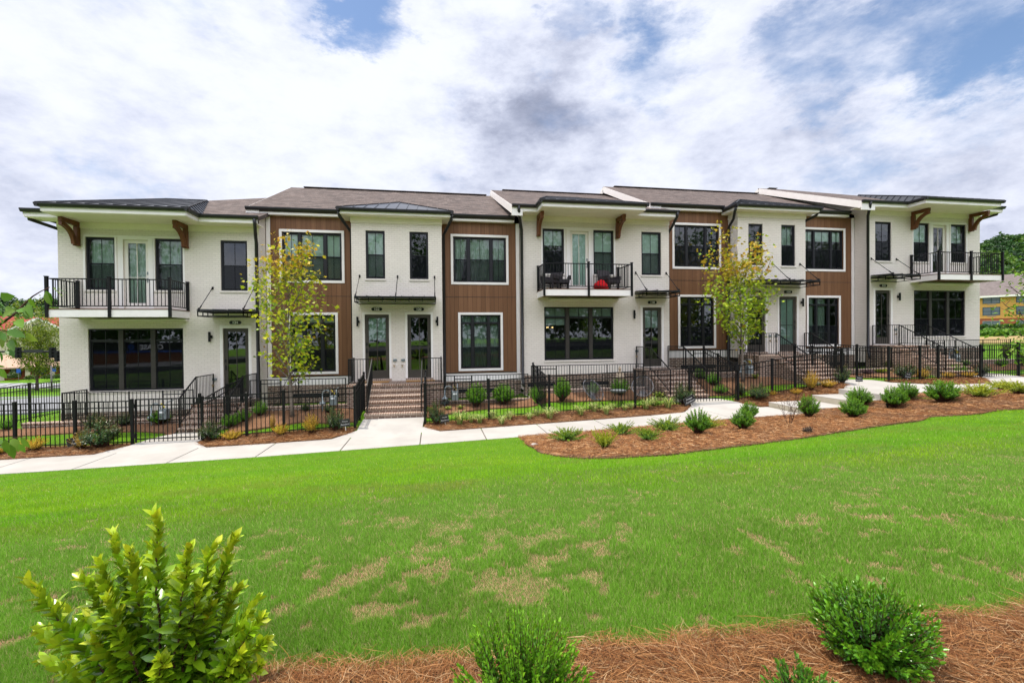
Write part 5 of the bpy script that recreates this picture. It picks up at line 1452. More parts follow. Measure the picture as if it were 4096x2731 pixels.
def plant(kind, pix, wpx, hpx, label, pos=None):
    if pos is None: p, t = at(*pix)
    else: p, t = pos
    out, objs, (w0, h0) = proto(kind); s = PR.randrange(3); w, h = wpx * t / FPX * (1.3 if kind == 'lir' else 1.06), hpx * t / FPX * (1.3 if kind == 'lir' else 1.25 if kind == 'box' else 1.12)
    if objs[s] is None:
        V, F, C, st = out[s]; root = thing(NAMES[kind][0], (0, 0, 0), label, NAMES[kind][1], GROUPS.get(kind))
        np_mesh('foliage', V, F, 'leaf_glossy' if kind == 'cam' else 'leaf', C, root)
        if st: st.build('stem', 'twig', root, fix=False)
        objs[s] = root
    else:
        root = copy_thing(objs[s], label, GROUPS.get(kind))
    root.location = (p.x, p.y, p.z + .02); root.scale = (w / w0, w / w0 * PR.uniform(.9, 1.05), h / h0); root.rotation_euler = (0, 0, PR.uniform(0, 6.28))
    return root


# bed in front of the pavement
for k, q, w, h, lb in (
    ('ab', Z7(565, 1085), 150, 66, 'spreading shrub nearest the left tip of the front bed'),
    ('yab', Z7(870, 1150), 118, 84, 'yellow green spreading shrub in the front row, second from the front bed\'s left tip'),
    ('ab', Z7(1010, 1035), 130, 62, 'spreading shrub between the yellow green one and the pavement'),
    ('ab', Z7(1235, 1085), 125, 66, 'dark spreading shrub in the front row below the tilted sign'),
    ('ab', Z7(1385, 1000), 140, 64, 'spreading shrub by the pavement, straight below the tilted private residence sign'),
    ('box', Z7(1655, 1030), 100, 82, 'round bush with a yellow green shrub close behind it'),
    ('yab', Z7(1715, 985), 120, 60, 'yellow green shrub half hidden behind a round bush'),
    ('box', Z7(2030, 990), 88, 66, 'round bush standing in front of a second one, left of the leafless shrub'),
    ('box', Z7(2085, 895), 72, 55, 'round bush by the pavement, behind another, left of the leafless shrub'),
    ('box', Z8(497, 885), 80, 72, 'round bush just right of the leafless shrub'),
    ('box', Z8(870, 888), 92, 62, 'round bush in front of another, below the lower pavement step'),
    ('box', Z8(920, 792), 92, 62, 'round bush touching the middle pavement step, behind another'),
    ('box', Z8(1215, 803), 92, 68, 'round bush with a little path light at its foot'),
    ('box', Z8(1318, 742), 76, 60, 'round bush beside the top pavement step, behind the one with the path light'),
    ('box', Z8(1615, 762), 112, 74, 'largest round bush, alone at the right of the front bed'),
    ('yab', Z8(1925, 722), 150, 70, 'yellow green spreading shrub right of the largest round bush'),
    ('yab', Z8(2130, 655), 110, 46, 'low yellow green shrub by the pavement near the right edge'),
    ('yab', Z8(2262, 695), 120, 66, 'yellow green spreading shrub cut by the right edge of the photo')):
    plant(k, q, w, h, lb)
# strip between pavement and fence
for k, q, w, h, lb in (
    ('spi', Z5(15, 1195), 70, 50, 'golden shrub at the left edge of the photo below the fence'),
    ('spi', Z5(290, 1165), 92, 58, 'golden pink tipped shrub left of the largest private residence sign'),
    ('spi', Z5(680, 1150), 78, 66, 'golden green shrub behind the largest private residence sign'),
    ('cam', Z5(845, 1140), 150, 108, 'large dark glossy shrub left of the 124 gate'),
    ('cam', Z5(1765, 1085), 88, 76, 'dark glossy shrub right of the 124 gate'),
    ('spi', Z5(1940, 1072), 84, 42, 'pale golden shrub right of the dark shrub by the 124 gate'),
    ('sparse', Z6(60, 1055), 42, 44, 'sparse reddish brown shrub before the fence left of the slender tree'),
    ('spi', Z6(258, 1037), 66, 52, 'golden orange shrub below the foot of the slender tree'),
    ('spi', Z6(190, 1005), 26, 70, 'tall thin golden shoots before the fence, left of the golden orange shrub'),
    ('spi', Z6(512, 1020), 66, 78, 'tall bright yellow shrub left of the middle path'),
    ('cam', Z6(712, 1000), 80, 92, 'tall dark shrub behind the sign left of the middle path'),
    ('cam', Z6(1562, 945), 78, 84, 'dark shrub behind the sign right of the middle path'),
    ('lir', Z6(1755, 945), 76, 58, 'large striped grass clump right of the sign by the middle path'),
    ('lir', Z6(1850, 930), 48, 38, 'small striped grass clump touching the largest one by the middle path'),
    ('lir', Z6(1920, 935), 56, 42, 'striped grass clump third to the right of the middle path'),
    ('lir', Z6(2030, 902), 56, 40, 'striped grass clump close to the fence, fourth from the middle path'),
    ('lir', Z6(2105, 945), 56, 42, 'striped grass clump set forward, fifth from the middle path'),
    ('lir', Z6(2175, 905), 48, 38, 'striped grass clump close to the fence, sixth from the middle path'),
    ('lir', C4(200, 975), 46, 30, 'pale thin striped grass clump set forward before the yard divider'),
    ('lir', C4(290, 935), 50, 34, 'striped grass clump close behind the flowering one'),
    ('lir', C4(440, 965), 76, 48, 'striped grass clump with purple flower spikes below the yard divider'),
    ('lir', C4(800, 925), 64, 44, 'striped grass clump below the left wire chair, leftmost of three'),
    ('lir', C4(960, 885), 56, 40, 'striped grass clump between the two wire chairs, close to the fence'),
    ('lir', C4(1105, 915), 56, 40, 'striped grass clump set forward below the garden table'),
    ('lir', C4(1170, 862), 44, 30, 'small striped grass clump at the fence below the garden table'),
    ('lir', C4(1320, 870), 42, 28, 'smallest striped grass clump left of the fence post by the right wire chair'),
    ('lir', C4(1395, 855), 36, 30, 'striped grass clump against the fence post by the right wire chair'),
    ('lir', C4(1570, 855), 64, 44, 'striped grass clump, first of the last three before the 118 gate'),
    ('lir', C4(1660, 822), 52, 42, 'striped grass clump, middle of the last three before the 118 gate'),
    ('lir', C4(1830, 842), 68, 48, 'striped grass clump beside the dark shrub of the 118 gate'),
    ('cam', C4(2020, 795), 88, 82, 'dark shrub behind the steeply tilted sign'),
    ('cam', C5(1130, 888), 82, 62, 'dark shrub before the fence right of the 118 gate'),
    ('spi', C5(1305, 838), 34, 20, 'tiny golden shrub at the fence beside the dark shrub right of the 118 gate'),
    ('spi', C5(1570, 828), 46, 28, 'small golden shrub behind the leafless shrub'),
    ('spi', C5(1750, 783), 58, 82, 'tallest golden shrub, on the slope beside the pavement steps'),
    ('spi', C5(1945, 747), 68, 36, 'golden shrub right of the tallest one, on the slope beside the pavement steps'),
    ('cam', C5(2120, 692), 70, 66, 'dark shrub left of the upright sign at the top of the slope'),
    ('cam', C6(955, 792), 82, 62, 'dark shrub behind the leaning sign before house 112'),
    ('spi', C6(1150, 797), 60, 46, 'golden shrub just right of the leaning sign before house 112'),
    ('spi', C6(1470, 782), 56, 26, 'low golden shrub before the fence post below the 112 steps'),
    ('spi', C6(1690, 772), 60, 26, 'low golden shrub left of the last dark shrub on the right'),
    ('cam', C6(1835, 755), 74, 48, 'last dark shrub on the right, left of the gate at the right edge')):
    plant(k, q, w, h, lb)
# flower spikes on two of the clumps are grown as things' parts of their own clump
# yards behind the fence
for k, q, w, h, lb in (
    ('grn', C1(85, 715), 62, 44, 'green shrub behind the fence at the left edge of the photo'),
    ('cam', C1(1100, 690), 88, 54, 'glossy shrub in the 124 yard behind the large dark one'),
    ('cam', C1(1450, 665), 70, 48, 'glossy shrub in the 124 yard left of the gate post'),
    ('box', C1(1880, 650), 76, 48, 'round bright green bush below the gas meter of house 124'),
    ('grn', C2(1000, 665), 62, 56, 'bright green shrub below the downspout beside the 124 steps'),
    ('grn', C2(800, 735), 66, 46, 'bright green shrub halfway down beside the 124 steps'),
    ('grn', C2(650, 800), 78, 50, 'lowest bright green shrub beside the foot of the 124 steps'),
    ('cam', C2(1215, 590), 38, 28, 'small dark plant by the wall left of the slender tree trunk'),
    ('cam', C2(1540, 615), 38, 34, 'small dark plant by the wall right of the slender tree trunk'),
    ('cam', C2(1810, 625), 46, 32, 'small dark plant below the gas meter left of the middle steps'),
    ('spr', C3(1120, 660), 60, 34, 'blue grey conifer behind the sign right of the middle path'),
    ('box', C3(1485, 680), 82, 76, 'round green bush in the 120 yard, the left one of a pair'),
    ('box', C3(1805, 650), 86, 66, 'round green bush in the 120 yard, the right one of a pair'),
    ('hosta', C3(1300, 705), 36, 20, 'yellow green leafy plant below the gas meter in the 120 yard'),
    ('hosta', C3(950, 740), 40, 26, 'yellow green leafy plant at the foot of the middle steps'),
    ('hosta', C3(1150, 715), 36, 20, 'yellow green leafy plant in front of the blue grey conifer'),
    ('grn', C4(300, 770), 70, 62, 'green shrub behind the yard divider left of the wire chairs'),
    ('box', C4(585, 760), 72, 76, 'round green bush left of the left wire chair'),
        ('grn', C4(950, 690), 52, 48, 'green bush seen through the left wire chair'),
    ('red', C4(1450, 500), 46, 62, 'red leaved plant by the handrail of house 118'),
    ('hosta', C4(1720, 720), 64, 30, 'leafy plant at the foot of the 118 steps'),
    ('grn', C5(430, 640), 52, 40, 'small green shrub right of the 118 steps by the wall'),
    ('grn', C5(600, 720), 62, 50, 'green shrub behind the 118 gate, upper of two'),
    ('grn', C5(680, 815), 62, 34, 'low green shrub behind the 118 gate, lower of two'),
    ('cam', C5(930, 830), 52, 44, 'dark shrub behind the right post of the 118 gate'),
    ('hosta', C5(1090, 640), 38, 24, 'leafy plant right of the trunk of the right hand tree'),
    ('hosta', C5(1250, 590), 30, 22, 'leafy plant by the brick landing of house 116'),
    ('pur', C6(510, 735), 48, 22, 'low purple shrub behind the fence left of the 112 steps'),
    ('yab', C6(660, 720), 62, 24, 'low yellow green shrub in the 114 yard left of the 112 steps'),
    ('ball', C6(775, 665), 40, 34, 'clipped ball bush at the foot of the 112 brick landing'),
    ('grn', C6(1250, 720), 56, 34, 'green shrub behind the fence in front of the 112 steps'),
    ('grn', C6(1560, 740), 74, 38, 'green shrub at the foot of the 112 steps'),
    ('grn', C6(1660, 640), 36, 26, 'small green shrub below the gas meter of house 112'),
    ('con', C6(2150, 560), 48, 72, 'upright green conifer in the yard near the right edge'),
    ('grn', C6(2090, 640), 48, 28, 'low green shrub in front of the upright conifer'),
    ('grn', C6(2330, 640), 40, 60, 'green shrub at the right edge behind the fence')):
    plant(k, q, w, h, lb)

p = onplane(*C4(1265, 600), 16.2); plant('grn', None, 84, 64, 'green bush around the foot of the stone statue', (Vector((p.x, 16.2, gz(p.x, 16.2))), 16.0))
p, t = at(*Z8(335, 948)); root = thing('leafless_shrub', (0, 0, 0), 'leafless brown shrub with thin bare branches in the front bed', 'shrub')
bare_shrub(4, .9, 1.35, 9).build('branches', 'twig', root, fix=False); root.location = p; s = 300 / 2.0909 * t / FPX / 1.25; root.scale = (s, s, s)
V, F, C, _ = shoots_shrub(61, .7, 1.2, 14, 3, .03, .02, G_PUR, 'upright', start=.6); np_mesh('withered_leaf', V, F, 'leaf', C, root)


# ------------------------------------------------------------------ trees
def broad_tree(seed, H, R, clear, n_limb, n_leaf, leaf, pal, bark, trunk_r, topcol=None, maple=True, up=1.0, limb_k=1.0):
    rng = np.random.default_rng(seed); tr = MB(); br = MB()
    zz = np.linspace(0, H * .97, 12); px = np.cumsum(rng.normal(0, .012 * H, 12)) * .35; py = np.cumsum(rng.normal(0, .012 * H, 12)) * .35; px -= px[0]; py -= py[0]
    rad = trunk_r * (1 - .88 * (zz / (H * .97)) ** .8); rad[0] *= 1.25
    tr.tube([(a, b, c) for a, b, c in zip(px, py, zz)], list(rad), 9)
    tips = []
    for i in range(n_limb):
        f = clear + (1 - clear) * ((i + rng.random()) / n_limb) * .97; z = f * H; x0 = np.interp(z, zz, px); y0 = np.interp(z, zz, py); az = i * 2.4 + rng.normal(0, .35)
        g = (f - clear) / (1 - clear); ln = R * limb_k * (math.sin(math.pi * min(1, .26 + .66 * g)) ** .8) * rng.uniform(.8, 1.15); el = math.radians(rng.uniform(28, 52) * up + 22 * g)
        d = np.array([math.cos(az) * math.cos(el), math.sin(az) * math.cos(el), math.sin(el)]); p0 = np.array([x0, y0, z]); n = 6; L = ln / max(math.cos(el), .35); pts = []
        for k in range(n):
            q = k / (n - 1); pts.append(p0 + d * L * q + np.array([0, 0, .14 * L * q * q]) + rng.normal(0, .012 * L, 3) * (k > 0))
        r0 = np.interp(z, zz, rad) * .5; br.tube([tuple(p) for p in pts], [r0 * (1 - .8 * k / (n - 1)) + .003 for k in range(n)], 5, cap=False)
        for k in range(1, n):
            tips.append((pts[k], d, .5 + k / n))
            for _ in range(2):
                dd = norm(d + rng.normal(0, .7, 3) + np.array([0, 0, .15])); l2 = L * rng.uniform(.16, .34); e = pts[k] + dd * l2; br.tube([tuple(pts[k]), tuple((pts[k] + e) / 2 + rng.normal(0, .03 * l2, 3)), tuple(e)], [.006, .004, .002], 3, cap=False)
                tips.append((e, dd, 1.2)); tips.append(((pts[k] + e) / 2, dd, .8))
    for q in np.linspace(.86, 1, 5): tips.append((np.array([np.interp(q * H, zz, px), np.interp(q * H, zz, py), q * H]), np.array([0, 0, 1.]), 1.))
    wts = np.array([t[2] for t in tips]); idx = rng.choice(len(tips), n_leaf, p=wts / wts.sum()); P = np.array([tips[i][0] for i in idx]); D0 = np.array([tips[i][1] for i in idx])
    P = P + rng.normal(0, leaf * .9, (n_leaf, 3)); D = norm(D0 * .5 + rng.normal(0, .7, (n_leaf, 3)) + np.array([0, 0, -.35])); N = norm(rng.normal(0, .6, (n_leaf, 3)) + np.array([0, 0, 1.])); L = leaf * rng.uniform(.6, 1.2, n_leaf)
    V, F, k = maple_leaves(P, D, N, L) if maple else leaf_quads(P, D, N, L, L * .55)
    tt = rng.random(n_leaf); C = tint_of(rng, n_leaf, pal, k, tt)
    if topcol:
        g = np.clip((P[:, 2] / H - .88) / .16, 0, 1) * (rng.random(n_leaf) < .85); g = np.maximum(g * rng.uniform(.4, 1, n_leaf), (rng.random(n_leaf) < .02) * .8)
        tc = tint_of(rng, n_leaf, topcol, k, rng.random(n_leaf)); gg = np.repeat(g * .62, k)[:, None]; C = C * (1 - gg) + tc * gg
    return tr, br, V, F, C


def tree(name, loc, label, cat, group=None, leafmat='leaf', bark='bark', **kw):
    root = thing(name, (0, 0, 0), label, cat, group); tr, br, V, F, C = broad_tree(bark=bark, **kw)
    tr.build('trunk', bark, root, smooth=True, fix=False); br.build('branches', bark, root, smooth=True, fix=False); np_mesh('crown', V, F, leafmat, C, root); root.location = loc; return root


PAL_M = [(.15, .28, .012), (.31, .43, .014), (.52, .57, .022), (.63, .60, .03)]; TOP_M = [(.60, .32, .03), (.68, .24, .04), (.50, .10, .03)]
p, t = at(*Z6(356, 882)); MAPLE1 = p
tree('slender_tree', p, 'slender young tree with yellow green leaves and an orange top, left of the middle steps', 'tree', 'young trees in the front yards', seed=8, H=(1671 - 940) * t / FPX * .80, R=1.02, clear=.22, n_limb=30, n_leaf=2300, leaf=.125, pal=PAL_M, trunk_r=.062, topcol=TOP_M)
p, t = at(*Z7(2027, 582)); PAL_2 = [(.14, .25, .014), (.28, .40, .016), (.46, .53, .022)]
tree('slender_tree', p, 'young tree with green leaves and a rusty top, in front of the 116 door', 'tree', 'young trees in the front yards', seed=21, H=(1527 - 998) * t / FPX * .80, R=1.12, clear=.30, n_limb=30, n_leaf=2900, leaf=.13, pal=PAL_2, trunk_r=.062, topcol=TOP_M)
# guy straps of the first tree
m = MB()
for dx, dy in ((-.55, -.2), (.55, -.15), (.1, .6)): m.tube([tuple(MAPLE1 + Vector((0, 0, 1.55))), tuple(MAPLE1 + Vector((dx * 1.3, dy * 1.3, .1)))], .008, 4)
o = m.build('tree_guy_straps', 'black_metal', origin=tuple(MAPLE1)); tag(o, 'black guy straps tied round the trunk of the slender tree', 'straps')

# leafy branch reaching in from the left, close to the camera
def dpt(px, py, t): return Vector((0, 0, CZ)) + (FW + RT * ((px - 2048) / FPX) + UP * ((1365.5 - py) / FPX)) * t


def K4(x, y): return (x / 3.92, 1150 + y / 3.92)


tp = dpt(-420, 1700, 3.3); root = thing('leafy_sapling', (tp.x, tp.y, gz(tp.x, tp.y)), 'pale green sapling leaves reaching in from the left edge, close to the camera', 'tree')
m = MB(); m.tube([(tp.x, tp.y, gz(tp.x, tp.y) - .05), (tp.x + .03, tp.y, 2.2), (tp.x - .02, tp.y + .03, 3.3), (tp.x, tp.y, 4.2)], [.035, .03, .02, .008], 8); m.build('trunk', 'dark_bark', root, smooth=True, fix=False)
m = MB()
def branch(pl, t, r): m.tube([tuple(dpt(*q, t + .04 * math.sin(i * 2.))) for i, q in enumerate(pl)], [r * (1 - .75 * i / (len(pl) - 1)) for i in range(len(pl))], 6, cap=False)
branch([(-410, 1560), (-150, 1400), K4(80, 520), K4(250, 400), K4(380, 260), K4(510, 140), K4(640, 60), K4(780, -5)], 3.1, .010)
branch([(-410, 1640), (-150, 1390), K4(0, 660), K4(120, 690), K4(300, 700), K4(390, 715)], 3.05, .006)
branch([(-410, 1800), (-120, 1640), Z5(0, 1110), Z5(100, 1050), Z5(180, 1040), Z5(235, 1050)], 2.9, .005)
m.build('branches', 'twig', root, smooth=True, fix=False)
LV = []
for a in ((0, 150, 195, 140), (-20, 200, 105, 355), (-10, 360, 40, 460), (30, 470, 205, 345), (75, 430, 250, 435), (40, 570, 105, 450), (480, 160, 535, 340), (430, 255, 470, 475), (365, 375, 440, 495), (705, 60, 780, 285), (715, 45, 830, 285), (850, -10, 972, 155), (900, -5, 1048, 105),
          (245, 400, 300, 490), (110, 672, 378, 765), (-10, 690, 100, 845), (390, 718, 568, 845), (180, 785, 260, 910), (150, 820, 205, 980), (118, 975, 210, 1065), (-20, 990, 55, 1170), (-30, 1225, 75, 1245), (-20, 1260, 92, 1425), (280, 495, 335, 615), (10, 800, 50, 950), (-10, 440, 30, 530), (270, 350, 372, 365), (80, 320, 190, 350), (-30, 560, 40, 640), (330, 690, 400, 720)):
    LV.append((K4(a[0], a[1]), K4(a[2], a[3]), 3.05))
for a in ((165, 905, 180, 990), (45, 1055, 62, 1195), (105, 1045, 152, 1165), (85, 1100, 112, 1225), (180, 1045, 240, 1130), (160, 1095, 208, 1170), (-30, 1060, 20, 1130)): LV.append((Z5(a[0], a[1]), Z5(a[2], a[3]), 2.9))
rng = np.random.default_rng(5); P = []; D = []; L = []
for (a, b, t) in LV:
    t = t + rng.normal(0, .05); p0 = dpt(*a, t); p1 = dpt(*b, t + rng.normal(0, .03)); P.append(p0); D.append(p1 - p0); L.append((p1 - p0).length)
P = np.array(P); D = np.array(D); L = np.array(L); N = norm(np.array(-FW)[None] * .8 + np.array([0, 0, .35]) + rng.normal(0, .55, (len(P), 3)))
V, F, k = leaf_quads(P, D, N, L, L * .52, fold=.10, droop=.12, fine=True); C = tint_of(rng, len(P), [(.06, .17, .012), (.14, .28, .022), (.26, .38, .04)], k); np_mesh('leaves', V, F, 'leaf', C, root, smooth=True)

# sapling just outside the right edge
tp = dpt(4185, 1700, 8.); bz = gz(tp.x, tp.y)
tree('leafy_sapling', (tp.x, tp.y, bz), 'light green sapling foliage at the right edge before the hotel', 'tree', seed=33, H=3.9 - bz + .15, R=.55, clear=.36, n_limb=26, n_leaf=1100, leaf=.085, pal=[(.07, .17, .012), (.16, .30, .02), (.28, .40, .04)], bark='dark_bark', trunk_r=.03, maple=False, up=.6)

# ------------------------------------------------------------------ near shrubs
def near_shrub(name, label, loc, arrays, stemmat='twig', leafmat='leaf'):
    V, F, C, st = arrays; root = thing(name, (0, 0, 0), label, 'shrub'); np_mesh('foliage', V, F, leafmat, C, root, smooth=False); st.build('stem', stemmat, root, fix=False, smooth=True); root.location = loc; return root


def plume_shrub(base, tips, per, L, W, pal, seed):
    """one leafy plume to each measured tip, all from one crown"""
    rng = np.random.default_rng(seed); st = MB(); Ps, Ds, Ns, Ts, Ls = [], [], [], [], []
    for e in tips:
        e = np.array(e) - np.array(base); b = np.array([e[0] * .10, e[1] * .10, 0.]); c = b * .45 + e * .55 + np.array([e[0] * .02, e[1] * .02, .06]); m = 14; q = np.linspace(0, 1, m)[:, None]; line = (1 - q) ** 2 * b + 2 * q * (1 - q) * c + q ** 2 * e
        line[1:-1] += rng.normal(0, .006, (m - 2, 3)); st.tube([tuple(p) for p in line], list(np.linspace(.007, .0015, m)), 5, cap=False)
        ln = np.linalg.norm(e); k = int(per * (.5 + ln)); start = .28; f = start + (1 - start) * (np.arange(k) + .6 * rng.random(k)) / k; idx = np.clip(f * (m - 1), 0, m - 1.001); i0 = idx.astype(int); fr = (idx - i0)[:, None]
        P = line[i0] * (1 - fr) + line[i0 + 1] * fr; T = norm(line[i0 + 1] - line[i0]); ref = norm(np.cross(T, rng.standard_normal((1, 3)))); B = np.cross(T, ref); phi = np.arange(k) * 2.4 + rng.uniform(0, 6); R = ref * np.cos(phi)[:, None] + B * np.sin(phi)[:, None]
        g = (f - start) / (1 - start); a = np.radians(62 - 40 * g ** 1.5 + rng.normal(0, 12, k))[:, None]; D = norm(T * np.cos(a) + R * np.sin(a) + np.array([0, 0, .1])); N = norm(R * np.cos(a) - T * np.sin(a)) * -1 + rng.normal(0, .3, (k, 3)); N = np.where(N[:, 2:3] < -.3, -N, N)
        Ps.append(P); Ds.append(D); Ns.append(N); Ts.append(g * .7 + .3 * rng.random(k)); Ls.append(L * (1.05 - .35 * g ** 3) * rng.uniform(.75, 1.2, k))
    P, D, N, T, LL = [np.concatenate(x) for x in (Ps, Ds, Ns, Ts, Ls)]; V, F, k = leaf_quads(P, D, N, LL, LL * W / L, fine=True, droop=.14, fold=.14)
    return V, F, tint_of(rng, len(P), pal, k, T), st


bx, by = -1.08, 2.02; bb = (bx, by, gz(bx, by)); rng = np.random.default_rng(12)
TIPS = [tuple(dpt(x, y, 1.92 + rng.uniform(-.22, .24))) for x, y in ((107, 2320), (235, 2420), (327, 2310), (400, 2250), (454, 2142), (515, 2205), (560, 2262), (620, 2055), (600, 2180), (672, 2300), (755, 2192), (720, 2290), (796, 2345), (862, 2182), (939, 2150), (905, 2260), (959, 2350), (1025, 2402), (1046, 2468), (1070, 2560), (985, 2500), (153, 2515), (250, 2545), (350, 2440), (430, 2395), (520, 2400), (576, 2470), (658, 2478), (760, 2440), (850, 2420), (900, 2440), (800, 2520), (700, 2560), (480, 2520), (380, 2560), (560, 2600), (640, 2640), (880, 2600), (960, 2620), (300, 2640), (180, 2640), (760, 2650), (1040, 2660), (450, 2660))]
V, F, C, st = plume_shrub(bb, TIPS, 78, .066, .032, [(.055, .155, .006), (.135, .29, .008), (.28, .43, .012), (.50, .56, .022)], 31)
near_shrub('broad_leaved_shrub', 'big yellow green shrub with broad pointed leaves in the lower left corner', bb, (V, F, C, st), leafmat='leaf_glossy')
near_shrub('small_leaved_bush', 'dense bright green small leaved bush at the bottom middle', (.32, 1.70, gz(.32, 1.7)), shoots_shrub(203, .54, .53, 240, 30, .028, .0125, [(.04, .13, .006), (.10, .275, .010), (.20, .42, .016)], 'upright', fine=True, start=.3, stem_r=.003, ang=46, droop=.10))
near_shrub('small_leaved_bush', 'glossy dark green bush with spoon shaped leaves on the straw at the lower right', (2.0, 1.80, gz(2.0, 1.8)), shoots_shrub(207, .54, .38, 190, 24, .035, .017, [(.030, .105, .008), (.070, .215, .010), (.15, .34, .014)], 'round', fine=True, start=.36, stem_r=.004, ang=52, droop=.05), leafmat='leaf_glossy')
near_shrub('small_leaved_bush', 'low bright green bush cut by the bottom edge, left of the glossy dark one', (1.45, 1.60, gz(1.45, 1.60)), shoots_shrub(209, .30, .24, 60, 14, .030, .013, [(.025, .09, .010), (.06, .19, .014), (.12, .29, .02)], 'upright', fine=True, start=.3, stem_r=.003, ang=45, droop=.05))

# ------------------------------------------------------------------ beyond the houses
M['asphalt'] = plain('pale asphalt', (.20, .205, .215), .9, .2, var=.12, scale=.5)  # one even pale grey for the road and the far lot
M['dark_asphalt'] = plain('dark asphalt', (.05, .05, .055), .85, .3, var=.2, scale=.5)
M['orange_stucco'] = plain('orange stucco', (.66, .34, .10), .85, .2, var=.06)
M['red_stucco'] = plain('brick red stucco', (.30, .088, .045), .85, .2, var=.08)
M['blue_frame'] = plain('slate blue window frame', (.035, .07, .10), .5, .4, var=.1)
M['red_roof'] = plain('red tile roof', (.30, .055, .045), .85, .2, var=.2, scale=.8)
M['tan_roof'] = plain('tan metal roof', (.42, .27, .19), .6, .3, var=.1)
M['grey_shingle'] = plain('grey brown shingle', (.150, .125, .120), .9, .2, var=.18, scale=2.)
M['blue_sign'] = plain('blue sign', (.02, .09, .40), .5, .3, var=.05)
M['cream_wall'] = plain('cream wall', (.55, .48, .36), .85, .2, var=.08)
M['line_paint'] = plain('white line paint', (.75, .75, .75), .7, .2, var=.05)


def ground_sheet(name, pix, mat, lift):
    pl = dense([tuple(at(*q)[0].xy) for q in pix], 1.5, .05, 3); o = sheet(name, pl, mat, lift, 1.5, 0, 4, .3); tag(o, kind='structure'); return pl


ROAD = ground_sheet('road', [(-260, 1592), (60, 1588), (330, 1578), (345, 1640), (60, 1658), (-260, 1668)], 'asphalt', .06)
LOT = ground_sheet('parking_lot', [(-300, 1534), (320, 1534), (330, 1553), (-300, 1556)], 'asphalt', .10)
m = MB()
for i in range(9):
    a = at(-160 + i * 50, 1537)[0]; b = at(-225 + i * 50, 1551)[0]; z = .19; d = (b - a).normalized(); s = Vector((-d.y, d.x, 0)) * .09
    n = 6
    for k in range(n):
        p = a + (b - a) * (k / n); q = a + (b - a) * ((k + 1) / n); p.z = gz(p.x, p.y) + z; q.z = gz(q.x, q.y) + z; m.quad(p - s, p + s, q + s, q - s)
tag(m.build('parking_lines', 'line_paint'), kind='structure')


def local(px, t, face=0.):
    """a spot at depth t on the terrain and the heading of something that faces the camera there"""
    p = dpt(px, 1350, t); return Vector((p.x, p.y, gz(p.x, p.y))), math.atan2(p.x, p.y) * -1 + face


def win_simple(root, x0, x1, z0, z1, y, fr='frame', sash=True):
    m = MB(); e = .12; m.box(x0 - e, y - .05, z0 - e, x1 + e, y - .002, z0); m.box(x0 - e, y - .05, z1, x1 + e, y - .002, z1 + e); m.box(x0 - e, y - .05, z0, x0, y - .002, z1); m.box(x1, y - .05, z0, x1 + e, y - .002, z1)
    xm = (x0 + x1) / 2; zm = (z0 + z1) / 2; m.box(xm - .06, y - .05, z0, xm + .06, y - .002, z1); m.box(x0, y - .045, zm - .04, xm - .06, y - .004, zm + .04); m.box(xm + .06, y - .045, zm - .04, x1, y - .004, zm + .04)
    w = m.build('window', fr, root); g = MB(); g.quad((x0, y - .012, z0), (x1, y - .012, z0), (x1, y - .012, z1), (x0, y - .012, z1)); g.build('pane', 'far_glass', w)


t_ = NT('far window glass'); M['far_glass'] = t_.done((.10, .13, .16), .08, .8)

# hotel on the right
loc, hd = local(3905, 100, -.10); root = thing('hotel', (0, 0, 0), 'orange and red hotel with blue framed windows and a grey roof at the right edge', 'hotel')
zb = 3.6; E1 = 10.75
def hz(py): return CZ + (1331 - py) * 100 / FPX
m = MB(); m.box(-22, 0, -2, 16.9, 14, hz(1276)); m.build('ground_storey', 'red_stucco', root)
m = MB(); m.box(-22, .03, hz(1276) + .001, 16.9, 14, hz(1190)); m.box(-22, -.05, hz(1276), 16.9, .06, hz(1273)); m.build('wall', 'orange_stucco', root)
m = MB(); m.box(11.6 + 2.8, -1.2, -2, 17.5, -.002, hz(1150)); m.build('pilaster', 'red_stucco', root)
m = MB(); m.box(17.502, -1.2, -2, 40, 14, hz(1150)); m.build('gable_wing', 'orange_stucco', root)
m = MB(); ez = hz(1188); m.quad((-23, -.8, ez), (17.4, -.8, ez), (17.4, 7.5, ez + 5.0), (-23, 7.5, ez + 5.0)); m.quad((-23, 15, ez), (-23, 7.5, ez + 5.0), (17.4, 7.5, ez + 5.0), (17.4, 15, ez)); m.prism([(14.8, -2, hz(1160)), (29, -2, hz(1160) + 5.5), (44, -2, hz(1160)), (44, -2, hz(1160) + .3), (29, -2, hz(1160) + 5.9), (14.8, -2, hz(1160) + .3)], (0, 17, 0)); m.build('roof', 'grey_shingle', root)
m = MB(); m.box(-23, -.86, ez - .35, 17.4, -.78, ez + .02); m.bar((14.6, -2.05, hz(1160)), (29, -2.05, hz(1160) + 5.6), .1, .5); m.build('eave_board', 'white_trim', root)
for k in range(-4, 3):
    x0 = 5.0 + k * 4.92 + 1.0
    for py0, py1, b in ((1216, 1194, 0), (1262, 1234, 0), (1308, 1288, 1)): win_simple(root, x0, x0 + 2.4, hz(py0), hz(py1), .03 if not b else 0, 'blue_frame' if not b else 'galv')
    for py in (1218, 1265):
        m = MB(); m.box(x0 + .6, -.02, hz(py + 5), x0 + 1.9, .028, hz(py)); m.build('vent_grille', 'tan_roof', root)
root.location = (loc.x, loc.y, 0); root.rotation_euler = (0, 0, hd)
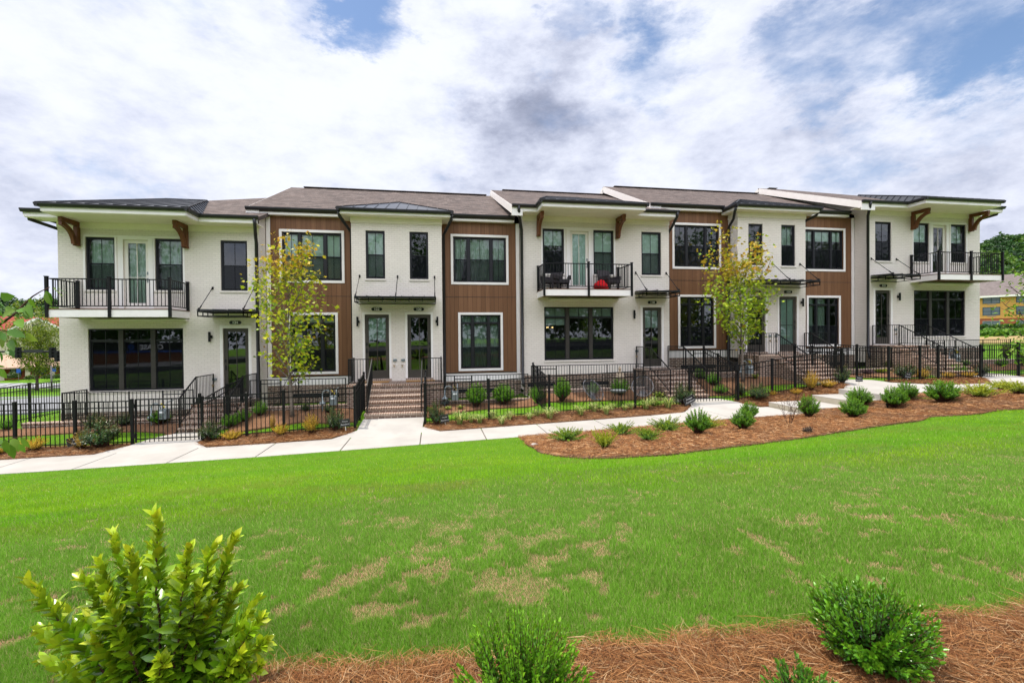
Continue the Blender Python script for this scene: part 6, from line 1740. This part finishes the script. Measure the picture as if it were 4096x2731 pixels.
# hedge and retaining wall below the hotel
loc, hd = local(3990, 72); 
def foliage_mass(seed, n, size, sampler, pal, jitter=.6):
    rng = np.random.default_rng(seed); P, T = sampler(rng, n); D = norm(rng.normal(0, 1, (n, 3)) + np.array([0, 0, -.25])); N = norm(rng.normal(0, .7, (n, 3)) + np.array([0, 0, .8])); L = size * rng.uniform(.6, 1.3, n)
    V, F, k = leaf_quads(P, D, N, L, L * .75); return V, F, tint_of(rng, n, pal, k, T)


def hedge_s(w, d, h):
    def f(rng, n):
        x = rng.uniform(-w / 2, w / 2, n); y = rng.uniform(-d / 2, d / 2, n); z = h * np.sqrt(rng.random(n)) * (.85 + .3 * vnoise(x * .8, y * .8, 3)); return np.column_stack([x, y, z]), .2 + .8 * rng.random(n)
    return f


root = thing('hedge', (0, 0, 0), 'clipped dark hedge below the hotel at the right edge', 'hedge'); np_mesh('foliage', *foliage_mass(7, 5200, .30, hedge_s(24, 1.6, 1.2), [(.015, .06, .008), (.05, .13, .015)])[:2], 'leaf', foliage_mass(7, 5200, .30, hedge_s(24, 1.6, 1.2), [(.015, .06, .008), (.05, .13, .015)])[2], root); root.location = (loc.x, loc.y, hz(1329) * .0 + CZ + (1331 - 1330) * 72 / FPX); root.rotation_euler = (0, 0, hd)
m = MB(); m.box(-14, .9, -3, 14, 1.3, .25); o = m.build('retaining_wall', 'concrete_edge', origin=(0, 0, 0)); o.location = (loc.x, loc.y, CZ - .1); o.rotation_euler = (0, 0, hd); tag(o, 'grey retaining wall behind the hedge below the hotel', 'wall')
loc, hd = local(4000, 62)
for i, (px, w, h, lb) in enumerate(((3960, 5, .8, 'loose green bush left of the dry grass at the right edge'), (4060, 6, 1.0, 'loose green bush behind the sapling at the right edge'))):
    q, hd2 = local(px, 60 + i * 3); root = thing('wild_bush', (0, 0, 0), lb, 'bush', 'wild bushes on the right hand slope'); V, F, C = foliage_mass(11 + i, 1500, .30, hedge_s(w, 2.5, h), [(.03, .10, .010), (.10, .24, .02), (.17, .32, .03)]); np_mesh('foliage', V, F, 'leaf', C, root); root.location = (q.x, q.y, q.z - .1); root.rotation_euler = (0, 0, hd2)
dg = plan([(3880, 1353), (4300, 1340), (4400, 1368), (3860, 1378)]); M['dry_grass'] = plain('dry grass ground', (.30, .22, .10), .95, .1, var=.3, scale=1.5)
tag(sheet('dry_grass', dense(dg, 1.2, .2, 5), 'dry_grass', .12, 1.5, .0, 4, .3), kind='structure')


# trees far off: crowns of leaf clumps
def crown_pts(rng, n, cx, cy, cz, r, h):
    d = norm(rng.normal(0, 1, (n, 3))); d[:, 2] = np.abs(d[:, 2]) * 1.1 - .25; lump = .78 + .38 * vnoise(d[:, 0] * 3 + cx, d[:, 1] * 3 + d[:, 2] * 4 + cy, 5); rr = rng.uniform(.72, 1.0, n) * lump
    P = np.column_stack([cx + d[:, 0] * r * rr, cy + d[:, 1] * r * rr, cz + d[:, 2] * h * rr]); return P, np.clip(.45 + .35 * d[:, 2] * 0 + .5 * (rng.random(n) - .5), 0, 1)


def forest(name, label, trees, size, seed, per):
    rng = np.random.default_rng(seed); Vs, Fs, Cs = [], [], []; off = 0
    for (x, y, z, r, h, pal) in trees:
        P, T = crown_pts(rng, per, x, y, z, r, h); D = norm(rng.normal(0, 1, (per, 3)) + np.array([0, 0, -.3])); N = norm(P - np.array([x, y, z - h * .3]) + rng.normal(0, .35 * r, (per, 3))); L = size * rng.uniform(.6, 1.3, per)
        V, F, k = leaf_quads(P, D, N, L, L * .8); g = rng.uniform(.75, 1.25); Vs.append(V); Fs.append(F + off); off += len(V); Cs.append(np.clip(tint_of(rng, per, pal, k, T, .2) * g, 0, 1))
    o = np_mesh(name, np.concatenate(Vs), np.concatenate(Fs), 'leaf', np.concatenate(Cs)); tag(o, label, 'forest', None, 'stuff'); return o


FP = ([(.020, .060, .012), (.045, .110, .018), (.085, .165, .022)], [(.028, .075, .010), (.070, .150, .016), (.13, .21, .02)], [(.015, .045, .014), (.03, .08, .02), (.05, .11, .025)])
rg = random.Random(9); tl = []
for row in range(6):
    for k in range(16):
        px = 3820 + k * 34 + rg.uniform(-14, 14); t = 135 + row * 11 + rg.uniform(-4, 4); prof = np.interp(px, [3800, 3920, 3960, 4010, 4060, 4130, 4400], [985, 985, 962, 948, 946, 940, 930]); topz = CZ + (1331 - prof) * 190 / FPX * (.55 + .45 * row / 5.)
        topz = CZ + (1331 - (1120 + (prof - 1120) * ((row + .6) / 5.6))) * t / FPX; p = dpt(px, 1350, t); h = rg.uniform(5, 7.5); tl.append((p.x, p.y, topz - h * .75, rg.uniform(4., 6), h, FP[rg.randrange(3)]))
forest('wooded_hill_trees', 'wooded green hill rising behind the hotel at the right edge', tl, 1.15, 3, 900)
tl = []
for row in range(3):
    for k in range(20):
        px = -330 + k * 38 + rg.uniform(-14, 14); t = 150 + row * 12; top = np.interp(px, [-400, 0, 50, 110, 150, 240, 500], [1185, 1192, 1196, 1205, 1198, 1196, 1190]); p = dpt(px, 1350, t); h = rg.uniform(6, 8); tl.append((p.x, p.y, CZ + (1366 - top - (2 - row) * 34) * t / FPX - h * .78, rg.uniform(4, 6), h, FP[rg.choice((0, 2, 0, 1))]))
forest('far_woods', 'dark green woods on the skyline at the left edge', tl, 1.0, 4, 900)

# left: street tree, low shops, red roofed house, signal arm
def shops(px, t):
    loc, hd = local(px, t, .12); root = thing('shop_building', (0, 0, 0), 'low shop building with a tan metal roof and brick red front at the left edge', 'building')
    m = MB(); m.box(-16, 0, -1, 34, 9, 2.6); m.build('wall', 'red_stucco', root)
    m = MB()
    for k in range(14): x = -15 + k * 3.6; m.box(x - .35, -1.5, -.5, x + .35, -1.0, 2.5)
    m.build('column', 'cream_wall', root); m = MB(); m.box(-30, -1.4, -1, -16.01, 9, 4.2); m.build('end_wing', 'cream_wall', root)
    m = MB(); m.quad((-16, -2.2, 2.45), (35, -2.2, 2.45), (35, 3, 4.9), (-13, 3, 4.9)); m.quad((-16, -2.2, 2.45), (-13, 3, 4.9), (-16, 9, 2.45))
    for k in range(48): x = -15 + k * 1.04; m.bar((x, -2.2, 2.49), (x + (.0 if x > -13 else .0), 2.9, 4.9), .06, .10)
    m.box(-16, -2.25, 2.2, 35, -2.15, 2.46); m.build('roof', 'tan_roof', root)
    for k in range(12): win_simple(root, -13.6 + k * 3.6, -12.2 + k * 3.6, .8, 2.1, -.01)
    root.location = loc + Vector((0, 0, .1)); root.rotation_euler = (0, 0, hd)


shops(120, 95)
loc, hd = local(110, 126, .1); root = thing('red_roofed_house', (0, 0, 0), 'house with a red roof and a white gable behind the street tree at the left', 'house'); zz = lambda py: CZ + (1366 - py) * 126 / FPX - loc.z
m = MB(); m.box(-14, 0, -1, 14, 9, zz(1320)); m.build('wall', 'cream_wall', root); m = MB(); m.quad((-15, -1, zz(1322)), (15, -1, zz(1322)), (15, 5, zz(1266)), (-15, 5, zz(1266))); m.quad((-15, 11, zz(1322)), (-15, 5, zz(1266)), (15, 5, zz(1266)), (15, 11, zz(1322))); m.build('roof', 'red_roof', root)
m = MB(); m.prism([(-3.2, -1.4, zz(1322)), (1.8, -1.4, zz(1280)), (6.8, -1.4, zz(1322))], (0, 4, 0)); g = m.build('gable', 'cream_wall', root); m = MB(); m.bar((-3.7, -1.5, zz(1324)), (1.8, -1.5, zz(1275)), .2, .7); m.bar((7.3, -1.5, zz(1324)), (1.8, -1.5, zz(1275)), .2, .7); m.build('gable_board', 'white_trim', root); win_simple(root, .9, 2.7, zz(1318), zz(1300), -1.41)
root.location = loc; root.rotation_euler = (0, 0, hd)
p, t = at(148, 1561, 20, 80)
tree('street_tree', p, 'broad street tree with olive green leaves left of house 124', 'tree', seed=44, H=7.3, R=3.6, clear=.28, n_limb=34, n_leaf=10000, leaf=.30, pal=[(.07, .12, .010), (.16, .22, .015), (.29, .32, .02)], bark='dark_bark', trunk_r=.24, maple=False)
zc = gz(dpt(150, 1406, 46).x, dpt(150, 1406, 46).y); root = thing('signal_arm', (0, 0, 0), 'black traffic signal arm carrying signal heads across the street at the left edge', 'traffic signal')
m = MB(); a, b = dpt(-260, 1407, 46), dpt(330, 1405, 46); m.tube([a, b], .085, 8); m.build('arm', 'black_metal', root, smooth=True); m = MB(); m.tube([(b.x, b.y, zc - 1), b + Vector((0, 0, .6))], .14, 10); m.build('pole', 'black_metal', root, smooth=True)
for px in (75, 212, 234):
    c = dpt(px, 1410 if px < 230 else 1424, 45.85); r_ = R0; m = MB(); q = [c - r_ * .31 - U0 * .54, c + r_ * .31 - U0 * .54, c + r_ * .31 + U0 * .54, c - r_ * .31 + U0 * .54]; m.prism(q, F0 * -.12); hdq = m.build('signal_head', 'black_metal', root); m = MB()
    for k in (-1, 0, 1): cc = c - F0 * .13 + U0 * .34 * k; m.tube([cc, cc - F0 * .12], .12, 12)
    m.build('visor', 'black_metal', hdq)
c = dpt(136, 1404, 45.9); m = MB(); m.prism([c - R0 * .95 - U0 * .16, c + R0 * .95 - U0 * .16, c + R0 * .95 + U0 * .16, c - R0 * .95 + U0 * .16], F0 * -.05); m.build('sign_blank', 'gutter', root)
p, t = at(207, 1566, 15, 90); m = MB(); m.tube([p, p + U0 * 4.0], [.14, .11], 10); o = m.build('utility_pole', 'galv_pole', origin=p, smooth=True); tag(o, 'brown grey pole standing between the street tree and house 124', 'pole')
for px, py, w, h, lb in ((50, 1524, 38, 38, 'round clipped bush before the shop building at the left edge'), (122, 1523, 34, 22, 'low dark bush before the shop building, left of the street tree trunk'), (187, 1520, 36, 20, 'low dark bush before the shop building, right of the street tree trunk'), (225, 1519, 30, 20, 'low dark bush before the shop building beside house 124')):
    q, hd2 = local(px, 90); wm, hm = w * 90 / FPX, h * 90 / FPX; root = thing('far_bush', (0, 0, 0), lb, 'bush', 'bushes before the shop building'); rr = np.random.default_rng(int(px)); Pp, Tt = crown_pts(rr, 500, 0, 0, hm * .45, wm / 2, hm * .55); Dd = norm(rr.normal(0, 1, (500, 3))); Nn = norm(Pp - np.array([0, 0, hm * .2])); V, F, k = leaf_quads(Pp, Dd, Nn, .32, .24); np_mesh('foliage', V, F, 'leaf', tint_of(rr, 500, [(.03, .07, .01), (.09, .14, .015)], k, Tt), root); root.location = (q.x, q.y, CZ + (1366 - py) * 90 / FPX)
for px, py, lb in ((71, 1484, 'blue parking sign on a post left of the street tree'), (213, 1480, 'blue parking sign on a post beside house 124')):
    q, hd2 = local(px, 88); c = Vector((0, 0, CZ + (1366 - py) * 88 / FPX - q.z)); root = thing('parking_sign', (0, 0, 0), lb, 'sign', 'blue parking signs'); m = MB(); m.box(-.28, -.03, c.z - .38, .28, 0, c.z + .38); m.build('sign_board', 'blue_sign', root); m = MB(); m.tube([(0, .03, -.5), (0, .03, c.z + .3)], .04, 6); m.build('post', 'galv_pole', root); root.location = q; root.rotation_euler = (0, 0, hd2)

# trees behind the camera, seen only as dark reflections in the ground floor windows
rg = random.Random(4); first = None
for k in range(20):
    x = -58 + k * 9.5 + rg.uniform(-2, 2); y = -27 + rg.uniform(-5, 4); lb = 'leafy tree across the lawn, mirrored in the ground floor windows'
    if -33 < x < -17 and k: continue
    if first is None: first = tree('opposite_tree', (x, y, gz(x, y)), lb, 'tree', 'trees mirrored in the windows', seed=71, H=9.5, R=5.2, clear=.08, n_limb=40, n_leaf=5200, leaf=.62, pal=[(.02, .07, .010), (.04, .11, .014), (.07, .16, .02)], bark='dark_bark', trunk_r=.22, maple=False)
    else: c = copy_thing(first, lb, loc=(x, y, gz(x, y)), rotz=rg.uniform(0, 6), scale=(1, 1, rg.uniform(.8, 1.15)))

o = sheet('parking_lot', dense([(-90, -6.5), (150, -6.5), (150, -34), (-90, -34)], 3, 0, 2), 'dark_asphalt', .45, 3, 0, 3, .3); tag(o, kind='structure')
root = thing('hedge', (0, 0, 0), 'long hedge beyond the lawn, mirrored in the ground floor windows', 'hedge'); V, F, C = foliage_mass(15, 12000, .8, hedge_s(250, 2.4, 5.0), [(.012, .04, .008), (.03, .08, .014)]); np_mesh('foliage', V, F, 'leaf', C, root); root.location = (30, -36, gz(10, -36))

# bank across the street, mirrored in the big front window of house 124
M['bank_blue'] = plain('bank sign blue', (.02, .07, .30), .5, .3, var=.05)
def mirror_pt(px, py, Y):
    d = FW + RT * ((px - 2048) / FPX) + UP * ((1365.5 - py) / FPX); k = (18.08 + (18.08 - Y)) / d.y; return Vector((d.x * k, Y, CZ + d.z * k))
BY = -22.; a = mirror_pt(515, 1385, BY); b = mirror_pt(665, 1392, BY); c = (a + b) / 2; root = thing('bank_building', (c.x, BY, gz(c.x, BY)), 'brown bank building with a blue and white sign, mirrored in the 124 front window', 'building')
m = MB(); m.box(c.x - 5.5, BY - 7, gz(c.x, BY) - .5, c.x + 5.5, BY, c.z - .48); m.build('wall', 'cedar', root); m = MB(); m.box(c.x - 5.6, BY - 7.1, c.z - .479, c.x + 5.6, BY + .08, c.z + .55); m.build('sign_band', 'interior', root)
m = MB(); m.box(c.x - 5.6, BY + .081, c.z - .60, c.x + 5.6, BY + .12, c.z - .42); m.build('blue_stripe', 'bank_blue', root)
text_mesh('sign_letters', 'CHASE', .78, 'lettering', root, (c.x + .45, BY + .10, c.z), rot=Matrix.Rotation(math.pi, 4, 'Z'), extrude=.02, bold=.015)
m = MB(); o = Vector((c.x - 1.62, BY + .10, c.z))
for k in range(4):
    an = k * math.pi / 2; ux = Vector((math.cos(an), 0, math.sin(an))); uz = Vector((-math.sin(an), 0, math.cos(an))); m.prism([o + uz * .30 - ux * .14, o + uz * .30 + ux * .14, o + uz * .12 + ux * .30 * .9, o + uz * .12 - ux * .05], (0, .03, 0))
m.build('emblem', 'bank_blue', root)
# lit chandelier inside house 118
t_ = NT('warm bulb'); e_ = t_.new('ShaderNodeEmission'); e_.inputs[0].default_value = (1, .62, .25, 1); e_.inputs[1].default_value = 4; t_.link(e_.outputs[0], t_.out.inputs[0]); M['bulb'] = t_.m
p = onplane(2199, 1305, 19.4); root = thing('chandelier', p, 'chandelier with small lit bulbs inside the front window of house 118', 'lamp'); m = MB(); m.tube([p + Vector((0, 0, .9)), p + Vector((0, 0, -.05))], .012, 6)
for k in range(8): an = k * .785; q = p + Vector((.15 * math.cos(an), .15 * math.sin(an), -.08 if k % 2 else .07)); m.tube([p, q], .008, 5)
m.build('frame', 'black_metal', root)
for k in range(8):
    an = k * .785; q = p + Vector((.15 * math.cos(an), .15 * math.sin(an), -.08 if k % 2 else .07)); m = MB(); m.lathe([(0, 0), (.016, .012), (.018, .03), (.010, .055), (0, .065)], q, 8); m.build('bulb', 'bulb', root)

# ------------------------------------------------------------------ lawn blades and pine needles
def dry_mask(x, y):
    """bare, sun-browned turf: big ragged patches on the bank near the camera, few on the lower lawn"""
    n = .22 * fbm(x * 1.8, y * 2.0, 11, 4) + .78 * fbm(x * 7.0, y * 7.0, 23, 5)
    near = np.exp(-((x - .35) / 1.25) ** 2 - ((y - 3.45) / .95) ** 2); mid = np.exp(-((y - 3.9) / 1.3) ** 2) * .55
    thr = .628 - .120 * near - .055 * mid + .10 * np.clip((y - 5.2) / 2, 0, 1)
    return np.clip((n - thr) / .05, 0, 1)


def grass():
    rng = np.random.default_rng(77); N = 720000
    # blades thin out with distance so that the turf stays even
    px = rng.uniform(-150, 4250, N); py = 1347 + (2800 - 1347) * rng.random(N) ** .9
    d = np.array(FW)[None] + np.array(RT)[None] * ((px - 2048) / FPX)[:, None] + np.array(UP)[None] * ((1365.5 - py) / FPX)[:, None]
    t = np.full(N, .9)
    hit = np.zeros(N, bool)
    for step in (.06,) * 110 + (.14,) * 120:
        k = ~hit; t[k] += step; z = CZ + d[k, 2] * t[k]; h = z < ground_z(d[k, 0] * t[k], d[k, 1] * t[k]); idx = np.where(k)[0][h]; hit[idx] = True
    lo = np.maximum(t - .15, .5); hi = t.copy()
    for _ in range(9):
        m = (lo + hi) / 2; below = CZ + d[:, 2] * m < ground_z(d[:, 0] * m, d[:, 1] * m); hi = np.where(below, m, hi); lo = np.where(below, lo, m)
    x = d[:, 0] * hi; y = d[:, 1] * hi; t = hi
    ok = hit & (y < 16.7) & (y > 1.2)
    fb = in_poly(x, y, FRONT_BED); nb = in_poly(x, y, NEAR_BED); pv = (y > 12.285 + .03 * rng.standard_normal(len(y)) * (rng.random(len(y)) < .5)) & (y < 13.84); ok &= ~fb & ~nb & ~pv
    for pl in BEDS + PATHS: ok &= ~in_poly(x, y, pl)
    for a, b in ((-7.95, -6.28), (-3.1, .35), (8.25, 9.95), (13.15, 16.5), (19.9, 21.6)): ok &= ~((x > a) & (x < b) & (y > 15.2))
    x, y, t = x[ok], y[ok], t[ok]; n = len(x); z = ground_z(x, y)
    dry = dry_mask(x, y); keep = rng.random(n) > dry * .35; x, y, t, z, dry = x[keep], y[keep], t[keep], z[keep], dry[keep]; n = len(x)
    lush = np.clip((y - 4.6 - .35 * (fbm(x * .8, y * 0 + 3, 5) - .5) * 4) / 1.0, 0, 1)       # the mown slope below the crest is thicker and yellower
    H = (.030 + .020 * rng.random(n)) * (1 - .45 * dry) * (1 + .25 * lush) - .0012 * np.clip(t - 4, 0, 9); Wd = .0022 + .0007 * t
    az = rng.uniform(0, 2 * math.pi, n); lean = rng.uniform(.15, .95, n); s = np.column_stack([np.cos(az + 1.3), np.sin(az + 1.3), np.zeros(n)]); l = np.column_stack([np.cos(az), np.sin(az), np.zeros(n)])
    B = np.column_stack([x, y, z - .004]); tip = B + l * (H * lean)[:, None] + np.array([0, 0, 1.]) * (H * np.sqrt(1 - .55 * lean ** 2))[:, None]; w = s * (Wd / 2)[:, None]
    V = np.stack([B - w, B + w, tip + w * .25], 1).reshape(-1, 3); F = np.arange(3 * n).reshape(-1, 3)
    g1 = np.array([.165, .340, .028]); g2 = np.array([.150, .365, .006]); g3 = np.array([.245, .42, .008]); br = np.array([.52, .33, .18]); br2 = np.array([.66, .46, .28]); yl = np.array([.24, .25, .05])
    v = np.clip((fbm(x * .30, y * 1.1 - x * .12, 41, 4) - .32) / .36, 0, 1)[:, None]; u = fbm(x * 3., y * 3., 51, 3)[:, None]
    c = g1 * (1 - lush[:, None]) + (g2 * (1 - v) + g3 * v) * lush[:, None]; c = c * (.80 + .40 * u) * (1 + (.19 - .012 * np.clip(t, 0, 10))[:, None] * rng.standard_normal((n, 1)))
    pale = np.clip((fbm(x * .9, y * 1.6, 61, 4) - .60) / .10, 0, 1)[:, None] * lush[:, None] * .55; c = c * (1 - pale) + yl * pale
    strayy = (rng.random(n) < .10 * (1 - .6 * lush))[:, None]; c = np.where(strayy, c * .4 + br2 * .55, c)
    dd = (rng.random(n) < dry * .96)[:, None]; c = np.where(dd, (br * .6 + br2 * .4 * rng.random((n, 1)) * 1.6) * (.8 + .4 * rng.random((n, 1))), c)
    o = np_mesh('grass', V, F, 'grass', np.repeat(np.clip(c, .004, .9), 3, axis=0)); tag(o, 'short bright green lawn grass with brown bare patches nearest the camera', 'grass', None, 'stuff')
    return n


grass()


def needles(name, label, poly, n, L, w, lift, seed, box=None, shade=.80):
    rng = np.random.default_rng(seed); xs = np.array([p[0] for p in poly]); ys = np.array([p[1] for p in poly]); x0, x1, y0, y1 = box or (xs.min(), xs.max(), ys.min(), ys.max())
    x = rng.uniform(x0, x1, n * 3); y = rng.uniform(y0, y1, n * 3); k = in_poly(x, y, poly); x, y = x[k][:n], y[k][:n]; n = len(x); x = x + rng.normal(0, .045, n); y = y + rng.normal(0, .045, n)
    swirl = fbm(x * 1.3, y * 1.3, seed) * 9; az = swirl + rng.normal(0, .8, n); l = L * rng.uniform(.55, 1.25, n); d = np.column_stack([np.cos(az), np.sin(az), np.zeros(n)]); s = np.column_stack([-np.sin(az), np.cos(az), np.zeros(n)])
    c = np.column_stack([x, y, ground_z(x, y) + lift + rng.random(n) ** 2 * .028]); bend = rng.normal(0, .12, n)[:, None] * l[:, None]; tz = rng.normal(0, .10, n)
    a = c - d * l[:, None] / 2; b = c + d * l[:, None] / 2; m = c + s * bend; a[:, 2] -= tz * l / 2; b[:, 2] += tz * l / 2; a[:, 2] = np.maximum(a[:, 2], c[:, 2] - .012); b[:, 2] = np.maximum(b[:, 2], c[:, 2] - .012); m[:, 2] += .006
    ww = (w * rng.uniform(.7, 1.3, n))[:, None] * .5; roll = rng.uniform(-.7, .7, n)[:, None]; q = s * ww + np.array([0, 0, 1.]) * ww * roll
    V = np.stack([a - q * .5, a + q * .5, m - q, m + q, b - q * .4, b + q * .4], 1).reshape(-1, 3); f = np.array([(0, 1, 3, 2), (2, 3, 5, 4)]); F = (np.arange(n)[:, None, None] * 6 + f[None]).reshape(-1, 4)
    pal = np.array([(.18, .062, .018), (.32, .135, .045), (.44, .22, .085), (.56, .36, .19), (.09, .038, .018)]); i = rng.choice(5, n, p=[.28, .32, .22, .10, .08]); C = shade * pal[i] * (1 + .15 * rng.standard_normal((n, 1)))
    o = np_mesh(name, V, F, 'straw', np.repeat(np.clip(C, .004, .9), 6, axis=0)); tag(o, label, 'pine straw', None, 'stuff')


needles('pine_straw', 'loose brown pine straw covering the bed nearest the camera', [p for p in NEAR_BED], 100000, .15, .0019, .035, 5, box=(-1.6, 4.6, 1.2, 2.95), shade=.80)
needles('pine_straw', 'brown pine straw covering the front bed below the pavement', FRONT_BED, 62000, .15, .0075, .04, 6)
for i, pl in enumerate(BEDS[:6]): needles('pine_straw', 'brown pine straw under the shrubs along the fence, strip %s' % ('left of the 124 gate', 'between the 124 gate and the middle path', 'between the middle path and the 118 gate', 'on the slope by the pavement steps', 'before the 112 steps', 'at the far right')[i], pl, 9000, .15, .008, .045, 70 + i)
